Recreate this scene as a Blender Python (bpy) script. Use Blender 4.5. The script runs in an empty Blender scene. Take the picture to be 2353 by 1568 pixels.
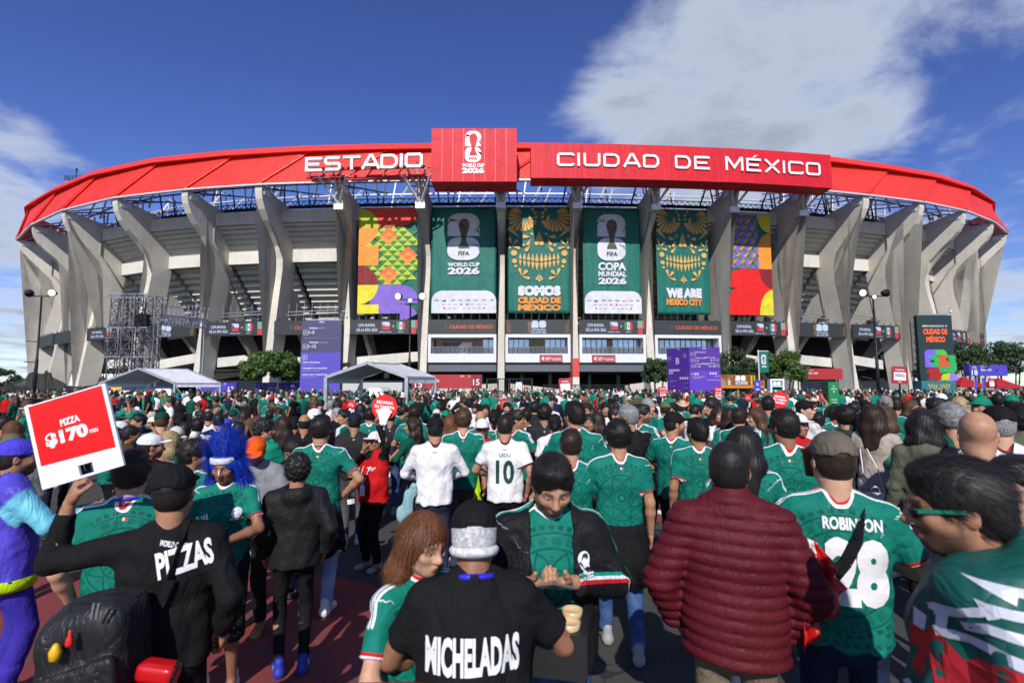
import bpy, bmesh, math, random
import numpy as np
from mathutils import Vector, Matrix
from mathutils.bvhtree import BVHTree
R = math.radians
rng = random.Random(7)
np.random.seed(7)
SC = bpy.context.scene
COL = SC.collection
# ------------------------------------------------------------------ camera, sky, sun, exposure
CAM_H = 2.1
PITCH = math.atan((885 - 784) / 1176.0)
cam = bpy.data.cameras.new('camera')
cam.lens = 18.0
cam.sensor_width = 36.0
cam.clip_start = 0.05
cam.clip_end = 6000
cam.dof.use_dof = True
cam.dof.focus_distance = 9
cam.dof.aperture_fstop = 2.8
camo = bpy.data.objects.new('camera', cam)
camo.location = (0, 0, CAM_H)
camo.rotation_euler = (R(90) + PITCH, 0, 0)
COL.objects.link(camo)
SC.camera = camo
SUN_EL, SUN_AZ = R(36), R(-6)          # azimuth: direction the light comes from, 0 = straight behind the camera
world = bpy.data.worlds.new('World')
SC.world = world
world.use_nodes = True
SC.view_settings.view_transform = 'Standard'
SC.view_settings.look = 'None'
SC.view_settings.exposure = 0.1
SC.view_settings.gamma = 1.0
SC.view_settings.use_curve_mapping = False
SC.cycles.max_bounces = 5
SC.cycles.diffuse_bounces = 2
SC.cycles.glossy_bounces = 2
SC.cycles.transmission_bounces = 2
SC.cycles.transparent_max_bounces = 6
SC.cycles.use_adaptive_sampling = True
SC.cycles.adaptive_threshold = .03
SC.cycles.caustics_reflective = False
SC.cycles.caustics_refractive = False
class NB:
 def __init__(s, tree):
  s.t = tree
  s.n = tree.nodes
  s.l = tree.links
 def node(s, typ, **kw):
  n = s.n.new(typ)
  for k, v in kw.items():
   setattr(n, k, v)
  return n
 def put(s, sock, v):
  if isinstance(v, bpy.types.NodeSocket):
   s.l.new(v, sock)
  else:
   if hasattr(sock.default_value, '__len__') and not hasattr(v, '__len__'):
    v = (v, v, v)
   if sock.type == 'RGBA' and len(v) == 3:
    v = (*v, 1)
   sock.default_value = v
 def m(s, op, a, b=None, c=None):
  n = s.node('ShaderNodeMath', operation=op)
  s.put(n.inputs[0], a)
  if b is not None:
   s.put(n.inputs[1], b)
  if c is not None:
   s.put(n.inputs[2], c)
  return n.outputs[0]
 def v(s, op, a, b=None):
  n = s.node('ShaderNodeVectorMath', operation=op)
  s.put(n.inputs[0], a)
  if b is not None:
   s.put(n.inputs[1], b)
  return n.outputs['Value' if op in ('DOT_PRODUCT', 'LENGTH', 'DISTANCE') else 0]
 def sep(s, v):
  n = s.node('ShaderNodeSeparateXYZ')
  s.put(n.inputs[0], v)
  return n.outputs
 def comb(s, x, y, z):
  n = s.node('ShaderNodeCombineXYZ')
  for i, q in enumerate((x, y, z)):
   s.put(n.inputs[i], q)
  return n.outputs[0]
 def mix(s, f, a, b):
  n = s.node('ShaderNodeMix', data_type='RGBA')
  s.put(n.inputs[0], f)
  s.put(n.inputs[6], a)
  s.put(n.inputs[7], b)
  return n.outputs[2]
 def noise(s, vec, scale, detail=4, rough=.55, dist=0):
  n = s.node('ShaderNodeTexNoise')
  if vec is not None:
   s.l.new(vec, n.inputs['Vector'])
  n.inputs['Scale'].default_value = scale
  n.inputs['Detail'].default_value = detail
  n.inputs['Roughness'].default_value = rough
  n.inputs['Distortion'].default_value = dist
  return n.outputs[0]
 def ramp(s, f, lo, hi, a=0., b=1., smooth=True):
  n = s.node('ShaderNodeMapRange')
  n.interpolation_type = 'SMOOTHSTEP' if smooth else 'LINEAR'
  s.put(n.inputs[0], f)
  for i, q in enumerate((lo, hi, a, b)):
   n.inputs[1 + i].default_value = q
  return n.outputs[0]
 def band(s, x, lo, hi):
  return s.m('MULTIPLY', s.m('GREATER_THAN', x, lo), s.m('LESS_THAN', x, hi))
 def attr(s, name):
  return s.node('ShaderNodeAttribute', attribute_name=name).outputs['Fac']
def build_world():
 nt = world.node_tree
 for n in list(nt.nodes):
  nt.nodes.remove(n)
 b = NB(nt)
 out = b.node('ShaderNodeOutputWorld')
 bg = b.node('ShaderNodeBackground')
 sky = b.node('ShaderNodeTexSky', sky_type='NISHITA')
 sky.sun_disc = False
 sky.sun_elevation = SUN_EL
 sky.sun_rotation = math.pi + SUN_AZ
 sky.altitude = 2240
 sky.air_density = 1.0
 sky.dust_density = 0.4
 sky.ozone_density = 2.5
 hs = b.node('ShaderNodeHueSaturation')
 hs.inputs['Saturation'].default_value = SKY_SAT
 hs.inputs['Hue'].default_value = SKY_HUE
 hs.inputs['Value'].default_value = SKY_VAL
 b.l.new(sky.outputs[0], hs.inputs['Color'])
 co = b.node('ShaderNodeTexCoord').outputs['Generated']
 d = b.v('NORMALIZE', co)
 sx, sy, sz = b.sep(d)
 zz = b.m('MAXIMUM', b.m('ADD', sz, .10), .03)
 p = b.comb(b.m('DIVIDE', sx, zz), b.m('DIVIDE', sy, zz), 0)      # cloud layer seen in perspective
 n1 = b.noise(p, 1.9, 6, .60, .35)
 n2 = b.noise(b.v('ADD', p, (7.3, 2.1, 0)), .5, 2, .5)
 cov = b.m('ADD', b.m('MULTIPLY', n1, 1.35), b.m('MULTIPLY', n2, .30))
 def lobe(x, y, z, w, amp):
  v = Vector((x, y, z)).normalized()
  dt = b.v('DOT_PRODUCT', d, tuple(v))
  return b.m('MULTIPLY', b.ramp(dt, math.cos(w), 1.0), amp)
 for a in CLOUDS:
  cov = b.m('ADD', cov, lobe(*a))
 mask = b.ramp(cov, .76, 1.22)
 core = b.ramp(cov, 1.0, 1.42)
 ccol = b.mix(core, (3.9, 4.3, 5.1), (2.3, 2.65, 3.3))
 base = hs.outputs[0]
 col = b.mix(b.m('MULTIPLY', mask, .95), base, ccol)
 b.l.new(col, bg.inputs[0])
 bg.inputs[1].default_value = SKY_STR
 b.l.new(bg.outputs[0], out.inputs[0])
SKY_SAT, SKY_HUE, SKY_VAL, SKY_STR = 1.2, .522, .92, .15
CLOUDS = [(.60, 1, .56, R(24), .22), (.30, 1, .68, R(11), .16), (.14, 1, .50, R(12), .27), (.40, 1, .42, R(9), .10), (.80, 1, .36, R(13), .08), (-.95, 1, .40, R(9), .42),
          (-1.0, .9, .10, R(10), .22), (1.05, 1, .14, R(10), .18), (-.35, 1, .62, R(34), -.55), (1.02, 1, .44, R(12), -.22), (.98, 1, .72, R(9), -.12)]
build_world()
sun = bpy.data.lights.new('sun', 'SUN')
sun.energy = 4.5
sun.angle = R(.5)
sun.color = (1, .955, .89)
suno = bpy.data.objects.new('sun', sun)
suno.rotation_euler = (R(90) - SUN_EL, 0, SUN_AZ)
suno.location = (0, -40, 80)
COL.objects.link(suno)
# ------------------------------------------------------------------ helpers
def tag(o, label=None, cat=None, group=None, kind=None):
 for k, v in (('label', label), ('category', cat), ('group', group), ('kind', kind)):
  if v:
   o[k] = v
 return o
def link(name, me, parent=None, mats=None):
 o = bpy.data.objects.new(name, me)
 COL.objects.link(o)
 if parent is not None:
  o.parent = parent
 if mats is not None and me is not None:
  for m in (mats if isinstance(mats, (list, tuple)) else [mats]):
   me.materials.append(m)
 return o
def empty(name, loc=(0, 0, 0), rz=0, label=None, cat=None, group=None, kind=None):
 o = bpy.data.objects.new(name, None)
 o.empty_display_size = .2
 COL.objects.link(o)
 o.location = loc
 o.rotation_euler = (0, 0, rz)
 return tag(o, label, cat, group, kind)
def obm(name, bm, mat, parent=None, smooth=False):
 me = bpy.data.meshes.new(name)
 bmesh.ops.recalc_face_normals(bm, faces=bm.faces)
 bm.to_mesh(me)
 bm.free()
 if smooth:
  me.polygons.foreach_set('use_smooth', [True] * len(me.polygons))
 return link(name, me, parent, mat)
def hexa(bm, c, mi=0):
 v = [bm.verts.new(p) for p in c]
 for f in ((0, 3, 2, 1), (4, 5, 6, 7), (0, 1, 5, 4), (1, 2, 6, 5), (2, 3, 7, 6), (3, 0, 4, 7)):
  fc = bm.faces.new([v[i] for i in f])
  fc.material_index = mi
def box(bm, x0, x1, y0, y1, z0, z1, mi=0, M=None):
 c = [(x0, y0, z0), (x1, y0, z0), (x1, y1, z0), (x0, y1, z0), (x0, y0, z1), (x1, y0, z1), (x1, y1, z1), (x0, y1, z1)]
 if M is not None:
  c = [M @ Vector(p) for p in c]
 hexa(bm, c, mi)
def bar(bm, a, b, w, h=None, n=4, mi=0):
 a, b = Vector(a), Vector(b)
 d = (b - a)
 if d.length < 1e-6:
  return
 d.normalize()
 up = Vector((0, 0, 1)) if abs(d.z) < .95 else Vector((0, 1, 0))
 s = d.cross(up).normalized()
 u = s.cross(d).normalized()
 h = h or w
 off = math.pi / n
 ring = [(math.cos(off + 2 * math.pi * i / n), math.sin(off + 2 * math.pi * i / n)) for i in range(n)]
 k = 1 / math.cos(math.pi / n) if n == 4 else 1
 A = [bm.verts.new(a + s * (x * w * .5 * k) + u * (y * h * .5 * k)) for x, y in ring]
 B = [bm.verts.new(b + s * (x * w * .5 * k) + u * (y * h * .5 * k)) for x, y in ring]
 for i in range(n):
  f = bm.faces.new((A[i], A[(i + 1) % n], B[(i + 1) % n], B[i]))
  f.material_index = mi
 bm.faces.new(A[::-1]).material_index = mi
 bm.faces.new(B).material_index = mi
def tube(bm, pts, rad, n=8, mi=0):
 pts = [Vector(p) for p in pts]
 rs = rad if hasattr(rad, '__len__') else [rad] * len(pts)
 rings = []
 for i, p in enumerate(pts):
  d = (pts[min(i + 1, len(pts) - 1)] - pts[max(i - 1, 0)]).normalized()
  up = Vector((0, 0, 1)) if abs(d.z) < .9 else Vector((0, 1, 0))
  s = d.cross(up).normalized()
  u = s.cross(d)
  rings.append([bm.verts.new(p + (s * math.cos(2 * math.pi * j / n) + u * math.sin(2 * math.pi * j / n)) * rs[i]) for j in range(n)])
 for A, B in zip(rings, rings[1:]):
  for j in range(n):
   f = bm.faces.new((A[j], A[(j + 1) % n], B[(j + 1) % n], B[j]))
   f.material_index = mi
   f.smooth = True
 bm.faces.new(rings[0][::-1]).material_index = mi
 bm.faces.new(rings[-1]).material_index = mi
def lathe(bm, prof, c=(0, 0, 0), n=16, mi=0, M=None):
 rings = []
 for r, z in prof:
  ring = []
  for j in range(n):
   p = Vector((c[0] + r * math.cos(2 * math.pi * j / n), c[1] + r * math.sin(2 * math.pi * j / n), c[2] + z))
   ring.append(bm.verts.new(M @ p if M is not None else p))
  rings.append(ring)
 for A, B in zip(rings, rings[1:]):
  for j in range(n):
   f = bm.faces.new((A[j], A[(j + 1) % n], B[(j + 1) % n], B[j]))
   f.material_index = mi
   f.smooth = True
 bm.faces.new(rings[0][::-1]).material_index = mi
 bm.faces.new(rings[-1]).material_index = mi
def PV(vx, vy, Y):
 c, s = math.cos(PITCH), math.sin(PITCH)
 kx, ky = (vx - 1176) / 1176, (784 - vy) / 1176
 dz = Y * (s + ky * c) / (c - ky * s)
 return Vector((kx * (Y * c + dz * s), Y, dz + CAM_H))
class Frame:
 def __init__(s, o, x, u):
  s.o, s.x, s.u = Vector(o), Vector(x).normalized(), Vector(u).normalized()
  s.n = s.x.cross(s.u).normalized()
 def p(s, a, b, off=0.):
  return s.o + s.x * a + s.u * b + s.n * off
def flat(bm, fr, pts, off=.02, mi=0):
 vs = [bm.verts.new(fr.p(x, y, off)) for x, y in pts]
 try:
  f = bm.faces.new(vs)
 except ValueError:
  return
 f.material_index = mi
 f.normal_update()
 if f.normal.dot(fr.n) < 0:
  f.normal_flip()
def flat_obj(name, fr, polys, mat, parent, off=.02):
 bm = bmesh.new()
 for p in polys:
  flat(bm, fr, p, off)
 bmesh.ops.triangulate(bm, faces=bm.faces[:], ngon_method='EAR_CLIP')
 me = bpy.data.meshes.new(name)
 bm.to_mesh(me)
 bm.free()
 return link(name, me, parent, mat)
def rect(x0, x1, y0, y1):
 return [(x0, y0), (x1, y0), (x1, y1), (x0, y1)]
def circ(cx, cy, r, n=20, a0=0, a1=2 * math.pi, ry=None):
 ry = ry or r
 m = n if abs(a1 - a0 - 2 * math.pi) < 1e-6 else n + 1
 return [(cx + r * math.cos(a0 + (a1 - a0) * i / n), cy + ry * math.sin(a0 + (a1 - a0) * i / n)) for i in range(m)]
def rrect(x0, x1, y0, y1, r, n=5, corners=(1, 1, 1, 1)):
 P = []
 for (cx, cy, a, on, px, py) in ((x0 + r, y0 + r, math.pi, corners[0], x0, y0), (x1 - r, y0 + r, 1.5 * math.pi, corners[1], x1, y0),
         (x1 - r, y1 - r, 0, corners[2], x1, y1), (x0 + r, y1 - r, .5 * math.pi, corners[3], x0, y1)):
  if on:
   P += [(cx + r * math.cos(a + .5 * math.pi * i / n), cy + r * math.sin(a + .5 * math.pi * i / n)) for i in range(n + 1)]
  else:
   P.append((px, py))
 return P
_txt = {}
_TS = bpy.data.scenes.new('type_setting')
def text_geo(body, bold=0.0, res=3):
 key = (body, round(bold, 4), res)
 if key not in _txt:
  cu = bpy.data.curves.new('t', 'FONT')
  cu.body = body
  cu.resolution_u = res
  cu.offset = bold
  cu.fill_mode = 'FRONT'
  cu.dimensions = '2D'
  ob = bpy.data.objects.new('t', cu)
  _TS.collection.objects.link(ob)
  with bpy.context.temp_override(scene=_TS, view_layer=_TS.view_layers[0]):
   dg = bpy.context.evaluated_depsgraph_get()
   me = bpy.data.meshes.new_from_object(ob.evaluated_get(dg))
  V = [(v.co.x, v.co.y) for v in me.vertices]
  F = [tuple(p.vertices) for p in me.polygons]
  bpy.data.objects.remove(ob)
  bpy.data.curves.remove(cu)
  bpy.data.meshes.remove(me)
  _txt[key] = (V, F)
 return _txt[key]
def text_fit(body, x, y, h, align='L', xs=1.0, bold=.02, shear=0., width=None):
 V, F = text_geo(body, bold)
 if not V:
  return [], []
 s = h / .70
 x0, x1 = min(v[0] for v in V), max(v[0] for v in V)
 if width:
  xs = width / ((x1 - x0) * s)
 w = (x1 - x0) * s * xs
 ox = {'L': 0, 'C': -w / 2, 'R': -w}[align]
 return [(x + ox + (a - x0) * s * xs + shear * b * s, y + b * s) for a, b in V], F
def text_obj(name, fr, items, mat, parent, off=.02, solid=0.):
 VV, FF = [], []
 for it in items:
  kw = it[4] if len(it) > 4 else {}
  V, F = text_fit(*it[:4], **kw)
  b = len(VV)
  VV += [tuple(fr.p(x, y, off)) for x, y in V]
  FF += [tuple(i + b for i in f) for f in F]
 if not VV:
  return None
 me = bpy.data.meshes.new(name)
 me.from_pydata(VV, [], FF)
 if solid:
  bm = bmesh.new()
  bm.from_mesh(me)
  bmesh.ops.remove_doubles(bm, verts=bm.verts, dist=1e-4)
  r = bmesh.ops.extrude_face_region(bm, geom=bm.faces[:])
  vs = [g for g in r['geom'] if isinstance(g, bmesh.types.BMVert)]
  bmesh.ops.translate(bm, verts=vs, vec=fr.n * solid)
  bmesh.ops.recalc_face_normals(bm, faces=bm.faces)
  bm.to_mesh(me)
  bm.free()
 return link(name, me, parent, mat)
def stroke(pts, w, closed=False):
 P = [Vector(p) for p in pts]
 n = len(P)
 L = []
 for i in range(n):
  a = P[i - 1] if (i > 0 or closed) else None
  b = P[(i + 1) % n] if (i < n - 1 or closed) else None
  d1 = (P[i] - a).normalized() if a is not None else None
  d2 = (b - P[i]).normalized() if b is not None else None
  d1 = d1 or d2
  d2 = d2 or d1
  n1, n2 = Vector((-d1.y, d1.x)), Vector((-d2.y, d2.x))
  m = (n1 + n2)
  m = m.normalized() if m.length > 1e-5 else n1
  k = 1 / max(.35, m.dot(n1))
  L.append((P[i] + m * (w / 2 * k), P[i] - m * (w / 2 * k)))
 Q = []
 for i in range(n if closed else n - 1):
  (a, b), (c, d) = L[i], L[(i + 1) % n]
  Q.append([tuple(a), tuple(b), tuple(d), tuple(c)])
 return Q
def rnd_corner(pts, r, closed=True, n=3):
 out = []
 N = len(pts)
 for i in range(N):
  p = Vector(pts[i])
  if not closed and i in (0, N - 1):
   out.append(tuple(p))
   continue
  a, b = Vector(pts[i - 1]), Vector(pts[(i + 1) % N])
  ra = min(r, (a - p).length * .5)
  rb = min(r, (b - p).length * .5)
  A, B = p + (a - p).normalized() * ra, p + (b - p).normalized() * rb
  for k in range(n + 1):
   t = k / n
   out.append(tuple(A * (1 - t) ** 2 + p * 2 * t * (1 - t) + B * t * t))
 return out
# ------------------------------------------------------------------ materials
MATS = {}
def mat(name, col, rough=.6, metal=0., var=0., vscale=3., bump=0., bscale=30., emit=0., spec=.5, streak=False, sheen=0., coat=0., alpha=1.):
 if name in MATS:
  return MATS[name]
 m = bpy.data.materials.new(name)
 m.use_nodes = True
 nt = m.node_tree
 b = NB(nt)
 p = nt.nodes['Principled BSDF']
 p.inputs['Roughness'].default_value = rough
 p.inputs['Metallic'].default_value = metal
 p.inputs['Specular IOR Level'].default_value = spec
 p.inputs['Coat Weight'].default_value = coat
 p.inputs['Sheen Weight'].default_value = sheen
 p.inputs['Alpha'].default_value = alpha
 co = b.node('ShaderNodeTexCoord').outputs['Object']
 c = (*col, 1)
 if var:
  vec = b.v('MULTIPLY', co, (1, 1, .12)) if streak else co
  f = b.noise(vec, vscale, 5, .6)
  dark = tuple(max(0, x * (1 - var)) for x in col)
  lite = tuple(min(1, x * (1 + var * .6)) for x in col)
  cc = b.mix(b.ramp(f, .3, .7), dark, lite)
  b.l.new(cc, p.inputs['Base Color'])
  if emit:
   b.l.new(cc, p.inputs['Emission Color'])
 else:
  p.inputs['Base Color'].default_value = c
  p.inputs['Emission Color'].default_value = c
 p.inputs['Emission Strength'].default_value = emit
 if bump:
  bn = b.node('ShaderNodeBump')
  bn.inputs['Strength'].default_value = bump
  bn.inputs['Distance'].default_value = 1.0 / bscale
  b.l.new(b.noise(co, bscale, 5, .6), bn.inputs['Height'])
  b.l.new(bn.outputs[0], p.inputs['Normal'])
 MATS[name] = m
 return m
def concrete(name, col, joint=True):
 if name in MATS:
  return MATS[name]
 m = bpy.data.materials.new(name)
 m.use_nodes = True
 b = NB(m.node_tree)
 p = m.node_tree.nodes['Principled BSDF']
 co = b.node('ShaderNodeTexCoord').outputs['Object']
 big = b.noise(co, .16, 5, .6)
 fine = b.noise(co, 3.5, 6, .65)
 st = b.noise(b.v('MULTIPLY', co, (1, 1, .05)), 1.3, 5, .65)
 f = b.m('ADD', b.m('MULTIPLY', big, .45), b.m('ADD', b.m('MULTIPLY', fine, .35), b.m('MULTIPLY', st, .2)))
 c = b.mix(b.ramp(f, .36, .64), tuple(x * .80 for x in col), tuple(min(1, x * 1.08) for x in col))
 z = b.sep(co)[2]
 if joint:
  jz = b.m('ABSOLUTE', b.m('SUBTRACT', b.m('FRACT', b.m('DIVIDE', z, 3.1)), .5))
  ln = b.m('MULTIPLY', b.m('LESS_THAN', jz, .008), b.ramp(big, .4, .6))
  c = b.mix(b.m('MULTIPLY', ln, .45), c, tuple(x * .45 for x in col))
 stn = b.ramp(st, .62, .78)
 c = b.mix(b.m('MULTIPLY', stn, .35), c, (col[0] * .55, col[1] * .5, col[2] * .42))
 b.l.new(c, p.inputs['Base Color'])
 p.inputs['Roughness'].default_value = .85
 p.inputs['Specular IOR Level'].default_value = .25
 bn = b.node('ShaderNodeBump')
 bn.inputs['Strength'].default_value = .25
 bn.inputs['Distance'].default_value = .06
 b.l.new(fine, bn.inputs['Height'])
 b.l.new(bn.outputs[0], p.inputs['Normal'])
 MATS[name] = m
 return m
def cloth_banner(name, col, rough=.55, spec=.35, scale=.55):
 if name in MATS:
  return MATS[name]
 m = bpy.data.materials.new(name)
 m.use_nodes = True
 b = NB(m.node_tree)
 p = m.node_tree.nodes['Principled BSDF']
 co = b.node('ShaderNodeTexCoord').outputs['Object']
 n = b.noise(b.v('MULTIPLY', co, (1, 1, .10)), scale * 2, 4, .6, .6)
 n2 = b.noise(co, scale, 4, .6, .8)
 c = b.mix(b.ramp(n2, .3, .7), tuple(x * .9 for x in col), tuple(min(1, x * 1.08) for x in col))
 b.l.new(c, p.inputs['Base Color'])
 p.inputs['Roughness'].default_value = rough
 p.inputs['Specular IOR Level'].default_value = spec
 bn = b.node('ShaderNodeBump')
 bn.inputs['Strength'].default_value = .5
 bn.inputs['Distance'].default_value = .35
 b.l.new(b.m('ADD', b.m('MULTIPLY', n, .7), b.m('MULTIPLY', n2, .4)), bn.inputs['Height'])
 b.l.new(bn.outputs[0], p.inputs['Normal'])
 MATS[name] = m
 return m
WHITE = mat('white_paint', (.78, .79, .80), .5, var=.06)
PRINTW = mat('white_print', (.66, .68, .72), .55, var=.05)
SCREENW = mat('screen_white', (.55, .57, .62), .5, emit=.25)
BLACKM = mat('black_metal', (.012, .013, .015), .45, .4, var=.3)
DARKM = mat('dark_steel', (.03, .028, .034), .5, .3, var=.3)
WHITEM = mat('white_steel', (.62, .63, .64), .45, .2, var=.12)
GALV = mat('galvanised_steel', (.36, .37, .39), .42, .7, var=.25, vscale=9)
ALU = mat('aluminium_frame', (.46, .48, .5), .38, .6, var=.15)
GLASSD = mat('tinted_glass', (.05, .06, .07), .06, 0, spec=.8)
GLASSB = mat('pale_glass', (.42, .47, .52), .06, .75, spec=1.0, var=.2, vscale=.5)
CONC = concrete('fair_faced_concrete', (.60, .565, .495))
CONCL = concrete('pale_sunlit_concrete', (.64, .615, .56), False)  # paler concrete: ring beam's sunlight put into the colour; ramp parapets share it
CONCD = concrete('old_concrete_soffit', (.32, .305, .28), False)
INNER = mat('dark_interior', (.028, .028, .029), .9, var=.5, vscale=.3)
REDP = mat('red_fascia_panel', (.76, .034, .022), .5, var=.16, vscale=.22, bump=.2, bscale=1.2)
REDT = cloth_banner('red_tarpaulin', (.58, .010, .022), .55, .3, .4)
# ------------------------------------------------------------------ ground
def ground():
 m = bpy.data.materials.new('asphalt')
 m.use_nodes = True
 b = NB(m.node_tree)
 p = m.node_tree.nodes['Principled BSDF']
 co = b.node('ShaderNodeTexCoord').outputs['Object']
 def cracks(sc, w):
  vn = b.node('ShaderNodeTexVoronoi', feature='DISTANCE_TO_EDGE')
  vn.inputs['Scale'].default_value = sc
  wob = b.node('ShaderNodeTexNoise')
  wob.inputs['Scale'].default_value = sc * 3
  wob.inputs['Detail'].default_value = 4
  b.l.new(co, wob.inputs['Vector'])
  b.l.new(b.v('ADD', co, b.v('MULTIPLY', wob.outputs[1], (.5 / sc, .5 / sc, 0))), vn.inputs['Vector'])
  return b.m('LESS_THAN', vn.outputs[0], w)
 sp = b.noise(co, 95, 3, .7)
 sp2 = b.noise(co, 260, 2, .6)
 big = b.noise(co, .7, 5, .6)
 crk = b.m('MULTIPLY', cracks(1.1, .013), b.ramp(big, .42, .52))
 c = b.mix(b.ramp(sp, .35, .68), (.030, .029, .028), (.074, .071, .066))
 c = b.mix(b.m('MULTIPLY', b.ramp(sp2, .62, .72), .5), c, (.17, .16, .15))
 c = b.mix(b.ramp(big, .35, .7, 0, .45), c, (.045, .042, .038))
 c = b.mix(b.m('MULTIPLY', crk, .8), c, (.010, .010, .010))
 b.l.new(c, p.inputs['Base Color'])
 p.inputs['Roughness'].default_value = .88
 bn = b.node('ShaderNodeBump')
 bn.inputs['Strength'].default_value = .5
 bn.inputs['Distance'].default_value = .006
 b.l.new(b.m('SUBTRACT', sp, b.m('MULTIPLY', crk, .8)), bn.inputs['Height'])
 b.l.new(bn.outputs[0], p.inputs['Normal'])
 bm = bmesh.new()
 flat(bm, Frame((0, 0, 0), (1, 0, 0), (0, 1, 0)), rect(-2500, 2500, -400, 3500), 0)
 tag(obm('plaza_ground', bm, m), 'grey cracked asphalt of the stadium forecourt', None, kind='structure')
 pm = bpy.data.materials.new('worn_red_ground_paint')
 pm.use_nodes = True
 b = NB(pm.node_tree)
 p = pm.node_tree.nodes['Principled BSDF']
 co = b.node('ShaderNodeTexCoord').outputs['Object']
 sp = b.noise(co, 80, 4, .7)
 big = b.noise(co, 1.7, 6, .65)
 c = b.mix(b.ramp(sp, .3, .7), (.15, .022, .022), (.25, .045, .042))
 c = b.mix(b.ramp(b.m('ADD', big, b.m('MULTIPLY', sp, .35)), .70, .80, 0, .7), c, (.07, .06, .058))
 b.l.new(c, p.inputs['Base Color'])
 p.inputs['Roughness'].default_value = .8
 bn = b.node('ShaderNodeBump')
 bn.inputs['Strength'].default_value = .4
 bn.inputs['Distance'].default_value = .005
 b.l.new(sp, bn.inputs['Height'])
 b.l.new(bn.outputs[0], p.inputs['Normal'])
 G = Frame((0, 0, 0), (1, 0, 0), (0, 1, 0))
 curve = [(-9, 5.9), (-5, 6.0), (-3.4, 6.05), (-2.4, 6.02), (-1.62, 5.72), (-1.1, 5.25), (-.72, 4.75), (-.45, 4.2), (-.36, 3.6), (-.5, 2.6), (-.8, 1.2), (-9, 1.2)]
 def ragged(P):
  out = []
  for a, b_ in zip(P, P[1:] + P[:1]):
   n = max(1, int(math.hypot(b_[0] - a[0], b_[1] - a[1]) / .12))
   out += [(a[0] + (b_[0] - a[0]) * i / n + rng.gauss(0, .012), a[1] + (b_[1] - a[1]) * i / n + rng.gauss(0, .012)) for i in range(n)]
  return out
 for i, pts in enumerate((curve, [(1.2, 8.6), (3.4, 7.6), (3.4, 8.9), (1.3, 10.2)], [(3.2, 6.1), (5.2, 5.6), (8, 5.5), (8, 6.4), (3.4, 7.0)])):
  bm = bmesh.new()
  flat(bm, G, ragged(pts), .004)
  bmesh.ops.triangulate(bm, faces=bm.faces[:])
  tag(obm('painted_ground_area', bm, pm), kind='structure')
 bm = bmesh.new()
 flat(bm, G, [(4.6, 7.2), (7.5, 6.9), (7.7, 8.6), (5.2, 9.2)], .004)
 tag(obm('painted_ground_area', bm, mat('worn_yellow_ground_paint', (.34, .22, .07), .8, var=.5, vscale=12)), kind='structure')
ground()
# ------------------------------------------------------------------ stadium
TOPS = {-10: (-122.5, 142), -9: (-121, 128.5), -8: (-116, 118), -7: (-102.4, 107), -6: (-88, 98), -5: (-72.6, 91.2), -4: (-57.4, 87.3), -3: (-43.3, 85), -2: (-29.3, 83.8),
  -1: (-15.4, 83.2), 0: (-1.9, 83.0), 1: (11.0, 83.2), 2: (24.4, 83.9), 3: (38.2, 85.1), 4: (51.2, 87.0), 5: (63.8, 89.8), 6: (76.6, 93.3),
  7: (88.9, 98.2), 8: (100.8, 105), 9: (111.3, 113), 10: (116.5, 124.5), 11: (118, 138)}
KS = sorted(TOPS)
def col_nrm(k):
 a, b = Vector(TOPS[max(k - 1, KS[0])]), Vector(TOPS[min(k + 1, KS[-1])])
 t = (b - a).normalized()
 return Vector((t.y, -t.x))
NRM = {k: col_nrm(k) for k in KS}
BASE = {k: Vector(TOPS[k]) - NRM[k] * 5 for k in KS}
def SP(k, u, r, z):
 k2 = min(k + 1, KS[-1])
 p = BASE[k].lerp(BASE[k2], u)
 n = NRM[k].lerp(NRM[k2], u).normalized()
 q = p + n * r
 return Vector((q.x, q.y, z))
stadium = empty('stadium', (0, 165, 0), label='huge round concrete stadium with curved outer fins and a bright red roof edge', cat='stadium')
def st(o):
 o.matrix_parent_inverse = stadium.matrix_world.inverted()
 return o
stadium.matrix_world = Matrix.Translation((0, 165, 0))
OUTER = [(1.2, 0), (.5, 5), (-.3, 12), (-1.2, 18), (-1.85, 21.5), (-2.0, 23.5), (-1.9, 25.2), (-1.2, 27.3), (.6, 29.2), (2.6, 30.9), (4.0, 32.4), (4.8, 33.9), (5.1, 35.2), (5.1, 36.3)]
INNERP = [(-2.4, 0), (-3.2, 8), (-4.6, 15), (-5.4, 20.5), (-5.9, 25), (-6.6, 27), (-7.2, 30), (-7, 34.6)]
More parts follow.
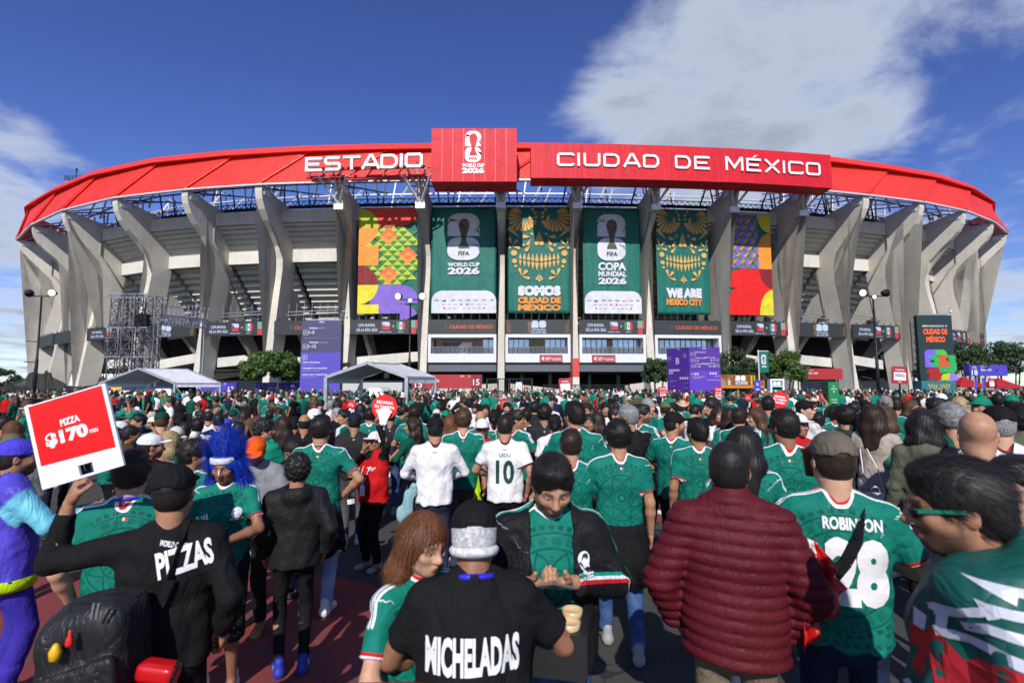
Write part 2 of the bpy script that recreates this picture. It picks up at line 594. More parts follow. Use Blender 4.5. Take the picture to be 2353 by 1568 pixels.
def column(k):
 w = .62
 n, b0 = NRM[k], BASE[k]
 t = Vector((-n.y, n.x))
 pr = OUTER + [(2.2, 36.0), (.5, 35.6)] + INNERP[::-1]
 bm = bmesh.new()
 L, Rr = [], []
 for r, z in pr:
  p = b0 + n * r
  L.append(bm.verts.new((p.x - t.x * w, p.y - t.y * w, z)))
  Rr.append(bm.verts.new((p.x + t.x * w, p.y + t.y * w, z)))
 N = len(pr)
 bm.faces.new(L)
 bm.faces.new(Rr[::-1])
 for i in range(N):
  bm.faces.new((L[i], L[(i + 1) % N], Rr[(i + 1) % N], Rr[i]))
 bmesh.ops.triangulate(bm, faces=[f for f in bm.faces if len(f.verts) > 4], ngon_method='EAR_CLIP')
 o = st(obm('column', bm, CONC, stadium))
 bv = o.modifiers.new('edge', 'BEVEL')
 bv.width = .06
 bv.segments = 1
 bv.limit_method = 'ANGLE'
 bv.angle_limit = R(50)
 bm = bmesh.new()
 a = b0 + n * -4.6
 pr = [(-4.4, 19.6), (-4.9, 15.8), (-6.5, 15.2), (-15.5, 5.6), (-17.5, 5.6), (-7.6, 19.4), (-5.6, 20.4)]
 L = [bm.verts.new((b0 + n * r - t * (w * .8)).to_3d() + Vector((0, 0, z))) for r, z in pr]
 Rr = [bm.verts.new((b0 + n * r + t * (w * .8)).to_3d() + Vector((0, 0, z))) for r, z in pr]
 bm.faces.new(L)
 bm.faces.new(Rr[::-1])
 for i in range(len(pr)):
  j = (i + 1) % len(pr)
  bm.faces.new((L[i], L[j], Rr[j], Rr[i]))
 bmesh.ops.triangulate(bm, faces=[f for f in bm.faces if len(f.verts) > 4], ngon_method='EAR_CLIP')
 obm('raker_beam', bm, CONC, o)
 bm = bmesh.new()
 q = b0 + n * 3.6
 M = Matrix.Translation((q.x, q.y, 35.3)) @ Matrix.Rotation(math.atan2(t.y, t.x), 4, 'Z')
 box(bm, -w - .14, w + .14, -.9, .9, -.55, .45, M=M)
 obm('bearing_block', bm, WHITEM, o)
 if k % 2 == 0 and abs(k) < 10:
  s = 1 if BASE[k].x < 0 else -1
  P = lambda r, z: (b0 + n * r + t * (s * (w + .14))).to_3d() + Vector((0, 0, z))
  if abs(k) > 1:
   bm = bmesh.new()
   tube(bm, [P(-1.6, 34.2), P(-1.2, 33.6), P(-1.1, 28.6), P(-2.2, 27.5), P(-10.2, 15.2)], .15, 6)
   obm('drain_pipe', bm, mat('rusty_pale_pipe', (.42, .38, .33), .6, var=.3), o, True)
  else:
   bm = bmesh.new()
   tube(bm, [P(-1.6, 34.2), P(-1.2, 33.6), P(-1.1, 28.6), P(-2.6, 25.5), P(-1.0, 12)], .13, 6)
   obm('drain_pipe', bm, mat('rusty_pale_pipe', (.42, .38, .33), .6), o, True)
 if k == 1:   # red painted band with the ramp number on the fin by the entrance
  bm = bmesh.new()
  for (za, zb) in ((3.55, 6.75),):
   ra, rb = .72, .3
   c = [(b0 + n * r + t * s).to_3d() + Vector((0, 0, z)) for r, s, z in
                 ((ra + .02, -w - .02, za), (ra + .02, w + .02, za), (-2.7, w + .02, za), (-2.7, -w - .02, za),
                  (rb + .03, -w - .02, zb), (rb + .03, w + .02, zb), (-3.0, w + .02, zb), (-3.0, -w - .02, zb))]
   hexa(bm, c)
  obm('painted_band', bm, mat('red_wall_paint', (.55, .03, .025), .6, var=.12), o)
  P0 = (b0 + n * -.9 - t * (w + .04)).to_3d()
  text_obj('ramp_number', Frame(P0 + Vector((0, 0, 4.2)), Vector((-n.x, -n.y, 0)) * -1, (0, 0, 1)), [('4', 0, 0, 1.4, dict(align='C'))], WHITE, o, .01)
 return o
for k in KS:
 column(k)
def bay_box(bm, k, r0, r1, z0, z1, u0=0., u1=1., mi=0):
 hexa(bm, [SP(k, u0, r0, z0), SP(k, u1, r0, z0), SP(k, u1, r1, z0), SP(k, u0, r1, z0),
              SP(k, u0, r0, z1), SP(k, u1, r0, z1), SP(k, u1, r1, z1), SP(k, u0, r1, z1)], mi)
def bay_prism(bm, k, prof, u0=0., u1=1., mi=0):
 A = [bm.verts.new(SP(k, u0, r, z)) for r, z in prof]
 B = [bm.verts.new(SP(k, u1, r, z)) for r, z in prof]
 n = len(prof)
 for i in range(n):
  bm.faces.new((A[i], A[(i + 1) % n], B[(i + 1) % n], B[i])).material_index = mi
 for ring in (A[::-1], B):
  f = bm.faces.new(ring)
  f.material_index = mi
  bmesh.ops.triangulate(bm, faces=[f], ngon_method='EAR_CLIP')
def steps(r0, z0, r1, z1, n, thick=1.6):
 P = []
 for i in range(n):
  ra = r0 + (r1 - r0) * i / n
  rb = r0 + (r1 - r0) * (i + 1) / n
  za = z0 + (z1 - z0) * i / n
  zb = z0 + (z1 - z0) * (i + 1) / n
  P += [(ra, za), (ra, zb + .06), (rb + (ra - rb) * .0, zb + .22)]
 return P
CENTRE = range(-2, 4)
for k in KS[:-1]:
 u0, u1 = .035, .965
 bm = bmesh.new()
 bay_box(bm, k, -2.0, -1.15, 31.7, 34.0, u0, u1)
 st(obm('parapet_beam', bm, CONC, stadium))
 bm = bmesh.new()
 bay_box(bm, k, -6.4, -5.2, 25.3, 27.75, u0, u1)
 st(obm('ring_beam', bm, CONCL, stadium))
 bm = bmesh.new()
 n = 7
 for i in range(n):
  r = -1.75 - i * .78
  z = 31.7 - i * .66
  bay_prism(bm, k, [(r, z + .02), (r, z - .42), (r - .78, z - .66), (r - .78, z + .02)], u0, u1)
 st(obm('upper_tier_underside', bm, CONC, stadium))
 bm = bmesh.new()
 for i in range(11):
  r = -6.8 - i * 1.0
  z = 25.6 - i * 1.02
  bay_prism(bm, k, [(r, z + .3), (r, z - .62), (r - 1.0, z - .98), (r - 1.0, z + .3)], u0, u1)
 st(obm('lower_tier_underside', bm, CONC, stadium))
 bm = bmesh.new()
 bay_box(bm, k, -9.5, -9.0, 26, 36.6, 0, 1)
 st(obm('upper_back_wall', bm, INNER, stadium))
 bm = bmesh.new()
 bay_box(bm, k, -12.5, -6.2, 35.3, 35.8, 0, 1)
 for i in range(9):
  bay_box(bm, k, -9, -6.3, 35.12, 35.3, .05 + i * .11, .09 + i * .11)
 st(obm('roof_soffit', bm, DARKM, stadium))
 bm = bmesh.new()
 for u in (.18, .34, .42, .58, .66, .82):
  bar(bm, SP(k, u, -1.6, 34.0), SP(k, u, -1.6, 35.1), .07)
 for a, c in ((.34, .42), (.58, .66)):
  bar(bm, SP(k, a, -1.6, 34.9), SP(k, c, -1.6, 34.9), .07)
 st(obm('parapet_frame', bm, DARKM, stadium))['kind'] = 'stuff'
 bm = bmesh.new()
 for z in (35.9, 36.75):
  bar(bm, SP(k, 0, -4.5, z), SP(k, 1, -4.5, z), .13)
 for i in range(12):
  bar(bm, SP(k, i / 12, -4.5, 35.9), SP(k, (i + .5) / 12, -4.5, 36.75), .09)
  bar(bm, SP(k, (i + .5) / 12, -4.5, 36.75), SP(k, (i + 1) / 12, -4.5, 35.9), .09)
 bar(bm, SP(k, 0, -4.5, 35.6), SP(k, 1, -4.5, 35.6), .5, .35)
 st(obm('lattice_girder', bm, DARKM, stadium))
 for nm, mt, segs in (('pale_roof_truss', WHITEM, [((0, 4.0, 36.4), (0, -7.5, 41.5)), ((.02, 1.2, 36.4), (.02, -.4, 40.8)), ((.02, -.9, 36.4), (.02, -2.0, 41.5)), ((.45, -7, 36.2), (.62, -9, 41.5)),
                                                      ((.62, -9, 36), (.80, -13, 42)), ((.0, -7, 38.6), (1, -7, 38.6)), ((.3, -11, 36), (.38, -11, 43)), ((.8, 2, 36.6), (1, -6, 39.5))]),
                         ('dark_roof_truss', DARKM, [((0.04, 3.6, 36.2), (.34, -12, 40.5)), ((.12, -5, 36), (.06, -5, 40.5)), ((.24, -6, 36), (.20, -6, 41)), ((.3, -6, 36), (.34, -6, 41)),
                                                     ((.9, -5, 36), (.98, -3, 41)), ((.7, -10, 36), (.60, -10, 42)), ((0, -3, 39.4), (1, -3, 39.4))])):
  bm = bmesh.new()
  for a, c in segs:
   bar(bm, SP(k, *a), SP(k, *c), .26 if nm[0] == 'p' else .22)
  st(obm(nm, bm, mt, stadium))
 bm = bmesh.new()
 bay_box(bm, k, -17.9, -17.4, 0, 27, 0, 1)
 bay_box(bm, k, -17.4, -6, 26.2, 26.6, 0, 1)
 bay_box(bm, k, -16.4, -7, 13.2, 13.6, 0, 1)
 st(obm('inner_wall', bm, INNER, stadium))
 if k not in (-1, 0, 1, 2):
  bm = bmesh.new()
  sl = (.9 if k < -1 else -.7) * (1 if k % 2 else .6)
  za = 6.0 - sl
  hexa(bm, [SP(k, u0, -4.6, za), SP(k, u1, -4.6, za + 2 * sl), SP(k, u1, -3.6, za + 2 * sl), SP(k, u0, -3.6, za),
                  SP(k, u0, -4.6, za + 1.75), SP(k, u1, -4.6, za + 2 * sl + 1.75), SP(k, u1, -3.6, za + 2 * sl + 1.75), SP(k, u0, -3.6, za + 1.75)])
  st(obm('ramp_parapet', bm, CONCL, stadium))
  bm = bmesh.new()
  hexa(bm, [SP(k, 0, -14, za), SP(k, 1, -14, za + 2 * sl), SP(k, 1, -4.5, za + 2 * sl + .1), SP(k, 0, -4.5, za + .1),
                  SP(k, 0, -14, za + .5), SP(k, 1, -14, za + 2 * sl + .5), SP(k, 1, -4.5, za + 2 * sl + .6), SP(k, 0, -4.5, za + .6)])
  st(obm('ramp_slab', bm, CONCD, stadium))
  bm = bmesh.new()
  bay_box(bm, k, -11, -10.4, 0, 3.1, 0, 1)
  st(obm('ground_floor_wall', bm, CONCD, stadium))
  bm = bmesh.new()
  for z, r in ((14.9, -3.6), (15.6, -4.2)):
   bar(bm, SP(k, 0, r, z + .5 * (1 if k > 0 else 0)), SP(k, 1, r, z + .5 * (1 if k < 0 else 0)), .16)
  for i in range(9):
   bar(bm, SP(k, .06 + i * .11, -4, 13.6), SP(k, .06 + i * .11, -4.3, 17.2), .05)
  st(obm('service_pipe', bm, GALV, stadium))
# ----- red roof edge: slanted panels with a lip above
for k in KS[:-1]:
 SH = 7.5
 def RP(kk, r, z, sh=0.):
  p = BASE[kk] + NRM[kk] * r
  t = Vector((-NRM[kk].y, NRM[kk].x))
  q = p + t * sh
  return Vector((q.x, q.y, z))
 a, b2 = k, k + 1
 bm = bmesh.new()
 A, B = RP(a, 5.5, 36.35), RP(b2, 5.5, 36.35)
 C, D = RP(b2, 3.3, 42.35, SH), RP(a, 3.3, 42.35, SH)
 i1 = Vector((0, .35, -.1))
 n0 = (B - A).cross(D - A).normalized()
 n0 = -n0 if n0.y > 0 else n0
 A2, D2, B2, C2 = A - n0 * .3, D - n0 * .3, B + n0 * .18, C + n0 * .18
 hexa(bm, [A2 + i1, B2 + i1, B2, A2, D2 + i1, C2 + i1, C2, D2])
 p = obm('fascia_panel', bm, REDP, stadium)
 st(p)
 bm = bmesh.new()   # folded seam rib
 e = (D - A)
 nn = (B - A).cross(e).normalized()
 if nn.y > 0:
  nn = -nn
 bar(bm, A - nn * .05, D - nn * .05, .3, .5)
 st(obm('fascia_rib', bm, REDP, stadium))
 bm = bmesh.new()   # upper lip
 A, B = RP(a, 4.2, 42.25, SH), RP(b2, 4.2, 42.25, SH)
 C, D = RP(b2, 3.4, 43.55, SH), RP(a, 3.4, 43.55, SH)
 bk = Vector((0, 1.4, 0))
 hexa(bm, [A + bk, B + bk, B, A, D + bk, C + bk, C, D])
 st(obm('roof_lip', bm, REDP, stadium))
 bm = bmesh.new()   # pale drip edge below
 A, B = RP(a, 5.55, 36.05), RP(b2, 5.55, 36.05)
 up = Vector((0, 0, .28))
 hexa(bm, [A, B, B + Vector((0, .5, 0)), A + Vector((0, .5, 0)), A + up, B + up, B + up + Vector((0, .5, 0)), A + up + Vector((0, .5, 0))])
 st(obm('drip_edge', bm, WHITEM, stadium))
bm = bmesh.new()
for k in KS[:-1]:
 hexa(bm, [SP(k, 0, -22, 46.0), SP(k, 1, -22, 46.0), SP(k, 1, -2.0, 45.7), SP(k, 0, -2.0, 45.7), SP(k, 0, -22, 46.3), SP(k, 1, -22, 46.3), SP(k, 1, -2.0, 46.2), SP(k, 0, -2.0, 46.2)])
bm.free()
# ----- LED ring boards
BOARD = mat('led_board_face', (.028, .032, .033), .55, var=.12, vscale=.4, emit=.0)
LEDW = mat('led_pale_blue', (.42, .47, .60), .5, emit=.18)
LEDO = mat('led_orange', (.55, .09, .03), .5, emit=.12)
LEDG = mat('led_green', (.03, .22, .10), .5, emit=.1)
LEDR = mat('led_red', (.45, .04, .04), .5, emit=.1)
LEDBL = mat('led_navy', (.05, .09, .26), .5, emit=.1)
LEDBR = mat('led_bronze', (.16, .09, .04), .5, emit=.05)
def shape26(x, y, h, wide=False):
 w = h * .5 if not wide else h * 1.0
 hh = h / 2 - h * .012 if not wide else h
 r = w * .36
 def two(x, y, w, h):
  P = [(x, y), (x + w, y), (x + w, y + h * .34), (x + w * .86, y + h * .34)]
  P += circ(x + w - r, y + h - r - h * .06, r, 8, -.9, math.pi * .5, ry=r + h * .06 * 1)
  P += circ(x + r, y + h - r, r, 6, math.pi * .5, math.pi)
  P += [(x, y + h * .63), (x + w * .32, y + h * .66)]
  P += circ(x + r * 1.05, y + r * .95 + h * .05, r * 1.05, 6, math.pi * .62, math.pi)
  return P
 def six(x, y, w, h):
  P = circ(x + r, y + r, r, 6, math.pi, math.pi * 1.5) + circ(x + w - r, y + r, r, 6, -math.pi * .5, math.pi * .38)
  P += [(x + w * .78, y + h * .62), (x + w, y + h * .66)]
  P += circ(x + w - r, y + h - r, r, 6, .05, math.pi * .5) + circ(x + r, y + h - r, r, 6, math.pi * .5, math.pi)
  return P
 if wide:
  return [two(x, y, w, h), six(x + w * 1.05, y, w, h)]
 return [two(x, y + h / 2 + h * .012, w, hh), six(x, y, w, hh)]
def trophy(x, y, h):
 pr = [(.0, .17), (.03, .17), (.14, .13), (.2, .10), (.3, .075), (.42, .09), (.52, .12), (.62, .155), (.72, .175), (.82, .18), (.92, .15), (.98, .09), (1, .03)]
 return [(x + r * h, y + t * h) for t, r in pr] + [(x - r * h * (1.0 if t < .5 else .96), y + t * h) for t, r in pr[::-1]]
def flag_shape(x, y, w, h, kind):
 r = w * .22
 def clip(poly):
  return poly
 if kind == 'cz':
  return [(LEDW, rrect(x, x + w, y + h * .5, y + h, r, 4, (0, 0, 1, 0))), (LEDR, rrect(x, x + w, y, y + h * .5, r, 4, (1, 0, 0, 0))), (LEDBL, [(x, y + r), (x + w * .48, y + h * .5), (x, y + h)])]
 return [(LEDG, rrect(x, x + w * .33, y, y + h, r * .8, 4, (1, 0, 0, 0))), (LEDW, rect(x + w * .33, x + w * .67, y, y + h)), (LEDR, rrect(x + w * .67, x + w, y, y + h, r * .8, 4, (0, 0, 1, 0))),
   (LEDBR, circ(x + w * .5, y + h * .5, w * .1, 10))]
def led_board(k, kind):
 c = k in (-1, 0, 1, 2)
 r = .2 if c else .3
 u0, u1 = (.06, .94)
 zb, zt = 10.95, 13.45
 bm = bmesh.new()
 bay_box(bm, k, r - .5, r, zb, zt, u0, u1)
 o = st(obm('led_board', bm, BOARD, stadium))
 a, b2 = SP(k, u0, r, zb), SP(k, u1, r, zb)
 fr = Frame(a, b2 - a, (0, 0, 1))
 W, H = (b2 - a).length, zt - zb
 if kind == 'match':
  text_obj('lettering', fr, [('COPA MUNDIAL', W * .12, H * .53, H * .2, dict(width=W * .25)), ('DE LA FIFA 2026', W * .10, H * .2, H * .2, dict(width=W * .3))], LEDW, o, .03)
  for i, fk in enumerate(('cz', 'mx')):
   x = W * (.46 if i == 0 else .68)
   for mt, pl in flag_shape(x, H * .3, W * .12, H * .55, fk):
    flat_obj('flag_picture', fr, [pl], mt, o, .03 if mt is not LEDBR else .05)
  text_obj('caption', fr, [('REPÚBLICA CHECA', W * .52, H * .12, H * .07, dict(align='C')), ('MÉXICO', W * .74, H * .12, H * .07, dict(align='C')), ('v', W * .63, H * .48, H * .2, dict(align='C'))], LEDW, o, .03)
  flat_obj('pattern', fr, [rect(W * .88, W * .955, H * .45, H * .96)], LEDG, o, .03)
  flat_obj('pattern', fr, [rect(W * .88, W * .955, 0.02, H * .45), rect(W * .955, W * .985, H * .4, H * .96)], LEDR, o, .03)
  flat_obj('pattern', fr, [circ(W * .885 + i * W * .018, H * (.52 + j * .12), H * .035, 6) for i in range(4) for j in range(4)], LEDW, o, .045)
 elif kind == '26':
  flat_obj('emblem', fr, shape26(W * .40, H * .42, H * .5, True), LEDW, o, .03)
  text_obj('lettering', fr, [('COPA MUNDIAL', W * .40, H * .22, H * .14, dict(width=H * 1.02)), ('DE LA FIFA 2026', W * .40, H * .05, H * .13, dict(width=H * 1.02))], LEDW, o, .03)
  flat_obj('emblem_cup', fr, [trophy(W * .37, H * .1, H * .78)], LEDBR, o, .03)
  flat_obj('side_pattern', fr, [circ(W * (.03 + .012 * i) + 0, H * (.15 + .11 * j), H * .045, 6, ry=H * .05) for i in range(5) for j in range(8 - i)] +
                 [circ(W * (.97 - .012 * i), H * (.15 + .11 * j), H * .045, 6) for i in range(5) for j in range(8 - i)], LEDBR, o, .03)
 elif kind == 'city':
  text_obj('lettering', fr, [('CIUDAD DE MÉXICO', W * .31, H * .38, H * .23, dict(width=W * .64))], LEDO, o, .03)
  flat_obj('cursor', fr, [rect(W * .25, W * .265, H * .36, H * .62)], mat('led_dim_blue', (.04, .1, .12), .5, emit=.1), o, .03)
 bm = bmesh.new()
 for i in range(7):
  bar(bm, SP(k, u0 + (u1 - u0) * (i + .5) / 7, r - .2, zt), SP(k, u0 + (u1 - u0) * (i + .5) / 7, r + .2, zt + .25), .1)
 obm('board_clamp', bm, BLACKM, o)
KIND = {-9: '', -8: '', -7: '', -6: '', -5: 'match', -4: '26', -3: 'match', -2: 'city'}
for k in range(-9, 10):
 kd = {-9: '', -8: '', -7: '', -6: 'match', -5: '26', -4: 'match', -3: 'city', -2: 'match', -1: 'city', 0: '26', 1: 'match', 2: 'city', 3: 'match', 4: '26', 5: 'match', 6: 'city', 7: 'match', 8: 'city', 9: ''}[k]
 led_board(k, kd)
# ----- glazed lounges in the four middle bays
RAILO = mat('copper_hand_rail', (.36, .17, .10), .4, .5)
for k in (-1, 0, 1, 2):
 o = empty('lounge_box')
 o.parent = stadium
 st(o)
 fr0 = .25
 u0, u1 = .06, .94
 bm = bmesh.new()
 bay_box(bm, k, -3.0, fr0, 10.35, 10.9, u0, u1)
 bay_box(bm, k, -3.0, fr0, 6.05, 7.55, u0, u1)
 bay_box(bm, k, -3.0, fr0, 7.55, 10.35, u0, u0 + .035)
 bay_box(bm, k, -3.0, fr0, 7.55, 10.35, u1 - .035, u1)
 obm('white_frame', bm, mat('white_cladding', (.66, .67, .70), .4, var=.05), o)
 bm = bmesh.new()
 bay_box(bm, k, -3.0, -.3, 4.5, 6.05, u0, u1)
 obm('grey_under_band', bm, mat('grey_cladding', (.10, .11, .13), .5, var=.1), o)
 bm = bmesh.new()
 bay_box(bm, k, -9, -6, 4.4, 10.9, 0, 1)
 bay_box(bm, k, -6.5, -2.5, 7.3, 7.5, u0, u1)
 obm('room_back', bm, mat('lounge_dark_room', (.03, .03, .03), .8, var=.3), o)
 np_ = 11
 for i in range(np_):
  a = u0 + .04 + (u1 - u0 - .08) * i / np_
  c = u0 + .04 + (u1 - u0 - .08) * (i + 1) / np_
  if (k == -1 and i < 9) or (k == 0 and 4 <= i <= 6) or (k == 1 and i == 5):
   continue                       # folded open
  bm = bmesh.new()
  bay_box(bm, k, -2.1, -2.0, 7.7, 10.2, a + .004, c - .004)
  pn = obm('window_pane', bm, GLASSB, o)
  bm = bmesh.new()
  bay_box(bm, k, -2.14, -1.94, 7.55, 10.35, c - .004, c + .004)
  obm('mullion', bm, BLACKM, pn)
 bm = bmesh.new()
 bar(bm, SP(k, u0 + .036, -.1, 8.72), SP(k, u1 - .036, -.1, 8.72), .1)
 obm('hand_rail', bm, RAILO, o)
 bm = bmesh.new()
 for i in range(14):
  u = u0 + .04 + (u1 - u0 - .08) * i / 13
  bar(bm, SP(k, u, -.1, 7.55), SP(k, u, -.1, 8.7), .07)
 obm('rail_post', bm, BLACKM, o)
 bm = bmesh.new()
 bay_box(bm, k, -.14, -.12, 7.56, 8.62, u0 + .04, u1 - .04)
 obm('glass_balustrade', bm, mat('balustrade_glass', (.10, .13, .15), .05, spec=.9, alpha=.45), o)
 if k in (0, 1):
  a, c = (.52, .83) if k == 0 else (.22, .53)
  bm = bmesh.new()
  bay_box(bm, k, fr0, fr0 + .08, 6.1, 7.35, a, c)
  s = obm('ramp_sign', bm, mat('ramp_sign_red', (.36, .05, .06), .5, var=.05), o)
  pa, pb = SP(k, a, fr0 + .08, 6.1), SP(k, c, fr0 + .08, 6.1)
  f = Frame(pa, pb - pa, (0, 0, 1))
  w = (pb - pa).length
  text_obj('lettering', f, [('4', w * .08, .3, .65, {}), ('RAMPA', w * .24, .62, .2, {}), ('RAMP', w * .24, .32, .2, dict(shear=.2)), ('Salas de hospitality', w * .94, .55, .18, dict(align='R')), ('Hospitality Suites', w * .94, .3, .16, dict(align='R', shear=.2))], WHITE, s, .02)
 if k == -1:
  pa = SP(k, .2, -3.2, 7.6)
  f = Frame(pa, SP(k, .6, -3.2, 7.6) - pa, (0, 0, 1))
  flat_obj('wall_print', f, [rect(0, 5.6, 0, 2.2)], mat('grey_wall_print', (.12, .12, .14), .5), o, 0)
  flat_obj('wall_print_white', f, [[(2.6, 1.1), (3.2, 1.75), (3.6, 2.2), (5.4, 2.2), (5.4, 1.6), (4.6, 1.2), (4.4, 0), (3.0, 0), (3.1, 1.0)]], WHITE, o, .03)
  text_obj('wall_lettering', f, [('COPA MUNDIAL', .3, .95, .28, dict(bold=.03)), ('DE LA FIFA 2026', .3, .6, .28, dict(bold=.03))], WHITE, o, .03)
bm = bmesh.new()
for k in (-1, 0, 1, 2):
 bay_box(bm, k, -13, -12.6, 0, 4.5, 0, 1)
 bay_box(bm, k, -12.6, -2.5, 4.2, 4.45, 0, 1)
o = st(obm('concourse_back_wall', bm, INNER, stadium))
bm = bmesh.new()
for k in (-1, 0, 1, 2):
 for u, w in ((.3, .5), (.72, .6)):
  p = SP(k, u, -7.5, 0)
  box(bm, p.x - w / 2, p.x + w / 2, p.y - .3, p.y + .3, 0, 4.4)
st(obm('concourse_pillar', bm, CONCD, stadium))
bm = bmesh.new()
for k in (-1, 0):
 hexa(bm, [SP(k, .1, -3.4, 0), SP(k, 1, -3.4, 0), SP(k, 1, -3.0, 0), SP(k, .1, -3.0, 0), SP(k, .1, -3.4, 1.9 if k == -1 else 2.5), SP(k, 1, -3.4, 2.5 if k == -1 else 1.2), SP(k, 1, -3.0, 2.5 if k == -1 else 1.2), SP(k, .1, -3.0, 1.9 if k == -1 else 2.5)])
hexa(bm, [SP(1, .7, -2.4, 0), SP(2, .9, -1.4, 0), SP(2, .9, -1.0, 0), SP(1, .7, -2.0, 0), SP(1, .7, -2.4, 2.2), SP(2, .9, -1.4, 4.2), SP(2, .9, -1.0, 4.2), SP(1, .7, -2.0, 2.2)])
st(obm('stair_parapet', bm, CONC, stadium))
o = empty('roof_platform')
o.parent = stadium
st(o)
c = Vector((-93.2, 109, 45.6))
bm = bmesh.new()
box(bm, c.x - 3.4, c.x + 3.4, c.y - 2, c.y + 2, c.z + .02, c.z + .3)
obm('deck', bm, mat('platform_deck', (.3, .28, .26), .7, var=.2), o)
bm = bmesh.new()
for s in (-1, 1):
 for i in range(9):
  x = c.x - 3.3 + i * .825
  bar(bm, (x, c.y + s * 1.95, c.z + .3), (x, c.y + s * 1.95, c.z + 1.6), .06)
 for z in (.9, 1.25, 1.6):
  bar(bm, (c.x - 3.3, c.y + s * 1.95, c.z + z), (c.x + 3.3, c.y + s * 1.95, c.z + z), .06)
 for z in (.9, 1.25, 1.6):
  bar(bm, (c.x + s * 3.3, c.y - 1.95, c.z + z), (c.x + s * 3.3, c.y + 1.95, c.z + z), .06)
bar(bm, (c.x - .9, c.y - 1.9, c.z + .3), (c.x - .9, c.y - 1.9, c.z + 3.2), .12)
box(bm, c.x - 1.05, c.x - .75, c.y - 2, c.y - 1.8, c.z + 2.6, c.z + 3.2)
obm('railing', bm, BLACKM, o)
bm = bmesh.new()
for s in (-1, 1):
 for i in range(4):
  bar(bm, (c.x - 2.6 + i * 1.3, c.y + s * 1.2, c.z), (c.x - 1.6 + i * 1.3, c.y + s * 1.0, c.z - 2.6), .14)
  bar(bm, (c.x - 1.6 + i * 1.3, c.y + s * 1.2, c.z), (c.x - 2.6 + i * 1.3, c.y + s * 1.0, c.z - 2.6), .14)
obm('support_truss', bm, mat('grey_truss', (.2, .2, .2), .6), o)
bm = bmesh.new()
q = Vector((119.5, 116.5, 34.2))
bar(bm, q, q + Vector((3.4, 0, .8)), .16)
bar(bm, q + Vector((1.6, 0, .1)), q + Vector((2.0, 0, .9)), .12)
bar(bm, q + Vector((3.0, 0, .2)), q + Vector((3.2, 0, 1.9)), .14)
st(obm('edge_camera_arm', bm, BLACKM, stadium))
# ------------------------------------------------------------------ big name signs on the roof edge
GL = {  # wide squared capitals: list of (polyline, closed) in a box 1.25 x 1
 'E': [([(1.2, .08), (.08, .08), (.08, .92), (1.2, .92)], 0), ([(.1, .5), (1.0, .5)], 0)],
 'S': [([(.08, .08), (1.0, .08), (1.1, .2), (1.1, .4), (1.0, .5), (.2, .5), (.1, .6), (.1, .8), (.2, .92), (1.12, .92)], 0)],
 'T': [([(.0, .92), (1.25, .92)], 0), ([(.62, .86), (.62, 0)], 0)],
 'A': [([(.05, .0), (.58, .98), (.72, .98), (1.25, .0)], 0), ([(.3, .30), (1.0, .30)], 0)],
 'D': [([(.08, .08), (.9, .08), (1.12, .3), (1.12, .7), (.9, .92), (.08, .92)], 1)],
 'I': [([(.12, 0), (.12, 1)], 0)],
 'O': [([(.2, .08), (1.05, .08), (1.16, .2), (1.16, .8), (1.05, .92), (.2, .92), (.09, .8), (.09, .2)], 1)],
 'C': [([(1.2, .22), (1.2, .16), (1.1, .08), (.2, .08), (.09, .2), (.09, .8), (.2, .92), (1.1, .92), (1.2, .84), (1.2, .78)], 0)],
 'U': [([(.09, 1), (.09, .2), (.2, .08), (1.05, .08), (1.16, .2), (1.16, 1)], 0)],
 'M': [([(.09, 0), (.09, .98), (.18, .98), (.7, .25), (1.22, .98), (1.31, .98), (1.31, 0)], 0)],
 'X': [([(.05, 0), (1.2, 1)], 0), ([(.05, 1), (1.2, 0)], 0)],
}
GW = {'I': .24, 'M': 1.4, ' ': .75}
def wide_glyph(bm, fr, ch, x, y, h, off, th, sw=.185):
 acc = ch == 'É'
 ch = {'É': 'E'}.get(ch, ch)
 S = []
 for pts, cl in GL.get(ch, []):
  P = rnd_corner([(a * h, c * h) for a, c in pts], h * .10, bool(cl), 2) if ch in 'D' else [(a * h, c * h) for a, c in pts]
  S += stroke(P, sw * h, bool(cl))
 if acc:
  S += [[(.5 * h, 1.06 * h), (.66 * h, 1.06 * h), (.95 * h, 1.26 * h), (.72 * h, 1.26 * h)]]
 for q in S:
  c0 = [fr.p(x + a, y + c, off) for a, c in q]
  c1 = [fr.p(x + a, y + c, off + th) for a, c in q]
  hexa(bm, c0 + c1)
 return GW.get(ch, 1.25) * h
def arc_points(r, x0, x1, n):
 L = []
 for k in KS[:-1]:
  for i in range(20):
   L.append(SP(k, i / 20, r, 0))
 L = [p for p in L if x0 - 1 <= p.x <= x1 + 1]
 out = []
 for i in range(n + 1):
  x = x0 + (x1 - x0) * i / n
  for a, b in zip(L, L[1:]):
   if a.x <= x <= b.x or b is L[-1]:
    t = min(1, max(0, (x - a.x) / max(1e-6, b.x - a.x)))
    out.append(a.lerp(b, t))
    break
 return out
LETW = mat('white_letter_face', (.74, .74, .76), .4, var=.05, vscale=1.5)
bx = empty('emblem_box', (-6.2, 82, 34), label='big red square box with white 26 cup emblem above the roof edge', cat='sign')
Yf = 78.0
BX0, BX1, BZ0, BZ1 = PV(990, 418, Yf).x, PV(1187, 418, Yf).x, PV(1000, 417, Yf).z, PV(1000, 295, Yf).z
BK = (BX1 - BX0) / 14.0
fr = Frame((BX0, Yf, BZ0), (1, 0, 0), (0, 0, 1))
bm = bmesh.new()
box(bm, BX0, BX1, Yf, Yf + 4.2, BZ0, BZ1)
o = obm('box_shell', bm, REDT, bx)
o.matrix_parent_inverse = Matrix.Translation((-6.2, 82, 34)).inverted()
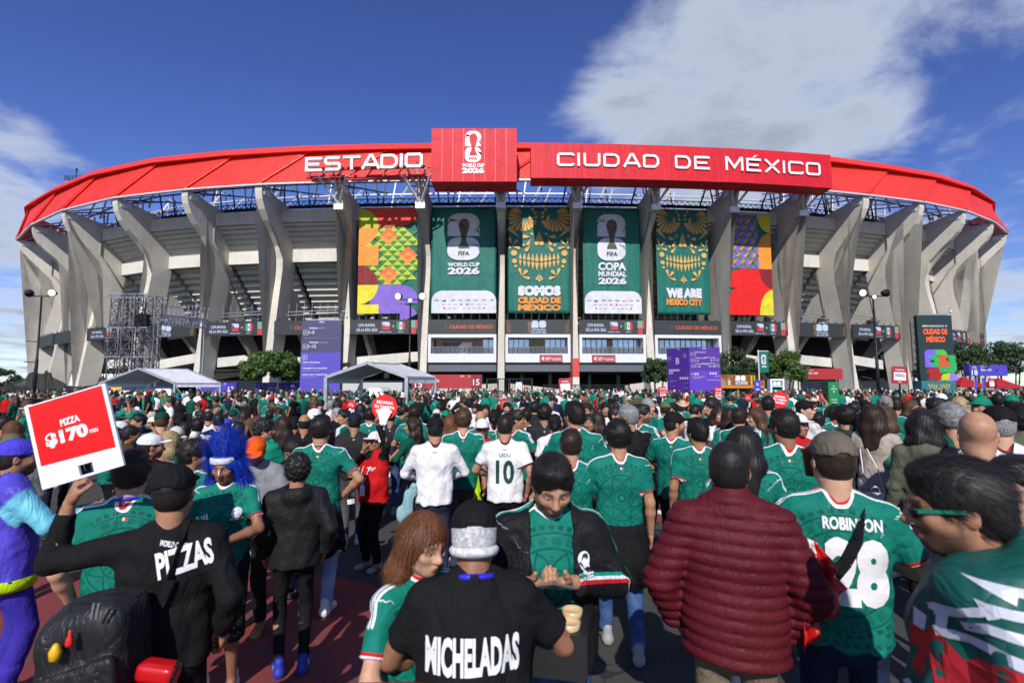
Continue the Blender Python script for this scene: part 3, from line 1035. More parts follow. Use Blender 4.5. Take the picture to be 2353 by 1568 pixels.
def on(o, e):
 o.matrix_parent_inverse = Matrix.LocRotScale(e.location, e.rotation_euler, None).inverted()
 return o
for i in range(1, 8):
 bm = bmesh.new()
 bar(bm, (BX0 + i * 1.75 * BK, Yf - .02, BZ0 + .05), (BX0 + i * 1.75 * BK, Yf - .02, BZ1 - .05), .05)
 on(obm('seam', bm, mat('pale_red_seam', (.72, .12, .13), .4), bx), bx)
on(flat_obj('emblem', fr, [[(5.3 + x, 3.1 + y) for x, y in p] for p in shape26(0, 0, 5.1)], LETW, bx, .06), bx)
on(flat_obj('emblem_cup', fr, [trophy(6.6, 4.2, 3.6)], REDT, bx, .10), bx)
on(text_obj('lettering', fr, [('FIFA', 6.6, 3.45, .5, dict(align='C', bold=.03))], REDT, bx, .10), bx)
on(text_obj('lettering', fr, [('WORLD CUP', 6.6, 2.35, .55, dict(align='C', bold=.04, width=3.5)), ('2026', 6.6, 1.4, .75, dict(align='C', bold=.05, width=3.5))], LETW, bx, .06), bx)
nb = empty('name_board', (28, 82, 34), label='long red curved board reading CIUDAD DE MÉXICO along the roof edge', cat='sign')
pts = arc_points(9.8, 3.0, 53.2, 9)
for a, b in zip(pts, pts[1:]):
 bm = bmesh.new()
 z0, z1 = 34.7, 40.4
 n = Vector((b.y - a.y, a.x - b.x, 0)).normalized() * -1
 bk = Vector((0, 3.4, 0))
 up0, up1 = Vector((0, 0, z0)), Vector((0, 0, z1))
 hexa(bm, [a + up0, b + up0, b + bk + up0, a + bk + up0, a + up1, b + up1, b + bk + up1, a + bk + up1])
 on(obm('board_panel', bm, REDT, nb), nb)
dense = arc_points(9.85, 3.0, 53.2, 200)
S = [0]
for a, b in zip(dense, dense[1:]):
 S.append(S[-1] + (b - a).length)
def along(s):
 for i in range(len(S) - 1):
  if S[i + 1] >= s:
   t = (s - S[i]) / (S[i + 1] - S[i])
   return dense[i].lerp(dense[i + 1], t), (dense[i + 1] - dense[i]).normalized()
 return dense[-1], (dense[-1] - dense[-2]).normalized()
s = 4.1
for ch in 'CIUDAD DE MÉXICO':
 if ch == ' ':
  s += 2.0
  continue
 gw = GW.get({'É': 'E'}.get(ch, ch), 1.25) * 2.15
 p, t = along(s + gw / 2)
 f = Frame(p + Vector((0, 0, 36.6)), t, (0, 0, 1))
 bm = bmesh.new()
 wide_glyph(bm, f, ch, -gw / 2, 0, 2.15, .12, .04)
 on(obm('letter', bm, LETW, nb), nb)
 s += gw + .5
es = empty('name_letters', (-24, 80, 36), label='free standing pale letters ESTADIO in front of the red roof edge', cat='sign')
x = -33.4
for ch in 'ESTADIO':
 gw = GW.get(ch, 1.25) * 2.2
 zz = 36.55 + (x + 33.3) * .02
 yy = 80.6 - (x + 33.3) * .05
 bm = bmesh.new()
 wide_glyph(bm, Frame((x, yy, zz), (1, -.05, 0), (0, 0, 1)), ch, 0, 0, 2.3, 0, .55, .2)
 on(obm('letter', bm, LETW, es), es)
 x += gw + .33
bm = bmesh.new()
REDB = mat('red_steel', (.42, .02, .03), .5, .2, var=.15)
for z in (36.3, 37.7):
 bar(bm, (-34, 82, z), (-13, 81, z), .4)
for i in range(9):
 bar(bm, (-34 + i * 2.5, 82 - i * .12, 36.3), (-32.8 + i * 2.5, 82 - i * .12, 37.7), .18)
on(obm('carrier_beam', bm, REDB, es), es)
def strut_fork(k):
 e = empty('sign_support', tuple(SP(k, 0, 3, 30)), label='white steel fork carrying the roof signs on fin %s' % ('above the first banner' if k == -2 else 'x'), cat='sign support', group='forks carrying the roof signs')
 P = lambda u, r, z: SP(k, u, r, z) if u >= 0 else SP(k - 1, 1 + u, r, z)
 for nm, segs in (('strut', [((0, 4.4, 32.4), (.17, 7.6, 36.3)), ((0, 4.4, 32.4), (-.17, 7.6, 36.3)), ((0, 4.6, 34.6), (.11, 8.0, 37.1)), ((0, 4.6, 34.6), (-.11, 8.0, 37.1)), ((0, 5.5, 34.0), (0, 7.8, 38.4))]),):
  for a, b in segs:
   bm = bmesh.new()
   bar(bm, P(*a), P(*b), .3)
   on(obm(nm, bm, WHITEM, e), e)
 bm = bmesh.new()
 q = SP(k, 0, 4.0, 32.0)
 box(bm, q.x - .8, q.x + .8, q.y - .9, q.y + .9, 31.6, 32.6)
 on(obm('foot_plate', bm, WHITEM, e), e)
 return e
for k, ds in ((-2, 'left of the leftmost banner'), (-1, 'between the two leftmost banners'), (0, 'under the red emblem box'), (1, 'left of the second trophy banner'),
              (2, 'right of the second trophy banner'), (3, 'left of the rightmost banner'), (4, 'under the right end of the name board')):
 e = strut_fork(k)
 e['label'] = 'white steel fork of struts carrying roof signs, ' + ds
# ------------------------------------------------------------------ banners
TEAL = cloth_banner('teal_banner_cloth', (.006, .135, .105))
BW = cloth_banner('white_banner_print', (.60, .61, .66))
GOLD = cloth_banner('gold_banner_print', (.62, .36, .10))
ORNG = cloth_banner('orange_banner_print', (.72, .26, .04))
CUPB = mat('bronze_cup_print', (.13, .06, .02), .5, var=.8, vscale=1.6)
BLKP = cloth_banner('black_banner_print', (.01, .01, .012))
bcol = lambda n, c: cloth_banner(n + '_banner_print', c)
LIME, RDO, ORG2, MAR, YEL, PUR = bcol('lime', (.42, .52, .02)), bcol('red', (.72, .045, .02)), bcol('light_orange', (.80, .27, .03)), bcol('maroon', (.20, .012, .018)), bcol('yellow', (.66, .58, .03)), bcol('purple', (.20, .12, .50))
DGRN, CORAL = bcol('leaf_green', (.035, .19, .045)), bcol('coral', (.72, .13, .04))
def drop(tx, ty, bx_, by_, r, n=8):
 a = math.atan2(by_ - ty, bx_ - tx)
 return [(tx, ty)] + [(bx_ + r * math.cos(a - math.pi * .62 + 1.24 * math.pi * i / n), by_ + r * math.sin(a - math.pi * .62 + 1.24 * math.pi * i / n)) for i in range(n + 1)]
def banner(k, xa, xb, label, zt=33.6):
 a0, b0_ = SP(k, 0, -.35, 0), SP(k, 1, -.35, 0)
 t = (b0_ - a0)
 pa = a0 + t * ((xa - a0.x) / t.x)
 pb = a0 + t * ((xb - a0.x) / t.x)
 zb = 14.6
 e = empty('hanging_banner', (pa.x, pa.y, zb), label=label, cat='banner', group='banners hung between the fins')
 fr = Frame((pa.x, pa.y, zb), pb - pa, (0, 0, 1))
 W, H = (pb - pa).length, zt - zb
 bm = bmesh.new()
 nx, nz = 26, 30
 V = [[bm.verts.new(fr.p(W * i / nx, H * j / nz, (.055 * math.sin(i * 1.9 + k) + .05 * math.sin(i * .8 + j * .25)) * (1 - j / nz * .6) - .12)) for i in range(nx + 1)] for j in range(nz + 1)]
 for j in range(nz):
  for i in range(nx):
   bm.faces.new((V[j][i], V[j][i + 1], V[j + 1][i + 1], V[j + 1][i])).smooth = True
 bm2 = bm
 me = bpy.data.meshes.new('cloth')
 bm2.to_mesh(me)
 bm2.free()
 o = on(link('cloth', me, e, TEAL), e)
 sm = o.modifiers.new('thick', 'SOLIDIFY')
 sm.thickness = .03
 bm = bmesh.new()
 for i in range(9):
  bar(bm, fr.p(W * i / 8, 0, -.1), fr.p(W * i / 8 + .15 * math.sin(i), -1.0, -.3), .05)
 bar(bm, fr.p(0, H, -.12), fr.p(W, H, -.12), .12)
 on(obm('guy_rope', bm, GALV, e), e)
 return e, fr, W, H
def fit26(e, fr, W, H, lines):
 s = W / 642.
 Y = lambda y: H - (y - 295) * (H / 1102.)
 X = lambda x: (x - 808) * s
 hh = Y(362) - Y(850)
 P = shape26(0, 0, 1)
 ww = (X(1285) - X(970)) / .5
 on(flat_obj('emblem', fr, [[(X(970) + x * ww, Y(850) + y * hh) for x, y in p] for p in P], BW, e, .06), e)
 on(flat_obj('cup_picture', fr, [trophy(X(1131), Y(730), Y(418) - Y(730))], CUPB, e, .09), e)
 on(flat_obj('cup_base', fr, [[(X(1076), Y(728)), (X(1188), Y(728)), (X(1178), Y(690)), (X(1086), Y(690))]], mat('cup_green_base', (.02, .09, .05), .5, var=.4), e, .11), e)
 on(text_obj('lettering', fr, [('FIFA', X(1133), Y(803), (Y(760) - Y(803)), dict(align='C', bold=.03))], BLKP, e, .09), e)
 on(text_obj('lettering', fr, [(t, X(1131), Y(b), Y(a) - Y(b), dict(align='C', bold=.05, width=X(1288) - X(976))) for t, a, b in lines], BW, e, .06), e)
 r = 105 * s
 on(flat_obj('sponsor_panel', fr, [rrect(X(822), X(1450), Y(1395), Y(1165), r, 8, (0, 0, 1, 1))], BW, e, .06), e)
 cols = {'g': mat('sponsor_green', (.02, .2, .12), .5), 'k': BLKP, 'r': mat('sponsor_red', (.5, .02, .03), .5), 'b': mat('sponsor_blue', (.02, .03, .25), .5), 'o': ORNG}
 row = [('aramco', 870, 'g'), ('ADI', 1030, 'b'), ('Coca-Cola', 1100, 'r'), ('KIA', 1180, 'k'), ('Lenovo', 1254, 'r'), ('QATAR', 1331, 'r'), ('VISA', 1408, 'b')]
 for c in 'gkrb':
  it = [(t, X(x), Y(1271), Y(1252) - Y(1271), dict(align='C', width=44 * s)) for t, x, q in row if q == c]
  if it:
   on(text_obj('sponsor_mark', fr, it, cols[c], e, .09), e)
 on(flat_obj('sponsor_mark', fr, [[(X(925 + i * 13), Y(1278)), (X(937 + i * 13), Y(1278)), (X(937 + i * 13 - 8 + i * 2), Y(1266 - i * 6)), (X(927 + i * 13 - 6), Y(1270 - i * 5))] for i in range(3)], BLKP, e, .09), e)
 on(flat_obj('sponsor_mark', fr, [rect(X(x - 16), X(x + 16), Y(1310), Y(1302)) for x in (938, 995, 1053, 1215, 1285, 1342)] + [rect(X(x - 14), X(x + 14), Y(1349), Y(1342)) for x in (995, 1043, 1140, 1188, 1236, 1284)] +
    [rect(X(q), X(q + 1.2), Y(1280), Y(1245)) for q in (907, 985, 1063, 1140, 1217, 1293, 1370)] + [rect(X(q), X(q + 1.2), Y(1317), Y(1293)) for q in (968, 1022, 1080, 1138, 1190, 1250, 1310)],
    mat('sponsor_grey', (.25, .25, .27), .5), e, .09), e)
 on(flat_obj('sponsor_mark', fr, [rect(X(1160), X(1180), Y(1314), Y(1295)), circ(X(1111), Y(1305), 11 * s, 8), rect(X(1325), X(1340), Y(1352), Y(1334)), drop(X(947), Y(1356), X(947), Y(1342), 9 * s)], cols['r'], e, .09), e)
def skull(e, fr, W, H, lines):
 s = W / 637.
 Y = lambda y: H - (y - 292) * (H / 1091.)
 X = lambda x: (x - 1573) * s
 D = []
 for x, a, b, r in ((1700, 768, 820, 13), (1742, 768, 824, 14.5), (1785, 768, 830, 16), (1826, 768, 836, 17), (1868, 768, 839, 18)):
  D.append((x, a, x, b, r))
 for x, a, b, r in ((1700, 902, 852, 12.5), (1743, 913, 860, 14), (1785, 925, 868, 15.5), (1827, 938, 875, 17), (1868, 950, 881, 18)):
  D.append((x, a, x, b, r))
 D += [(1890, 540, 1867, 668, 23), (1697, 613, 1590, 520, 24), (1612, 682, 1594, 620, 14), (1618, 690, 1663, 645, 15), (1615, 702, 1686, 718, 15), (1806, 604, 1742, 600, 19), (1806, 622, 1778, 676, 17),
          (1806, 688, 1762, 738, 18), (1713, 1004, 1693, 938, 16), (1716, 1004, 1758, 957, 18), (1717, 1008, 1781, 1026, 16), (1891, 985, 1865, 1036, 11), (1783, 372, 1800, 410, 15)]
 for i in range(13):
  a = R(132 + i * 15.5)
  l = 175 - 8 * abs(i - 6)
  D.append((1748 + 42 * math.cos(a), 378 - 42 * math.sin(a), 1748 + l * math.cos(a), 378 - l * math.sin(a), 17))
 C = [(1635, 770, 31), (1642, 853, 25), (1653, 903, 15), (1596, 713, 13), (1734, 686, 14), (1818, 572, 14), (1853, 443, 14), (1858, 398, 14), (1852, 355, 14), (1826, 318, 14)]
 polys = []
 for sg in (0, 1):
  fx = (lambda x: x) if not sg else (lambda x: 2 * 1892 - x)
  for tx, ty, bx_, by_, r in D:
   if Y(by_) + r * s > H - .1:
    by_ = 292 + r + 8
   polys.append(drop(X(fx(tx)), Y(ty), min(max(X(fx(bx_)), r * s), W - r * s), Y(by_), r * s))
  for x, y, r in C:
   polys.append(circ(X(fx(x)), Y(y), r * s, 14))
 polys.append(drop(X(1892), Y(985), X(1892), Y(1052), 11 * s))
 on(flat_obj('skull_print', fr, polys, GOLD, e, .06), e)
 for i, (t, a, b, c) in enumerate(lines):
  on(text_obj('lettering', fr, [(t, X(1892), Y(b), Y(a) - Y(b), dict(align='C', bold=.09 if i == 0 else .06, width=X(2108) - X(1678)))], BW if i == 0 else ORNG, e, .06), e)
e, fr, W, H = banner(-2, -27.2, -15.75, 'banner with colourful geometric 26 shapes and green triangles, leftmost of six')
s = W / 640.
X = lambda x: (x - 75) * s
Y = lambda y: H - (y - 300) * (H / 1105.)
q = lambda cx, cy, r, a0, a1: [(X(cx), Y(cy))] + [(X(cx + r * math.cos(R(a0 + (a1 - a0) * i / 14))), Y(cy - r * math.sin(R(a0 + (a1 - a0) * i / 14)))) for i in range(15)]
RX = lambda a, b, c, d: rect(X(a), X(b), Y(d), Y(c))
on(flat_obj('print_red', fr, [RX(76, 480, 301, 500), q(480, 301, 199, -90, 0)], RDO, e, .04), e)
on(flat_obj('print_purple', fr, [RX(200, 500, 1108, 1404), q(500, 1300, 190, 0, 90), [(X(520), Y(1300)), (X(690), Y(1300)), (X(520), Y(1306))], q(500, 1500, 195, 28, 90)], PUR, e, .04), e)
on(flat_obj('print_lime', fr, [q(76, 505, 197, 0, 90)], LIME, e, .07), e)
on(flat_obj('print_orange', fr, [q(76, 505, 197, -90, 0), RX(76, 277, 702, 905)], ORG2, e, .07), e)
on(flat_obj('print_maroon', fr, [q(78, 1108, 203, 0, 90)], MAR, e, .07), e)
on(flat_obj('print_yellow', fr, [q(78, 1108, 203, -90, 0), RX(78, 290, 1310, 1404)], YEL, e, .07), e)
inside = lambda x, y: (500 <= y <= 697 and x > 100 and math.hypot(x - 76, y - 505) > 197 and (x < 475 or math.hypot(x - 475, y - 697) < 197)) or \
 (697 < y <= 1106 and x > (277 if y < 905 else 100) and (y < 905 or math.hypot(x - 78, y - 1108) > 203) and (x < 475 or math.hypot(x - 475, (y - 905)) < 204))
tg, tl, dr, do = [], [], [], []
for j in range(12):
 for i in range(-1, 13):
  x0, y0 = 76 + i * 49 + (j % 2) * 0, 500 + j * 50.5
  up = [(x0, y0 + 50), (x0 + 98, y0 + 50), (x0 + 49, y0)]
  if (i + j) % 2 == 0:
   c = (x0 + 49, y0 + 33)
   if inside(*c):
    tl.append([(X(a), Y(b)) for a, b in up])
  else:
   c = (x0 + 49, y0 + 16)
   if inside(*c):
    tg.append([(X(a), Y(b)) for a, b in [(x0, y0), (x0 + 98, y0), (x0 + 49, y0 + 50)]])
on(flat_obj('print_triangles', fr, tg, DGRN, e, .05), e)
on(flat_obj('print_triangles', fr, tl, LIME, e, .055), e)
for cx, cy in ((375, 600), (570, 805), (380, 1005)):
 dr.append([(X(cx - 97), Y(cy)), (X(cx), Y(cy - 97)), (X(cx + 97), Y(cy))])
 do.append([(X(cx - 97), Y(cy)), (X(cx), Y(cy + 97)), (X(cx + 97), Y(cy))])
 do.append([(X(cx - 46), Y(cy)), (X(cx), Y(cy - 46)), (X(cx + 46), Y(cy))])
on(flat_obj('print_diamond', fr, dr, CORAL, e, .08), e)
on(flat_obj('print_diamond', fr, do, ORG2, e, .085), e)
on(flat_obj('print_diamond', fr, [[(X(cx - 46), Y(cy)), (X(cx), Y(cy + 46)), (X(cx + 46), Y(cy))] for cx, cy in ((375, 600), (570, 805), (380, 1005))], CORAL, e, .095), e)
e, fr, W, H = banner(-1, -14.3, -2.75, 'green banner with gold cup and the words WORLD CUP 2026')
fit26(e, fr, W, H, [('WORLD CUP', 877, 915), ('2026', 930, 993)])
e, fr, W, H = banner(0, -.75, 10.3, 'green banner with gold skull ornament reading SOMOS CIUDAD DE MÉXICO')
skull(e, fr, W, H, [('SOMOS', 1112, 1195, 0), ('CIUDAD DE', 1222, 1278, 0), ('MÉXICO', 1297, 1352, 0)])
e, fr, W, H = banner(1, 12.5, 22.8, 'green banner with gold cup and the words COPA MUNDIAL 2026')
fit26(e, fr, W, H, [('COPA', 872, 946), ('MUNDIAL', 962, 1012), ('2026', 1030, 1090)])
e, fr, W, H = banner(2, 25.7, 35.3, 'green banner with gold skull ornament reading WE ARE MEXICO CITY')
skull(e, fr, W, H, [('WE ARE', 1122, 1205, 0), ('MEXICO CITY', 1228, 1286, 0)])
e, fr, W, H = banner(3, 38.3, 47.4, 'banner with purple lattice, orange arch and red shapes, rightmost of six', 33.2)
s = W / 123.
X = lambda x: (x - 1662) * s
Y = lambda y: H - (y - 485) * (H / 235.)
on(flat_obj('print_purple', fr, [rect(X(1672), X(1750), Y(612), Y(486))], PUR, e, .04), e)
lat = []
for i in range(-4, 9):
 for sg in (1, -1):
  x = 1672 + i * 26
  pts = []
  a = Vector((x, 486 if sg > 0 else 612))
  b = Vector((x + 63 * 1.6, 486 + 126)) if sg > 0 else Vector((x + 63 * 1.6, 486))
  d = (b - a)
  t0 = max(0, (1672 - a.x) / d.x)
  t1 = min(1, (1750 - a.x) / d.x)
  if t1 > t0:
   a2, b2 = a + d * t0, a + d * t1
   lat += [[(X(p), Y(q_)) for p, q_ in qd] for qd in stroke([tuple(a2), tuple(b2)], 5)]
on(flat_obj('print_lattice', fr, lat, DGRN, e, .06), e)
on(flat_obj('print_bars', fr, [[(X(1680 + i * 20.5 + m * 4 + (j % 2) * 10), Y(505 + j * 16 + m * 0)), (X(1683 + i * 20.5 + m * 4 + (j % 2) * 10), Y(505 + j * 16)), (X(1690 + i * 20.5 + m * 4 + (j % 2) * 10), Y(496 + j * 16)), (X(1687 + i * 20.5 + m * 4 + (j % 2) * 10), Y(496 + j * 16))] for i in range(3) for j in range(7) for m in range(2)], ORG2, e, .08), e)['kind'] = 'stuff'
on(flat_obj('print_lime', fr, [[(X(1750), Y(486)), (X(1784), Y(486)), (X(1784), Y(527))] + [(X(1784 - 34 * math.sin(R(t))), Y(486 + 41 * math.cos(R(t)))) for t in range(10, 90, 10)]], YEL, e, .05), e)
on(flat_obj('print_orange', fr, [[(X(1750), Y(612)), (X(1784), Y(612)), (X(1784), Y(528))] + [(X(1784 - 34 * math.sin(R(t))), Y(562 - 34 * math.cos(R(t)))) for t in range(10, 91, 10)]], ORG2, e, .05), e)
on(flat_obj('print_maroon', fr, [[(X(1784), Y(612)), (X(1784), Y(657))] + [(X(1784 - 34 * math.sin(R(t))), Y(612 + 45 * math.cos(R(t)))) for t in range(10, 91, 10)]], MAR, e, .055), e)
on(flat_obj('print_red', fr, [[(X(1784), Y(613)), (X(1784), Y(719)), (X(1664), Y(719)), (X(1666), Y(690)), (X(1676), Y(665)), (X(1690), Y(658)), (X(1666), Y(657)), (X(1668), Y(640)), (X(1680), Y(620)), (X(1700), Y(613))]], bcol('pure_red', (.70, .012, .010)), e, .04), e)
on(flat_obj('print_yellow', fr, [[(X(1784), Y(719)), (X(1784), Y(660))] + [(X(1784 - 36 * math.sin(R(t))), Y(719 - 59 * math.cos(R(t)))) for t in range(10, 91, 10)]], YEL, e, .055), e)
# ------------------------------------------------------------------ plaza furniture
PURS = mat('purple_screen', (.075, .055, .36), .45, var=.08, vscale=.5, emit=.22)
PURD = mat('slate_purple_screen', (.05, .048, .12), .45, var=.08, emit=.2)
PURK = mat('kiosk_purple', (.10, .035, .42), .5, var=.06)
PURK2 = mat('kiosk_deep_purple', (.075, .018, .27), .5, var=.06)
PANELW = mat('grey_white_print', (.50, .50, .58), .5)
TEALP = mat('teal_pattern_panel', (.02, .17, .19), .5, var=.06)
GOLDP = mat('ochre_pattern_print', (.56, .33, .05), .5)
SIGNR = mat('sign_red', (.38, .025, .032), .45, var=.06)
SIGNP = mat('sign_violet', (.075, .05, .44), .45, var=.06)
SIGNP2 = mat('sign_deep_violet', (.05, .03, .30), .45)
NAVY = mat('stall_navy', (.012, .016, .05), .6)
def arrow_box(fr, x, y, s, ang):
 L = []
 for q in stroke(rnd_corner([(x, y), (x + s, y), (x + s, y + s), (x, y + s)], s * .15), s * .07, True):
  L.append(q)
 c = Vector((x + s / 2, y + s / 2))
 d = Vector((math.cos(ang), math.sin(ang)))
 n = Vector((-d.y, d.x))
 L += stroke([tuple(c - d * s * .28), tuple(c + d * s * .26)], s * .08)
 L += stroke([tuple(c + n * s * .2 + d * s * .06), tuple(c + d * s * .27), tuple(c - n * s * .2 + d * s * .06)], s * .08)
 return L
def pattern_panel(e, fr, w, h):
 on(flat_obj('pattern_face', fr, [rect(0, w, 0, h)], TEALP, e, .02), e)
 P = []
 for sg in (-1, 1):
  cx, cy = w / 2 + sg * w * .22, h * .55
  for i in range(11):
   a = R(90 + sg * (-20 + i * 21))
   l = w * .23
   P.append(drop(cx + .06 * w * math.cos(a), min(h * .96, max(.04 * h, cy + .06 * w * math.sin(a))), cx + l * math.cos(a), min(h * .93, max(.07 * h, cy + l * math.sin(a))), w * .022))
  P += [circ(w / 2 + sg * w * .055, h * t, w * .018, 8) for t in (.2, .42, .64, .86)]
 on(flat_obj('pattern_print', fr, P, GOLDP, e, .04), e)
def led_tower(name, x0, x1, yt, yb, ybase, Y, label, rz=0):
 A, B = PV(x0, yb, Y), PV(x1, yb, Y)
 T = PV(x0, yt, Y)
 w, h, zb = B.x - A.x, T.z - A.z, A.z
 e = empty(name, ((A.x + B.x) / 2, Y, 0), label=label, cat='screen')
 fr = Frame((A.x, Y, zb), (1, 0, 0), (0, 0, 1))
 bm = bmesh.new()
 box(bm, A.x, B.x, Y, Y + .35, zb, zb + h)
 on(obm('screen_case', bm, BLACKM, e), e)
 bm = bmesh.new()
 box(bm, A.x + .1, B.x - .05, Y + .02, Y + 1.2, 0, zb - .05)
 on(obm('plinth', bm, TEALP, e), e)
 pattern_panel(e, Frame((A.x + .1, Y + .02, .02), (1, 0, 0), (0, 0, 1)), w - .15, zb - .1)
 bm = bmesh.new()
 for x in (A.x + .2, B.x - .2):
  for y in (Y + .5, Y + 1.1):
   bar(bm, (x, y, 0), (x, y, zb + h + .1), .07)
 for i in range(10):
  z = zb * .2 + i * (h + zb) / 11
  bar(bm, (A.x + .2, Y + .5, z), (A.x + .2, Y + 1.1, z + .5), .05)
  bar(bm, (B.x - .2, Y + .5, z), (B.x - .2, Y + 1.1, z + .5), .05)
  bar(bm, (A.x + .2, Y + 1.1, z), (B.x - .2, Y + 1.1, z + .4), .05)
 bar(bm, (A.x + .3, Y + .3, zb + h + .1), (B.x - .2, Y + .3, zb + h + .1), .14)
 on(obm('lattice_frame', bm, GALV, e), e)
 bm = bmesh.new()
 x = B.x - .25
 tube(bm, [(x, Y + .4, zb + h), (x, Y + .4, zb + h + .7), (x + .12, Y + .4, zb + h + .95), (x + .35, Y + .4, zb + h + 1.0), (x + .52, Y + .4, zb + h + .85), (x + .55, Y + .4, zb + h + .6)], .03, 6)
 lathe(bm, [(.03, 0), (.09, -.05), (.13, -.2), (.1, -.32), (.02, -.38)], (x + .55, Y + .4, zb + h + .62), 10)
 on(obm('dome_camera', bm, WHITEM, e), e)
 return e, fr, w, h
e, fr, w, h = led_tower('direction_screen', 687, 781, 736, 906, 936, 48, 'tall violet direction screen listing ramps and tunnels, left of the middle')
on(flat_obj('screen_face', fr, [rect(.04, w - .04, .04, h * .565)], PURS, e, .02), e)
on(flat_obj('screen_face', fr, [rect(.04, w - .04, h * .565, h - .04)], PURD, e, .02), e)
on(flat_obj('screen_badge', fr, [rrect(w * .41, w * .6, h * .957, h - .04, .12, 3, (1, 1, 0, 0))], PURS, e, .035), e)
on(text_obj('lettering', fr, [('FIFA', w * .505, h * .968, .16, dict(align='C')), ('RAMPAS', w * .2, h * .885, .15, {}), ('1–3', w * .19, h * .82, .28, {}), ('TÚNELES', w * .2, h * .69, .15, {}), ('1–12', w * .19, h * .63, .28, {}),
                              ('Centro de prensa', w * .06, h * .425, .16, {}), ('Complejo de transmisión', w * .06, h * .345, .16, {}), ('Centro para trabajadores', w * .06, h * .26, .16, {})], SCREENW, e, .05), e)
on(text_obj('lettering_italic', fr, [('RAMPS', w * .41, h * .885, .15, dict(shear=.2, bold=0)), ('TUNNELS', w * .43, h * .69, .15, dict(shear=.2, bold=0)), ('Media Center', w * .06, h * .39, .13, dict(shear=.2, bold=0)), ('Broadcast Compound', w * .06, h * .312, .13, dict(shear=.2, bold=0)), ('Workforce Center', w * .06, h * .228, .13, dict(shear=.2, bold=0))],
   mat('screen_grey', (.3, .3, .42), .5, emit=.2), e, .05), e)
on(flat_obj('arrow', fr, arrow_box(fr, w * .06, h * .805, .42, math.pi) + arrow_box(fr, w * .06, h * .615, .42, math.pi) + arrow_box(fr, w * .06, h * .475, .42, math.pi), SCREENW, e, .05), e)
on(flat_obj('divider', fr, [rect(w * .07, w * .92, h * .762, h * .766)], mat('screen_bronze', (.25, .18, .15), .5, emit=.2), e, .05), e)
bm = bmesh.new()
box(bm, fr.o.x + w + .05, fr.o.x + w + .75, 48.1, 48.5, fr.o.z + h * .38, fr.o.z + h * .43)
bar(bm, (fr.o.x + w - .1, 48.4, fr.o.z + h * .36), (fr.o.x + w + .4, 48.4, fr.o.z + h * .39), .08)
on(obm('flood_lamp', bm, BLACKM, e), e)
e, fr, w, h = led_tower('welcome_screen', 2114, 2196, 724, 873, 905, 52, 'tall dark welcome screen reading BIENVENIDOS A CIUDAD DE MÉXICO')
SCRK = mat('screen_dark_green', (.012, .03, .03), .45, emit=.15)
on(flat_obj('screen_face', fr, [rect(.03, w - .03, .03, h - .03)], SCRK, e, .02), e)
on(text_obj('lettering', fr, [('BIENVENIDOS A', w * .5, h * .82, .17, dict(align='C', width=w * .7))], SCREENW, e, .05), e)
on(text_obj('lettering', fr, [('CIUDAD DE', w * .5, h * .71, .5, dict(align='C', width=w * .68, bold=.05)), ('MÉXICO', w * .5, h * .59, .5, dict(align='C', width=w * .53, bold=.05))], mat('screen_orange', (.75, .10, .02), .5, emit=.35), e, .05), e)
SV, SG, SO, SR, SY, SL, SD = [mat('screen_' + n, c, .5, emit=.28) for n, c in (('violet', (.16, .08, .75)), ('green', (.05, .36, .05)), ('rust', (.42, .08, .015)), ('blood', (.28, .01, .015)), ('lime', (.38, .42, .01)), ('lilac', (.22, .13, .62)), ('emerald', (.015, .28, .08)))]
U = w / 100.
HH = h * .47 / 100
Q = lambda L: [(a * U, b * HH) for a, b in L]
on(flat_obj('picture_violet', fr, [Q([(16, 42), (16, 90), (20, 97), (30, 100), (48, 100), (48, 80), (30, 62), (48, 42)])], SV, e, .04), e)
on(flat_obj('picture_green', fr, [Q([(48, 100), (48, 82), (80, 82), (78, 92), (70, 100)])], SG, e, .04), e)
on(flat_obj('picture_emerald', fr, [Q([(24, 78), (46, 88), (54, 78), (54, 42), (44, 42), (24, 52), (44, 60)]), Q([(78, 82), (100, 82), (104, 72), (98, 64), (104, 56), (104, 34), (96, 24), (56, 24), (54, 40), (84, 60)])], SD, e, .05), e)
on(flat_obj('picture_rust', fr, [Q([(54, 42), (54, 78), (60, 82), (82, 82), (74, 66), (84, 60), (84, 42)])], SO, e, .06), e)
on(flat_obj('picture_blood', fr, [Q([(22, 0), (26, 22), (18, 24), (22, 38), (54, 42), (58, 24), (66, 20), (60, 0)])], SR, e, .045), e)
on(flat_obj('picture_lime', fr, [Q([(58, 0), (58, 12), (64, 20), (84, 24), (82, 10), (78, 0)])], SY, e, .055), e)
on(flat_obj('picture_lilac', fr, [Q([(78, 0), (82, 12), (86, 24), (98, 22), (104, 10), (106, 0)])], SL, e, .05), e)
on(flat_obj('picture_dots', fr, [Q([(x, y), (x + 5, y + 4), (x + 10, y), (x + 5, y - 4)]) for x, y in ((86, 74), (86, 50), (92, 62), (66, 32), (80, 32), (92, 40), (88, 30), (28, 52), (40, 54), (36, 74), (44, 66))], SG, e, .07), e)
e = empty('information_kiosk', (15.8, 45, 0), label='purple cube kiosk covered with direction arrows and ramp numbers', cat='kiosk')
F0, F1 = PV(1582, 797, 44), PV(1653, 797, 44)
L0 = PV(1531, 802, 46.2)
ht = F0.z
A, B, C = Vector((F0.x, 44, 0)), Vector((F1.x, 44, 0)), Vector((L0.x, 46.2, 0))
bm = bmesh.new()
D = B + (C - A)
up = Vector((0, 0, ht))
hexa(bm, [A, B, D, C, A + up, B + up, D + up, C + up])
on(obm('kiosk_body', bm, PURK, e), e)
fr, fl = Frame(A, B - A, (0, 0, 1)), Frame(C, A - C, (0, 0, 1))
w, wl = (B - A).length, (A - C).length
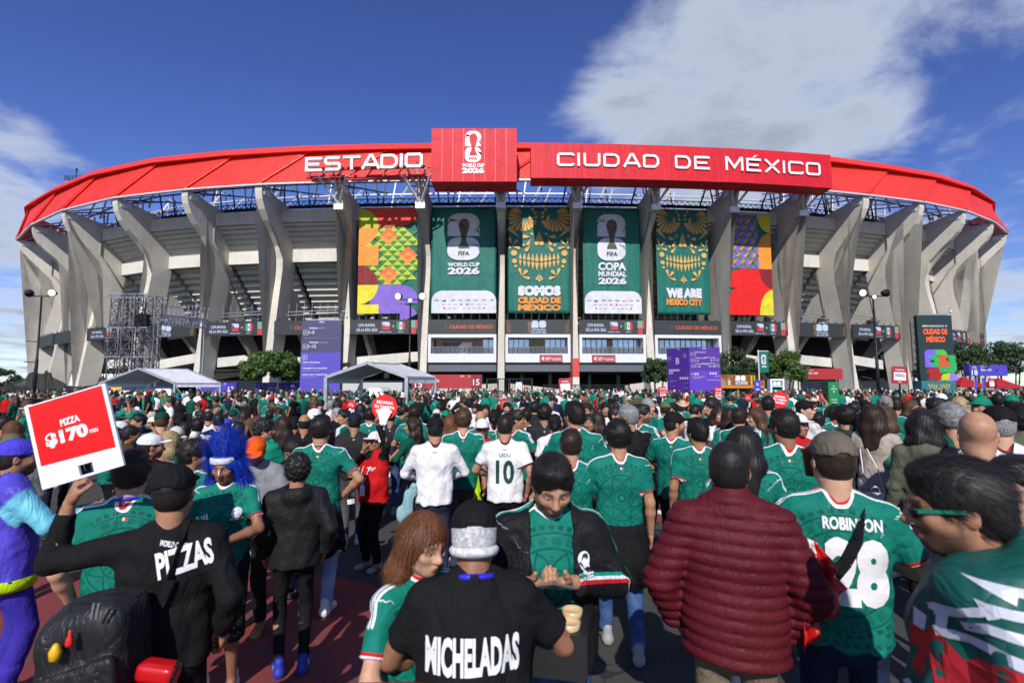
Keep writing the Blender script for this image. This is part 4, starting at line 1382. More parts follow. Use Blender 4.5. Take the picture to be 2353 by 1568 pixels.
on(flat_obj('dark_field', fr, [rect(.01, w - .01, ht * .63, ht - .01)], PURK2, e, .015), e)
on(flat_obj('dark_field', fl, [rect(.01, wl - .01, .01, ht - .01)], PURK2, e, .015), e)
z = lambda t: ht * t
on(text_obj('lettering', fr, [('FIFA', w * .5, z(.965), .13, dict(align='C')), ('RAMPAS RAMPS', w * .17, z(.91), .10, {}), ('4', w * .17, z(.865), .17, {}), ('RAMPAS RAMPS', w * .18, z(.815), .1, {}), ('1–3', w * .18, z(.765), .18, {}), ('TÚNELES TUNNELS', w * .18, z(.72), .1, {}),
                              ('1–15', w * .18, z(.675), .18, {}), ('RAMPAS RAMP', w * .83, z(.825), .1, dict(align='R')), ('5–7', w * .83, z(.775), .18, dict(align='R')), ('TÚNELES TUNNELS', w * .84, z(.73), .1, dict(align='R')), ('16–30', w * .84, z(.68), .18, dict(align='R')),
                              ('Centro para trabajadores', w * .08, z(.525), .075, {}), ('Workforce Center', w * .08, z(.5), .07, dict(shear=.2)), ('Salón B2', w * .96, z(.53), .08, dict(align='R')), ('Tienda oficial de la FIFA', w * .96, z(.47), .08, dict(align='R'))], PANELW, e, .03), e)
on(flat_obj('arrow', fr, arrow_box(fr, w * .04, z(.865), .26, math.pi / 2) + arrow_box(fr, w * .05, z(.765), .26, math.pi) + arrow_box(fr, w * .06, z(.675), .26, math.pi) + arrow_box(fr, w * .86, z(.775), .26, 0) + arrow_box(fr, w * .87, z(.68), .26, 0) +
   arrow_box(fr, w * .06, z(.555), .17, math.pi) + [rect(w * .15, w * .21, z(.557), z(.588)), rect(w * .23, w * .29, z(.557), z(.588)), rect(w * .64, w * .70, z(.565), z(.597)), rect(w * .73, w * .79, z(.565), z(.597)), rect(w * .81, w * .87, z(.565), z(.597))], PANELW, e, .03), e)
on(text_obj('lettering', fl, [('FIFA', wl * .55, z(.965), .12, dict(align='C')), ('B', wl * .5, z(.74), .55, dict(align='C'))] + [(t, wl * .14, z(q), .06, dict(bold=.005)) for t, q in (('Taxis', .53), ('Salón de hospitalidad', .46), ('Tienda', .44), ('Tipo 1 vehículos', .38), ('Tipo 2 vehículos', .30), ('Torre oficial', .24), ('Salida 12', .18))] +
   [(t, wl * .95, z(q), .06, dict(align='R', bold=.005)) for t, q in (('Hospital', .57), ('Zona de paso', .42), ('Estacionamiento', .35), ('Sala', .29), ('Vehículos', .26), ('Ramps', .2))], PANELW, e, .03), e)
on(flat_obj('arrow', fl, arrow_box(fl, wl * .05, z(.80), .34, math.pi / 2) + arrow_box(fl, wl * .76, z(.84), .3, 0) + [rect(wl * (.1 + i * .1), wl * (.17 + i * .1), z(.62), z(.655)) for i in range(5)] + [rect(wl * (.1 + i * .1), wl * (.17 + i * .1), z(.58), z(.61)) for i in range(2)] + [rect(wl * (.58 + i * .1), wl * (.65 + i * .1), z(.49), z(.525)) for i in range(4)], PANELW, e, .03), e)
def beam_sign(name, x0, x1, y0, y1, Y, m1, m2, num, sub, label, numr=None, left=True):
 A, B = PV(x0, y1, Y), PV(x1, y1, Y)
 zt = PV(x0, y0, Y).z
 e = empty(name, ((A.x + B.x) / 2, Y, 0), label=label, cat='sign', group='tunnel signs along the facade')
 w, h = B.x - A.x, zt - A.z
 bm = bmesh.new()
 box(bm, A.x, B.x, Y, Y + .8, A.z, zt)
 on(obm('sign_box', bm, m1, e), e)
 bm = bmesh.new()
 for x in (A.x + .4, B.x - .4):
  bar(bm, (x, Y + .4, 0), (x, Y + .4, A.z), .12)
 on(obm('sign_post', bm, BLACKM, e), e)
 fr = Frame((A.x, Y, A.z), (1, 0, 0), (0, 0, 1))
 nw = h * .95
 on(flat_obj('number_field', fr, [rect(.02, nw, .02, h - .02)] + ([rect(w - nw * .75, w - .02, .02, h - .02)] if numr else []), m2, e, .015), e)
 it = [('TÚNEL', nw * .5, h * .8, h * .1, dict(align='C')), ('TUNNEL', nw * .5, h * .66, h * .09, dict(align='C')), (num, nw * .5, h * .08, h * .48, dict(align='C'))]
 it += [('Secciones', nw * 1.12, h * .82, h * .09, {})]
 for i, t in enumerate(sub):
  it.append((t, nw * 1.12, h * (.47 - .28 * i), h * .19, {}))
 if numr:
  it.append((numr, w - nw * .4, h * .25, h * .42, dict(align='C')))
 if w > 6:
  it += [('FIFA', w - nw * 1.6, h * .84, h * .1, {}), ('26', w - nw * 1.0, h * .84, h * .1, {})]
 on(text_obj('lettering', fr, it, PRINTW, e, .03), e)
 return e
beam_sign('tunnel_sign', 402, 541, 878, 907, 58, SIGNP, SIGNP2, '13', ['B01–B15'], 'violet tunnel 13 sign over sections B01–B15', '13')
beam_sign('tunnel_sign', 585, 692, 878, 906, 58, SIGNP, SIGNP2, '14', ['201–205', 'A01–A15, B16–B22'], 'violet tunnel 14 sign in front of the clipped tree')
beam_sign('tunnel_sign', 946, 1106, 860, 892, 66, SIGNR, mat('sign_deep_red', (.24, .012, .02), .45), '15', ['103–106'], 'red tunnel 15 sign over sections 103–106', '15')
beam_sign('tunnel_sign', 1830, 1936, 846, 871, 66, SIGNR, SIGNR, '17', ['107–109'], 'red sign ending in 109 half hidden by a tree')
beam_sign('tunnel_sign', 2227, 2315, 838, 863, 60, SIGNP, SIGNP2, '18', ['B26–B40'], 'violet tunnel 18 sign below the right trees')
def post_sign(x0, x1, y0, y1, Y, label, lines, m=None, yb=None, tilt=0., cat='sign', group=None, white=True):
 A, B = PV(x0, y1, Y), PV(x1, y1, Y)
 zt = PV(x0, y0, Y).z
 w, h = B.x - A.x, zt - A.z
 e = empty('post_sign', ((A.x + B.x) / 2, Y, 0), label=label, cat=cat, group=group)
 c = Vector(((A.x + B.x) / 2, Y, (A.z + zt) / 2))
 X_, U_ = Vector((math.cos(tilt), 0, math.sin(tilt))), Vector((-math.sin(tilt), 0, math.cos(tilt)))
 fr = Frame(c - X_ * w / 2 - U_ * h / 2, X_, U_)
 bm = bmesh.new()
 P = rrect(0, w, 0, h, min(w, h) * .12, 4, (0, 0, 1, 1) if white else (1, 1, 1, 1))
 f0 = [bm.verts.new(fr.p(a, b, 0)) for a, b in P]
 f1 = [bm.verts.new(fr.p(a, b, -.05)) for a, b in P]
 bm.faces.new(f0)
 bm.faces.new(f1[::-1])
 for i in range(len(P)):
  bm.faces.new((f0[i - 1], f0[i], f1[i], f1[i - 1]))
 on(obm('sign_plate', bm, m or SIGNR, e), e)
 bm = bmesh.new()
 bar(bm, (c.x, Y + .06, 0), (c.x, Y + .06, c.z), max(.03, w * .07))
 on(obm('sign_post', bm, BLACKM if white else WHITE, e), e)
 if white:
  on(flat_obj('notice', fr, [rect(w * .12, w * .88, h * .2, h * .66)], WHITE, e, .01), e)
 on(text_obj('lettering', fr, [(t, w * .5, h * q, h * s_, dict(align='C', width=w * ww if ww else None)) for t, q, s_, ww in lines if t[0] != '#'], WHITE, e, .015), e)
 dk = [(t[1:], w * .5, h * q, h * s_, dict(align='C', width=w * ww if ww else None)) for t, q, s_, ww in lines if t[0] == '#']
 if dk:
  on(text_obj('lettering', fr, dk, BLKP, e, .02), e)
 return e
HL = [('Hospitality', .76, .09, .6), ('FIFA', .07, .07, .2)]
post_sign(1284, 1313, 868, 905, 40, 'red hospitality sign on a post before the entrance gates', HL, tilt=R(3))
post_sign(2050, 2086, 841, 881, 32, 'red hospitality information sign on a post by the welcome screen', HL + [('#HOSPITALITY', .5, .07, .6), ('#INFORMATION', .4, .07, .6)], tilt=R(-3))
post_sign(2272, 2286, 868, 891, 50, 'small red hospitality sign among the right stalls', HL)
post_sign(1204, 1213, 889, 904, 66, 'small red hospitality sign by the dark gate', HL)
post_sign(1556, 1565, 889, 903, 66, 'small red sign beside the steps', HL)
post_sign(1733, 1748, 873, 902, 40, 'violet VIP sign beside the orange stage', [('26', .6, .2, .35), ('VIP', .2, .14, .6)], SIGNP, white=False)
for i, (x0, x1, y0, y1, Y, t) in enumerate(((1514, 1531, 888, 911, 22, ('TACOS', 'de canasta', '$240.')), (1642, 1659, 889, 912, 22, ('TACOS', 'de canasta', '$240.')))):
 post_sign(x0, x1, y0, y1, Y, 'red TACOS $240 placard on a stick, %s the purple kiosk' % ('left of' if i == 0 else 'right of'), [(t[0], .70, .17, .8), (t[1], .45, .12, .8), (t[2], .1, .24, .85)], mat('placard_red', (.62, .012, .018), .4), white=False, tilt=R(6 if i == 0 else -2), cat='placard')
for i, (x0, x1, y0, y1, Y, tl, lb) in enumerate(((1149, 1168, 915, 938, 14, R(10), 'red PIZZA placard tilted above heads below the skull banner'), (797, 817, 920, 938, 16, R(-20), 'red placard tilted above heads below the second tent'), (1886 - 4, 1907 - 6, 903, 920, 24, 0, 'red $115 placard left of the green meeting box'),
                                                  (1741 - 30, 1741 - 16, 905, 920, 26, 0, 'small red placard below the orange stage'))):
 post_sign(x0, x1, y0, y1, Y, lb, [('PIZZA' if i < 2 else 'HELADO', .58, .1, .4), ('$170' if i < 2 else '$115.', .32, .18, .6)], mat('placard_red', (.62, .012, .018), .4), white=False, tilt=tl, cat='placard')
def round_sign(c, r, tilt, label, handle=.25):
 e = empty('round_paddle', tuple(c), label=label, cat='paddle', group='round RECARGA paddles')
 fr = Frame(c, (math.cos(tilt), 0, math.sin(tilt)), (-math.sin(tilt), 0, math.cos(tilt)))
 bm = bmesh.new()
 P = circ(0, 0, r, 32)
 f0 = [bm.verts.new(fr.p(a, b, 0)) for a, b in P]
 f1 = [bm.verts.new(fr.p(a, b, -.012)) for a, b in P]
 bm.faces.new(f0)
 bm.faces.new(f1[::-1])
 for i in range(32):
  bm.faces.new((f0[i - 1], f0[i], f1[i], f1[i - 1]))
 on(obm('disc', bm, mat('paddle_red', (.80, .014, .012), .38, var=.04), e), e)
 bm = bmesh.new()
 bar(bm, fr.p(0, -r * .9, -.02), fr.p(0, -r - handle, -.02), .05, .015)
 on(obm('handle', bm, WHITE, e), e)
 on(text_obj('lettering', fr, [('RECARGA', 0, r * .28, r * .21, dict(align='C', bold=.05, width=r * 1.3)), ('TU TARJETA', 0, -r * .08, r * .21, dict(align='C', bold=.05, width=r * 1.65)), ('CONMIGO', 0, -r * .44, r * .21, dict(align='C', bold=.05, width=r * 1.3))], WHITE, e, .003), e)
 return e
round_sign(PV(883, 935, 5.9), .145, R(-6), 'round red RECARGA TU TARJETA CONMIGO paddle held up by the woman in red')
round_sign(PV(1096, 1022, 6.35), .125, R(40), 'round red RECARGA paddle held low by the man in red polo')
round_sign(PV(1791, 918, 9.5), .155, R(-8), 'round red RECARGA paddle on a stick at the right, above the crowd')
e = empty('meeting_point_box', (16, 24, 0), label='green box sign reading Punto de reunión with four white arrows', cat='sign')
A, B, C = PV(1902, 882, 23.5), PV(1926, 882, 23.8), PV(1886, 884, 24.4)
zt = A.z + .1
GRS, GRD = mat('sign_green', (.012, .24, .07), .5, var=.05), mat('sign_dark_green', (.008, .11, .045), .5)
A, B, C = [Vector((p.x, p.y, 0)) for p in (A, B, C)]
bm = bmesh.new()
D = B + (C - A)
up = Vector((0, 0, zt))
hexa(bm, [A, B, D, C, A + up, B + up, D + up, C + up])
on(obm('box_body', bm, GRS, e), e)
fl, fr = Frame(C, A - C, (0, 0, 1)), Frame(A, B - A, (0, 0, 1))
wl, w = (A - C).length, (B - A).length
on(flat_obj('side_field', fl, [rect(.01, wl - .01, .01, zt - .01)], GRD, e, .006), e)
P = [circ(w * .5, zt * .86, .035, 10)]
for a in (0, 90, 180, 270):
 d = Vector((math.cos(R(a)), math.sin(R(a))))
 n = Vector((-d.y, d.x))
 c = Vector((w * .5, zt * .86))
 P += stroke([tuple(c + d * .2), tuple(c + d * .09)], .022) + stroke([tuple(c + d * .14 + n * .05), tuple(c + d * .08), tuple(c + d * .14 - n * .05)], .022)
on(flat_obj('arrow', fr, P, WHITE, e, .012), e)
on(text_obj('lettering', fr, [('Punto de', w * .5, zt * .63, .075, dict(align='C')), ('reunión', w * .5, zt * .575, .075, dict(align='C')), ('Meeting', w * .5, zt * .52, .07, dict(align='C', shear=.2))], WHITE, e, .012), e)
# ------------------------------------------------------------------ lamp posts
for i, (vx, yt, lb) in enumerate(((96, 682, 'black floodlight mast at the far left against the sky'), (943, 690, 'black floodlight mast in front of the leftmost banner'), (2005, 682, 'black floodlight mast in front of the right fins'))):
 Y = 37
 T = PV(vx, yt, Y)
 bse = (vx - 1176) / 1176 * Y * math.cos(PITCH)
 e = empty('lamp_mast', (T.x, Y, 0), label=lb, cat='lamp mast', group='floodlight masts')
 bm = bmesh.new()
 tube(bm, [(T.x, Y, 0), (T.x, Y, 4), (T.x, Y, 4.05), (T.x, Y, T.z)], [.12, .10, .075, .055], 10)
 on(obm('pole', bm, BLACKM, e), e)
 bm = bmesh.new()
 bar(bm, (T.x - .75, Y - .05, T.z + .05), (T.x + .75, Y - .05, T.z + .05), .07)
 if i == 0:
  for zz in (3.2, 4.7):
   bar(bm, (T.x - .9, Y, zz + .6), (T.x, Y, zz + .55), .06)
 on(obm('cross_arm', bm, BLACKM, e), e)
 for sx, aim in ((-.85, (-.35 if i == 1 else -.1, -1, -.15)), (.85, (.3, -1, -.1) if i != 2 else (.9, .4, .1)), (0, (0, -1, -.1))):
  if i == 0 and sx == 0:
   continue
  if i == 0 and sx < 0:
   aim = (-.7, .7, -.1)
  d = Vector(aim).normalized()
  q = d.to_track_quat('Z', 'Y').to_matrix().to_4x4()
  M = Matrix.Translation((T.x + sx, Y - .08, T.z + (.28 if sx else -.02))) @ q
  k = 1 if sx else .62
  bm = bmesh.new()
  lathe(bm, [(.10 * k, -.32 * k), (.17 * k, -.28 * k), (.19 * k, -.1 * k), (.29 * k, .1 * k), (.29 * k, .12 * k), (.0, .11 * k)], n=14, M=M)
  h = on(obm('lamp_head', bm, BLACKM, e), e)
  bm = bmesh.new()
  lathe(bm, [(.255 * k, .13 * k), (.2 * k, .155 * k), (.01, .165 * k)], n=14, M=M)
  obm('lens', bm, mat('lamp_lens', (.7, .72, .72), .15, emit=.9), h)
# ------------------------------------------------------------------ marquee tents
TENTW = mat('white_tent_fabric', (.60, .61, .63), .6, var=.08, vscale=1.2, bump=.3, bscale=3)
def tent(Y, xl, xa, xr, ye_l, ya, ye_r, dx, dy, label):
 L, Rr, A = PV(xl, ye_l, Y), PV(xr, ye_r, Y), PV(xa, ya, Y)
 ze = (L.z + Rr.z) / 2
 L.z = Rr.z = ze
 e = empty('marquee_tent', (A.x, Y, 0), label=label, cat='tent', group='white gable tents over the crowd')
 o = Vector((dx, dy, 0))
 for nm, a, b in (('roof_sheet', L, A), ('roof_sheet', A, Rr)):
  bm = bmesh.new()
  n = Vector((b - a)).cross(o).normalized() * .04
  if n.z > 0:
   n = -n
  hexa(bm, [a + n, b + n, b + o + n, a + o + n, a, b, b + o, a + o])
  on(obm(nm, bm, TENTW, e), e)
 dn = Vector((0, 0, -.28))
 for a in (Rr, L):
  bm = bmesh.new()
  th = Vector((.03, 0, 0)) * (1 if a is Rr else -1)
  hexa(bm, [a + dn, a + o + dn, a + o + dn + th, a + dn + th, a, a + o, a + o + th, a + th])
  on(obm('valance', bm, TENTW, e), e)
 bm = bmesh.new()
 for s_ in (Vector((0, 0, 0)), o):
  bar(bm, L + s_, A + s_, .14)
  bar(bm, A + s_, Rr + s_, .14)
 bar(bm, A, A + o, .1)
 bar(bm, L, L + o, .1)
 bar(bm, Rr, Rr + o, .1)
 on(obm('roof_frame', bm, ALU, e), e)
 for p in (L, Rr, L + o, Rr + o):
  bm = bmesh.new()
  bar(bm, (p.x, p.y, 0), (p.x, p.y, p.z), .15)
  on(obm('leg', bm, ALU, e), e)
 for p, q in ((L, L + o), (Rr, Rr + o)):
  for a, b in ((p, p.lerp(q, .45)), (q, p.lerp(q, .55))):
   bm = bmesh.new()
   bar(bm, (a.x, a.y, a.z - .2), (b.x, b.y, .4), .07)
   on(obm('brace', bm, ALU, e), e)
 return e
tent(38, 229, 319, 402, 882, 846, 878, 2.3, 1.9, 'white gable tent with grey frame at the left, over the crowd')
tent(24, 749, 844, 934, 868, 833, 864, 1.0, 2.2, 'white gable tent with open sides beside the violet screen')
# ------------------------------------------------------------------ lattice stage tower and scaffold
def lattice(bm, x, y, z0, z1, w, step):
 for sx in (-1, 1):
  for sy in (-1, 1):
   bar(bm, (x + sx * w, y + sy * w, z0), (x + sx * w, y + sy * w, z1), .09)
 z, i = z0, 0
 while z < z1 - step * .5:
  z2 = min(z1, z + step)
  for a, b in (((-1, -1), (1, -1)), ((1, -1), (1, 1)), ((1, 1), (-1, 1)), ((-1, 1), (-1, -1))):
   if i % 2:
    a, b = b, a
   bar(bm, (x + a[0] * w, y + a[1] * w, z), (x + b[0] * w, y + b[1] * w, z2), .055)
   bar(bm, (x + a[0] * w, y + a[1] * w, z2), (x + b[0] * w, y + b[1] * w, z2), .05)
  z, i = z2, i + 1
e = empty('lattice_tower', (-44, 57, 0), label='grey lattice stage tower with hanging loudspeakers at the left', cat='tower')
zt = PV(300, 680, 57).z
for vx, dy in ((268, 0), (300, -1.5), (308, 2.5), (348, 0)):
 p = PV(vx, 800, 57 + dy)
 bm = bmesh.new()
 lattice(bm, p.x, 57 + dy, 0, zt, .55 if vx != 300 else .62, 1.0)
 on(obm('tower_leg', bm, mat('weathered_truss', (.17, .17, .18), .5, .6, var=.2), e), e)
a, b = PV(262, 800, 57).x, PV(356, 800, 57).x
bm = bmesh.new()
for z in (zt, zt - .4, 5.2, 8.4):
 bar(bm, (a, 55.6, z), (b, 55.6, z), .12)
 bar(bm, (a, 58.6, z), (b, 58.6, z), .12)
for i in range(8):
 bar(bm, (a + (b - a) * i / 8, 55.6, zt - .4), (a + (b - a) * (i + .5) / 8, 55.6, zt), .06)
 bar(bm, (a + (b - a) * i / 8, 55.6, 5.2), (a + (b - a) * (i + .5) / 8, 55.6, 5.7), .06)
on(obm('cross_beam', bm, GALV, e), e)['kind'] = 'stuff'
for i, (vx, yy) in enumerate(((326, 728), (326, 742))):
 p = PV(vx, yy, 56.4)
 for s_ in (-.75, .05):
  bm = bmesh.new()
  box(bm, p.x + s_, p.x + s_ + .72, 56, 56.7, p.z - .35, p.z + .3)
  on(obm('loudspeaker', bm, BLACKM, e), e)
bm = bmesh.new()
for vx in (292, 318, 335):
 p = PV(vx, 700, 56.5)
 bar(bm, (p.x, 56.5, .3), (p.x, 56.5, zt), .06)
on(obm('cable', bm, BLACKM, e), e)
e = empty('scaffold_gantry', (-40, 70, 10), label='pale lattice gantry with posts bridging from the stage tower to the fins', cat='scaffold')
A, B = PV(362, 745, 66), PV(472, 752, 76)
bm = bmesh.new()
for dz in (0, 1.3):
 for dy in (0, 1.2):
  bar(bm, A + Vector((0, dy, dz)), B + Vector((0, dy, dz)), .12)
for i in range(14):
 t, t2 = i / 14, (i + .5) / 14
 bar(bm, A.lerp(B, t), A.lerp(B, t2) + Vector((0, 0, 1.3)), .07)
 bar(bm, A.lerp(B, t2) + Vector((0, 0, 1.3)), A.lerp(B, (i + 1) / 14), .07)
on(obm('gantry_truss', bm, WHITEM, e), e)
bm = bmesh.new()
for i in range(12):
 p = A.lerp(B, i / 11)
 bar(bm, p, p + Vector((0, .5, 3.0)), .06)
bar(bm, A + Vector((0, .5, 2.6)), B + Vector((0, .5, 2.6)), .06)
on(obm('scaffold_post', bm, GALV, e), e)
bm = bmesh.new()
for t in (0.02, .98):
 p = A.lerp(B, t)
 bar(bm, (p.x, p.y, 0), (p.x, p.y, p.z), .16)
on(obm('gantry_leg', bm, GALV, e), e)
# ------------------------------------------------------------------ left side: netting, stalls, umbrella, barriers
NET = mat('black_shade_net', (.010, .011, .012), .8, var=.4, vscale=.6, alpha=.93)
e = empty('shade_net_fence', (-48, 52, 0), label='black shade netting on poles in front of the left fins', cat='netting')
top = [(-8, 892), (30, 878), (60, 866), (78, 852), (96, 858), (108, 851), (120, 862), (150, 884), (185, 888), (215, 884), (238, 862), (244, 890), (262, 894)]
bm = bmesh.new()
prev = None
rowN = 6
for i in range(49):
 t = i / 48 * (len(top) - 1)
 j = min(int(t), len(top) - 2)
 x = top[j][0] + (top[j + 1][0] - top[j][0]) * (t - j)
 y = top[j][1] + (top[j + 1][1] - top[j][1]) * (t - j)
 p = PV(x, y, 52)
 col_ = [bm.verts.new((p.x, 52 + .25 * math.sin(i * 1.3 + r_ * .7), p.z * r_ / rowN)) for r_ in range(rowN + 1)]
 if prev:
  for r_ in range(rowN):
   bm.faces.new((prev[r_], col_[r_], col_[r_ + 1], prev[r_ + 1])).smooth = True
 prev = col_
on(obm('net', bm, NET, e), e)
for x, y in ((30, 876), (62, 862), (78, 845), (108, 848), (150, 880), (185, 884), (238, 858)):
 p = PV(x, y, 52.3)
 bm = bmesh.new()
 bar(bm, (p.x, 52.3, 0), (p.x, 52.3, p.z), .08)
 on(obm('net_pole', bm, GALV, e), e)
e = empty('beer_stall', (-38, 44, 0), label='dark blue drinks stall with white blackletter name and yellow crown', cat='stall')
A, B = PV(232, 900, 46), PV(400, 900, 46)
bm = bmesh.new()
box(bm, A.x, B.x, 46, 49, 0, 1.9)
on(obm('stall_body', bm, NAVY, e), e)
bm = bmesh.new()
box(bm, A.x, B.x, 45.6, 49.2, 1.5, 2.0)
on(obm('stall_header', bm, mat('header_blue', (.02, .03, .12), .5), e), e)
fr = Frame((PV(234, 912, 45.5).x, 45.5, PV(234, 915, 45.5).z), (1, 0, 0), (0, 0, 1))
wl = PV(300, 900, 45.5).x - fr.o.x
on(text_obj('lettering', fr, [('Corona', 0, .25, .62, dict(width=wl, bold=.06))], WHITE, e, 0, .1), e)
f = Frame((PV(253, 895, 45.6).x, 45.6, PV(253, 895, 45.6).z), (1, 0, 0), (0, 0, 1))
cw = PV(282, 895, 45.6).x - f.o.x
on(flat_obj('crown', f, [[(.1 * cw, 0), (.9 * cw, 0), (cw, .48), (.86 * cw, .36), (.75 * cw, .5), (.62 * cw, .36), (.5 * cw, .5), (.38 * cw, .36), (.25 * cw, .5), (.14 * cw, .36), (0, .48)]], mat('crown_yellow', (.75, .42, .02), .4), e, .02), e)
bm = bmesh.new()
for i in range(5):
 x = A.x + (B.x - A.x) * (.1 + i * .2)
 box(bm, x, x + 1.0, 45.55, 45.6, 1.2, 1.75)
on(obm('menu_frame', bm, mat('brass_menu_frame', (.2, .14, .05), .4, .6), e), e)
for i, (x, y) in enumerate(((318, 908), (374, 900))):
 p = PV(x, y, 36)
 e = empty('light_panel', (p.x, 36, 0), label='white glowing light panel on a stand under the left tent, %s' % ('lower one' if i == 0 else 'upper right one'), cat='light panel', group='glowing light panels')
 bm = bmesh.new()
 box(bm, p.x - .5, p.x + .5, 36, 36.1, p.z - .22, p.z + .22)
 on(obm('panel', bm, mat('glowing_panel', (.95, .95, .93), .4, emit=1.2), e), e)
 bm = bmesh.new()
 bar(bm, (p.x, 36.1, 0), (p.x, 36.1, p.z), .05)
 on(obm('stand', bm, BLACKM, e), e)
for i, (x, y, w_, h_, sh) in enumerate(((812, 904, .3, .15, 0), (861, 900, .34, .2, 1), (846, 912, .22, .22, 2), (889, 912, .22, .22, 2), (793, 905, .2, .18, 0))):
 p = PV(x - 14 if i != 1 else x, y, 30)
 e = empty('light_panel', (p.x, 30, 0), label=['dark studio lamp below the second tent', 'white square studio lamp in the second tent', 'hexagonal studio lamp left of the square one', 'hexagonal studio lamp right of the square one', 'dark lamp behind the second tent leg'][i], cat='studio lamp', group='studio lamps in the second tent')
 bm = bmesh.new()
 if sh < 2:
  box(bm, p.x - w_, p.x + w_, 30, 30.1, p.z - h_, p.z + h_)
 else:
  lathe(bm, [(.02, -.05), (h_ * 1.2, 0), (.02, .05)], n=8, M=Matrix.Translation((p.x, 30, p.z)) @ Matrix.Rotation(R(90), 4, 'X'))
 on(obm('panel', bm, mat('glowing_panel', (.95, .95, .93), .4, emit=1.2) if sh else mat('dark_lamp', (.06, .06, .07), .5), e), e)
 bm = bmesh.new()
 bar(bm, (p.x, 30.1, 0), (p.x, 30.1, p.z), .04)
 on(obm('stand', bm, BLACKM, e), e)
A, B = PV(88, 902, 44), PV(232, 902, 44)
e = empty('drinks_stall', (A.x, 44, 0), label='red drinks stall front with white script behind the pizza placard', cat='stall')
bm = bmesh.new()
box(bm, A.x, B.x, 44, 46, 0, A.z)
on(obm('stall_body', bm, mat('stall_red', (.50, .01, .015), .4, var=.05), e), e)
on(text_obj('lettering', Frame((A.x + 2.2, 44, A.z - .9), (1, 0, 0), (0, 0, 1)), [('Coca-Cola', 0, 0, .7, dict(shear=.25))], WHITE, e, .02), e)
p = PV(42, 921, 30)
e = empty('sun_umbrella', (p.x, 30, 0), label='white and green sun umbrella at the left edge', cat='umbrella')
bm = bmesh.new()
for i in range(8):
 a0, a1 = 2 * math.pi * i / 8, 2 * math.pi * (i + 1) / 8
 P = []
 for a in (a0, (a0 + a1) / 2, a1):
  P.append([bm.verts.new((p.x + r * math.cos(a), 30 + r * math.sin(a), p.z + .28 - q_)) for r, q_ in ((.02, -.08), (.3, -.02), (.5, .1), (.62, .24))])
 for u, v in zip(P, P[1:]):
  for j in range(3):
   f = bm.faces.new((u[j], u[j + 1], v[j + 1], v[j]))
   f.material_index = i % 2
   f.smooth = True
on(obm('canopy', bm, [TENTW, mat('umbrella_green', (.01, .17, .10), .6)], e), e)
bm = bmesh.new()
bar(bm, (p.x, 30, 0), (p.x, 30, p.z + .35), .04)
on(obm('pole', bm, WHITEM, e), e)
e = empty('steel_barrier', (-6, 6, 0), label='grey steel crowd barrier at the left edge behind the volunteer', cat='barrier')
bm = bmesh.new()
x0, x1, y = -7.6, -5.45, 6.0
for z in (.25, .55, .85, 1.12):
 bar(bm, (x0, y, z), (x1, y, z), .035)
for i in range(10):
 x = x0 + (x1 - x0) * i / 9
 bar(bm, (x, y, .1 if i in (0, 9) else .25), (x, y, 1.12), .03)
on(obm('barrier_frame', bm, GALV, e), e)
# ------------------------------------------------------------------ middle: white cabin, gates, wall, steps
A, B = PV(782, 880, 60), PV(924, 880, 60)
e = empty('site_cabin', ((A.x + B.x) / 2, 60, 0), label='pale grey site cabin behind the second tent', cat='cabin')
bm = bmesh.new()
box(bm, A.x, B.x, 60, 63, 0, A.z + .1)
on(obm('cabin_body', bm, mat('cabin_grey', (.50, .50, .50), .55, var=.06), e), e)
bm = bmesh.new()
box(bm, B.x - 2.6, B.x - 1.4, 59.95, 60, .1, 2.0)
on(obm('door', bm, mat('cabin_door', (.4, .4, .41), .5), e), e)
A, B = PV(1010, 897, 72), PV(1100, 897, 72)
e = empty('concrete_wall_block', ((A.x + B.x) / 2, 72, 0), label='plain pale concrete wall block below the red 15 sign', cat='wall')
bm = bmesh.new()
box(bm, A.x, B.x, 72, 73, 0, 3.1)
on(obm('wall_body', bm, CONC, e), e)
bm = bmesh.new()
bar(bm, (A.x - .3, 71.9, 3.2), (B.x + .3, 71.9, 3.2), .2)
for x in (A.x - .2, B.x + .2):
 bar(bm, (x, 71.9, 0), (x, 71.9, 3.3), .2)
on(obm('wall_frame', bm, GALV, e), e)
def fence_run(xa, xb, Y, zt, label, n):
 A, B = PV(xa, 890, Y).x, PV(xb, 890, Y).x
 e = empty('gate_fence', ((A + B) / 2, Y, 0), label=label, cat='fence', group='black fences at the entrance')
 bm = bmesh.new()
 for z in (.2, zt * .5, zt):
  bar(bm, (A, Y, z), (B, Y, z), .1)
 on(obm('rail', bm, BLACKM, e), e)
 for i in range(5):
  x = A + (B - A) * i / 4
  bm = bmesh.new()
  bar(bm, (x, Y, 0), (x, Y, zt + .05), .18)
  on(obm('post', bm, BLACKM, e), e)
 bm = bmesh.new()
 for i in range(n):
  x = A + (B - A) * (i + .5) / n
  bar(bm, (x, Y, .2), (x, Y, zt), .05)
 p = on(obm('bar_infill', bm, BLACKM, e), e)
 p['kind'] = 'stuff'
 return e
fence_run(1118, 1222, 62, 2.9, 'tall black fence with a no smoking notice left of the hospitality sign', 22)
fence_run(1248, 1345, 76, 2.2, 'black bar gate in front of the dark concourse, left part', 40)
fence_run(1350, 1445, 76, 2.2, 'black bar gate in front of the dark concourse, right part', 40)
p = PV(1192, 887, 61.8)
e = empty('no_smoking_notice', tuple(p), label='white no smoking notice on the tall black fence', cat='notice')
fr = Frame((p.x - .35, 61.8, p.z - .6), (1, 0, 0), (0, 0, 1))
bm = bmesh.new()
box(bm, p.x - .35, p.x + .35, 61.8, 61.84, p.z - .6, p.z + .5)
on(obm('plate', bm, WHITE, e), e)
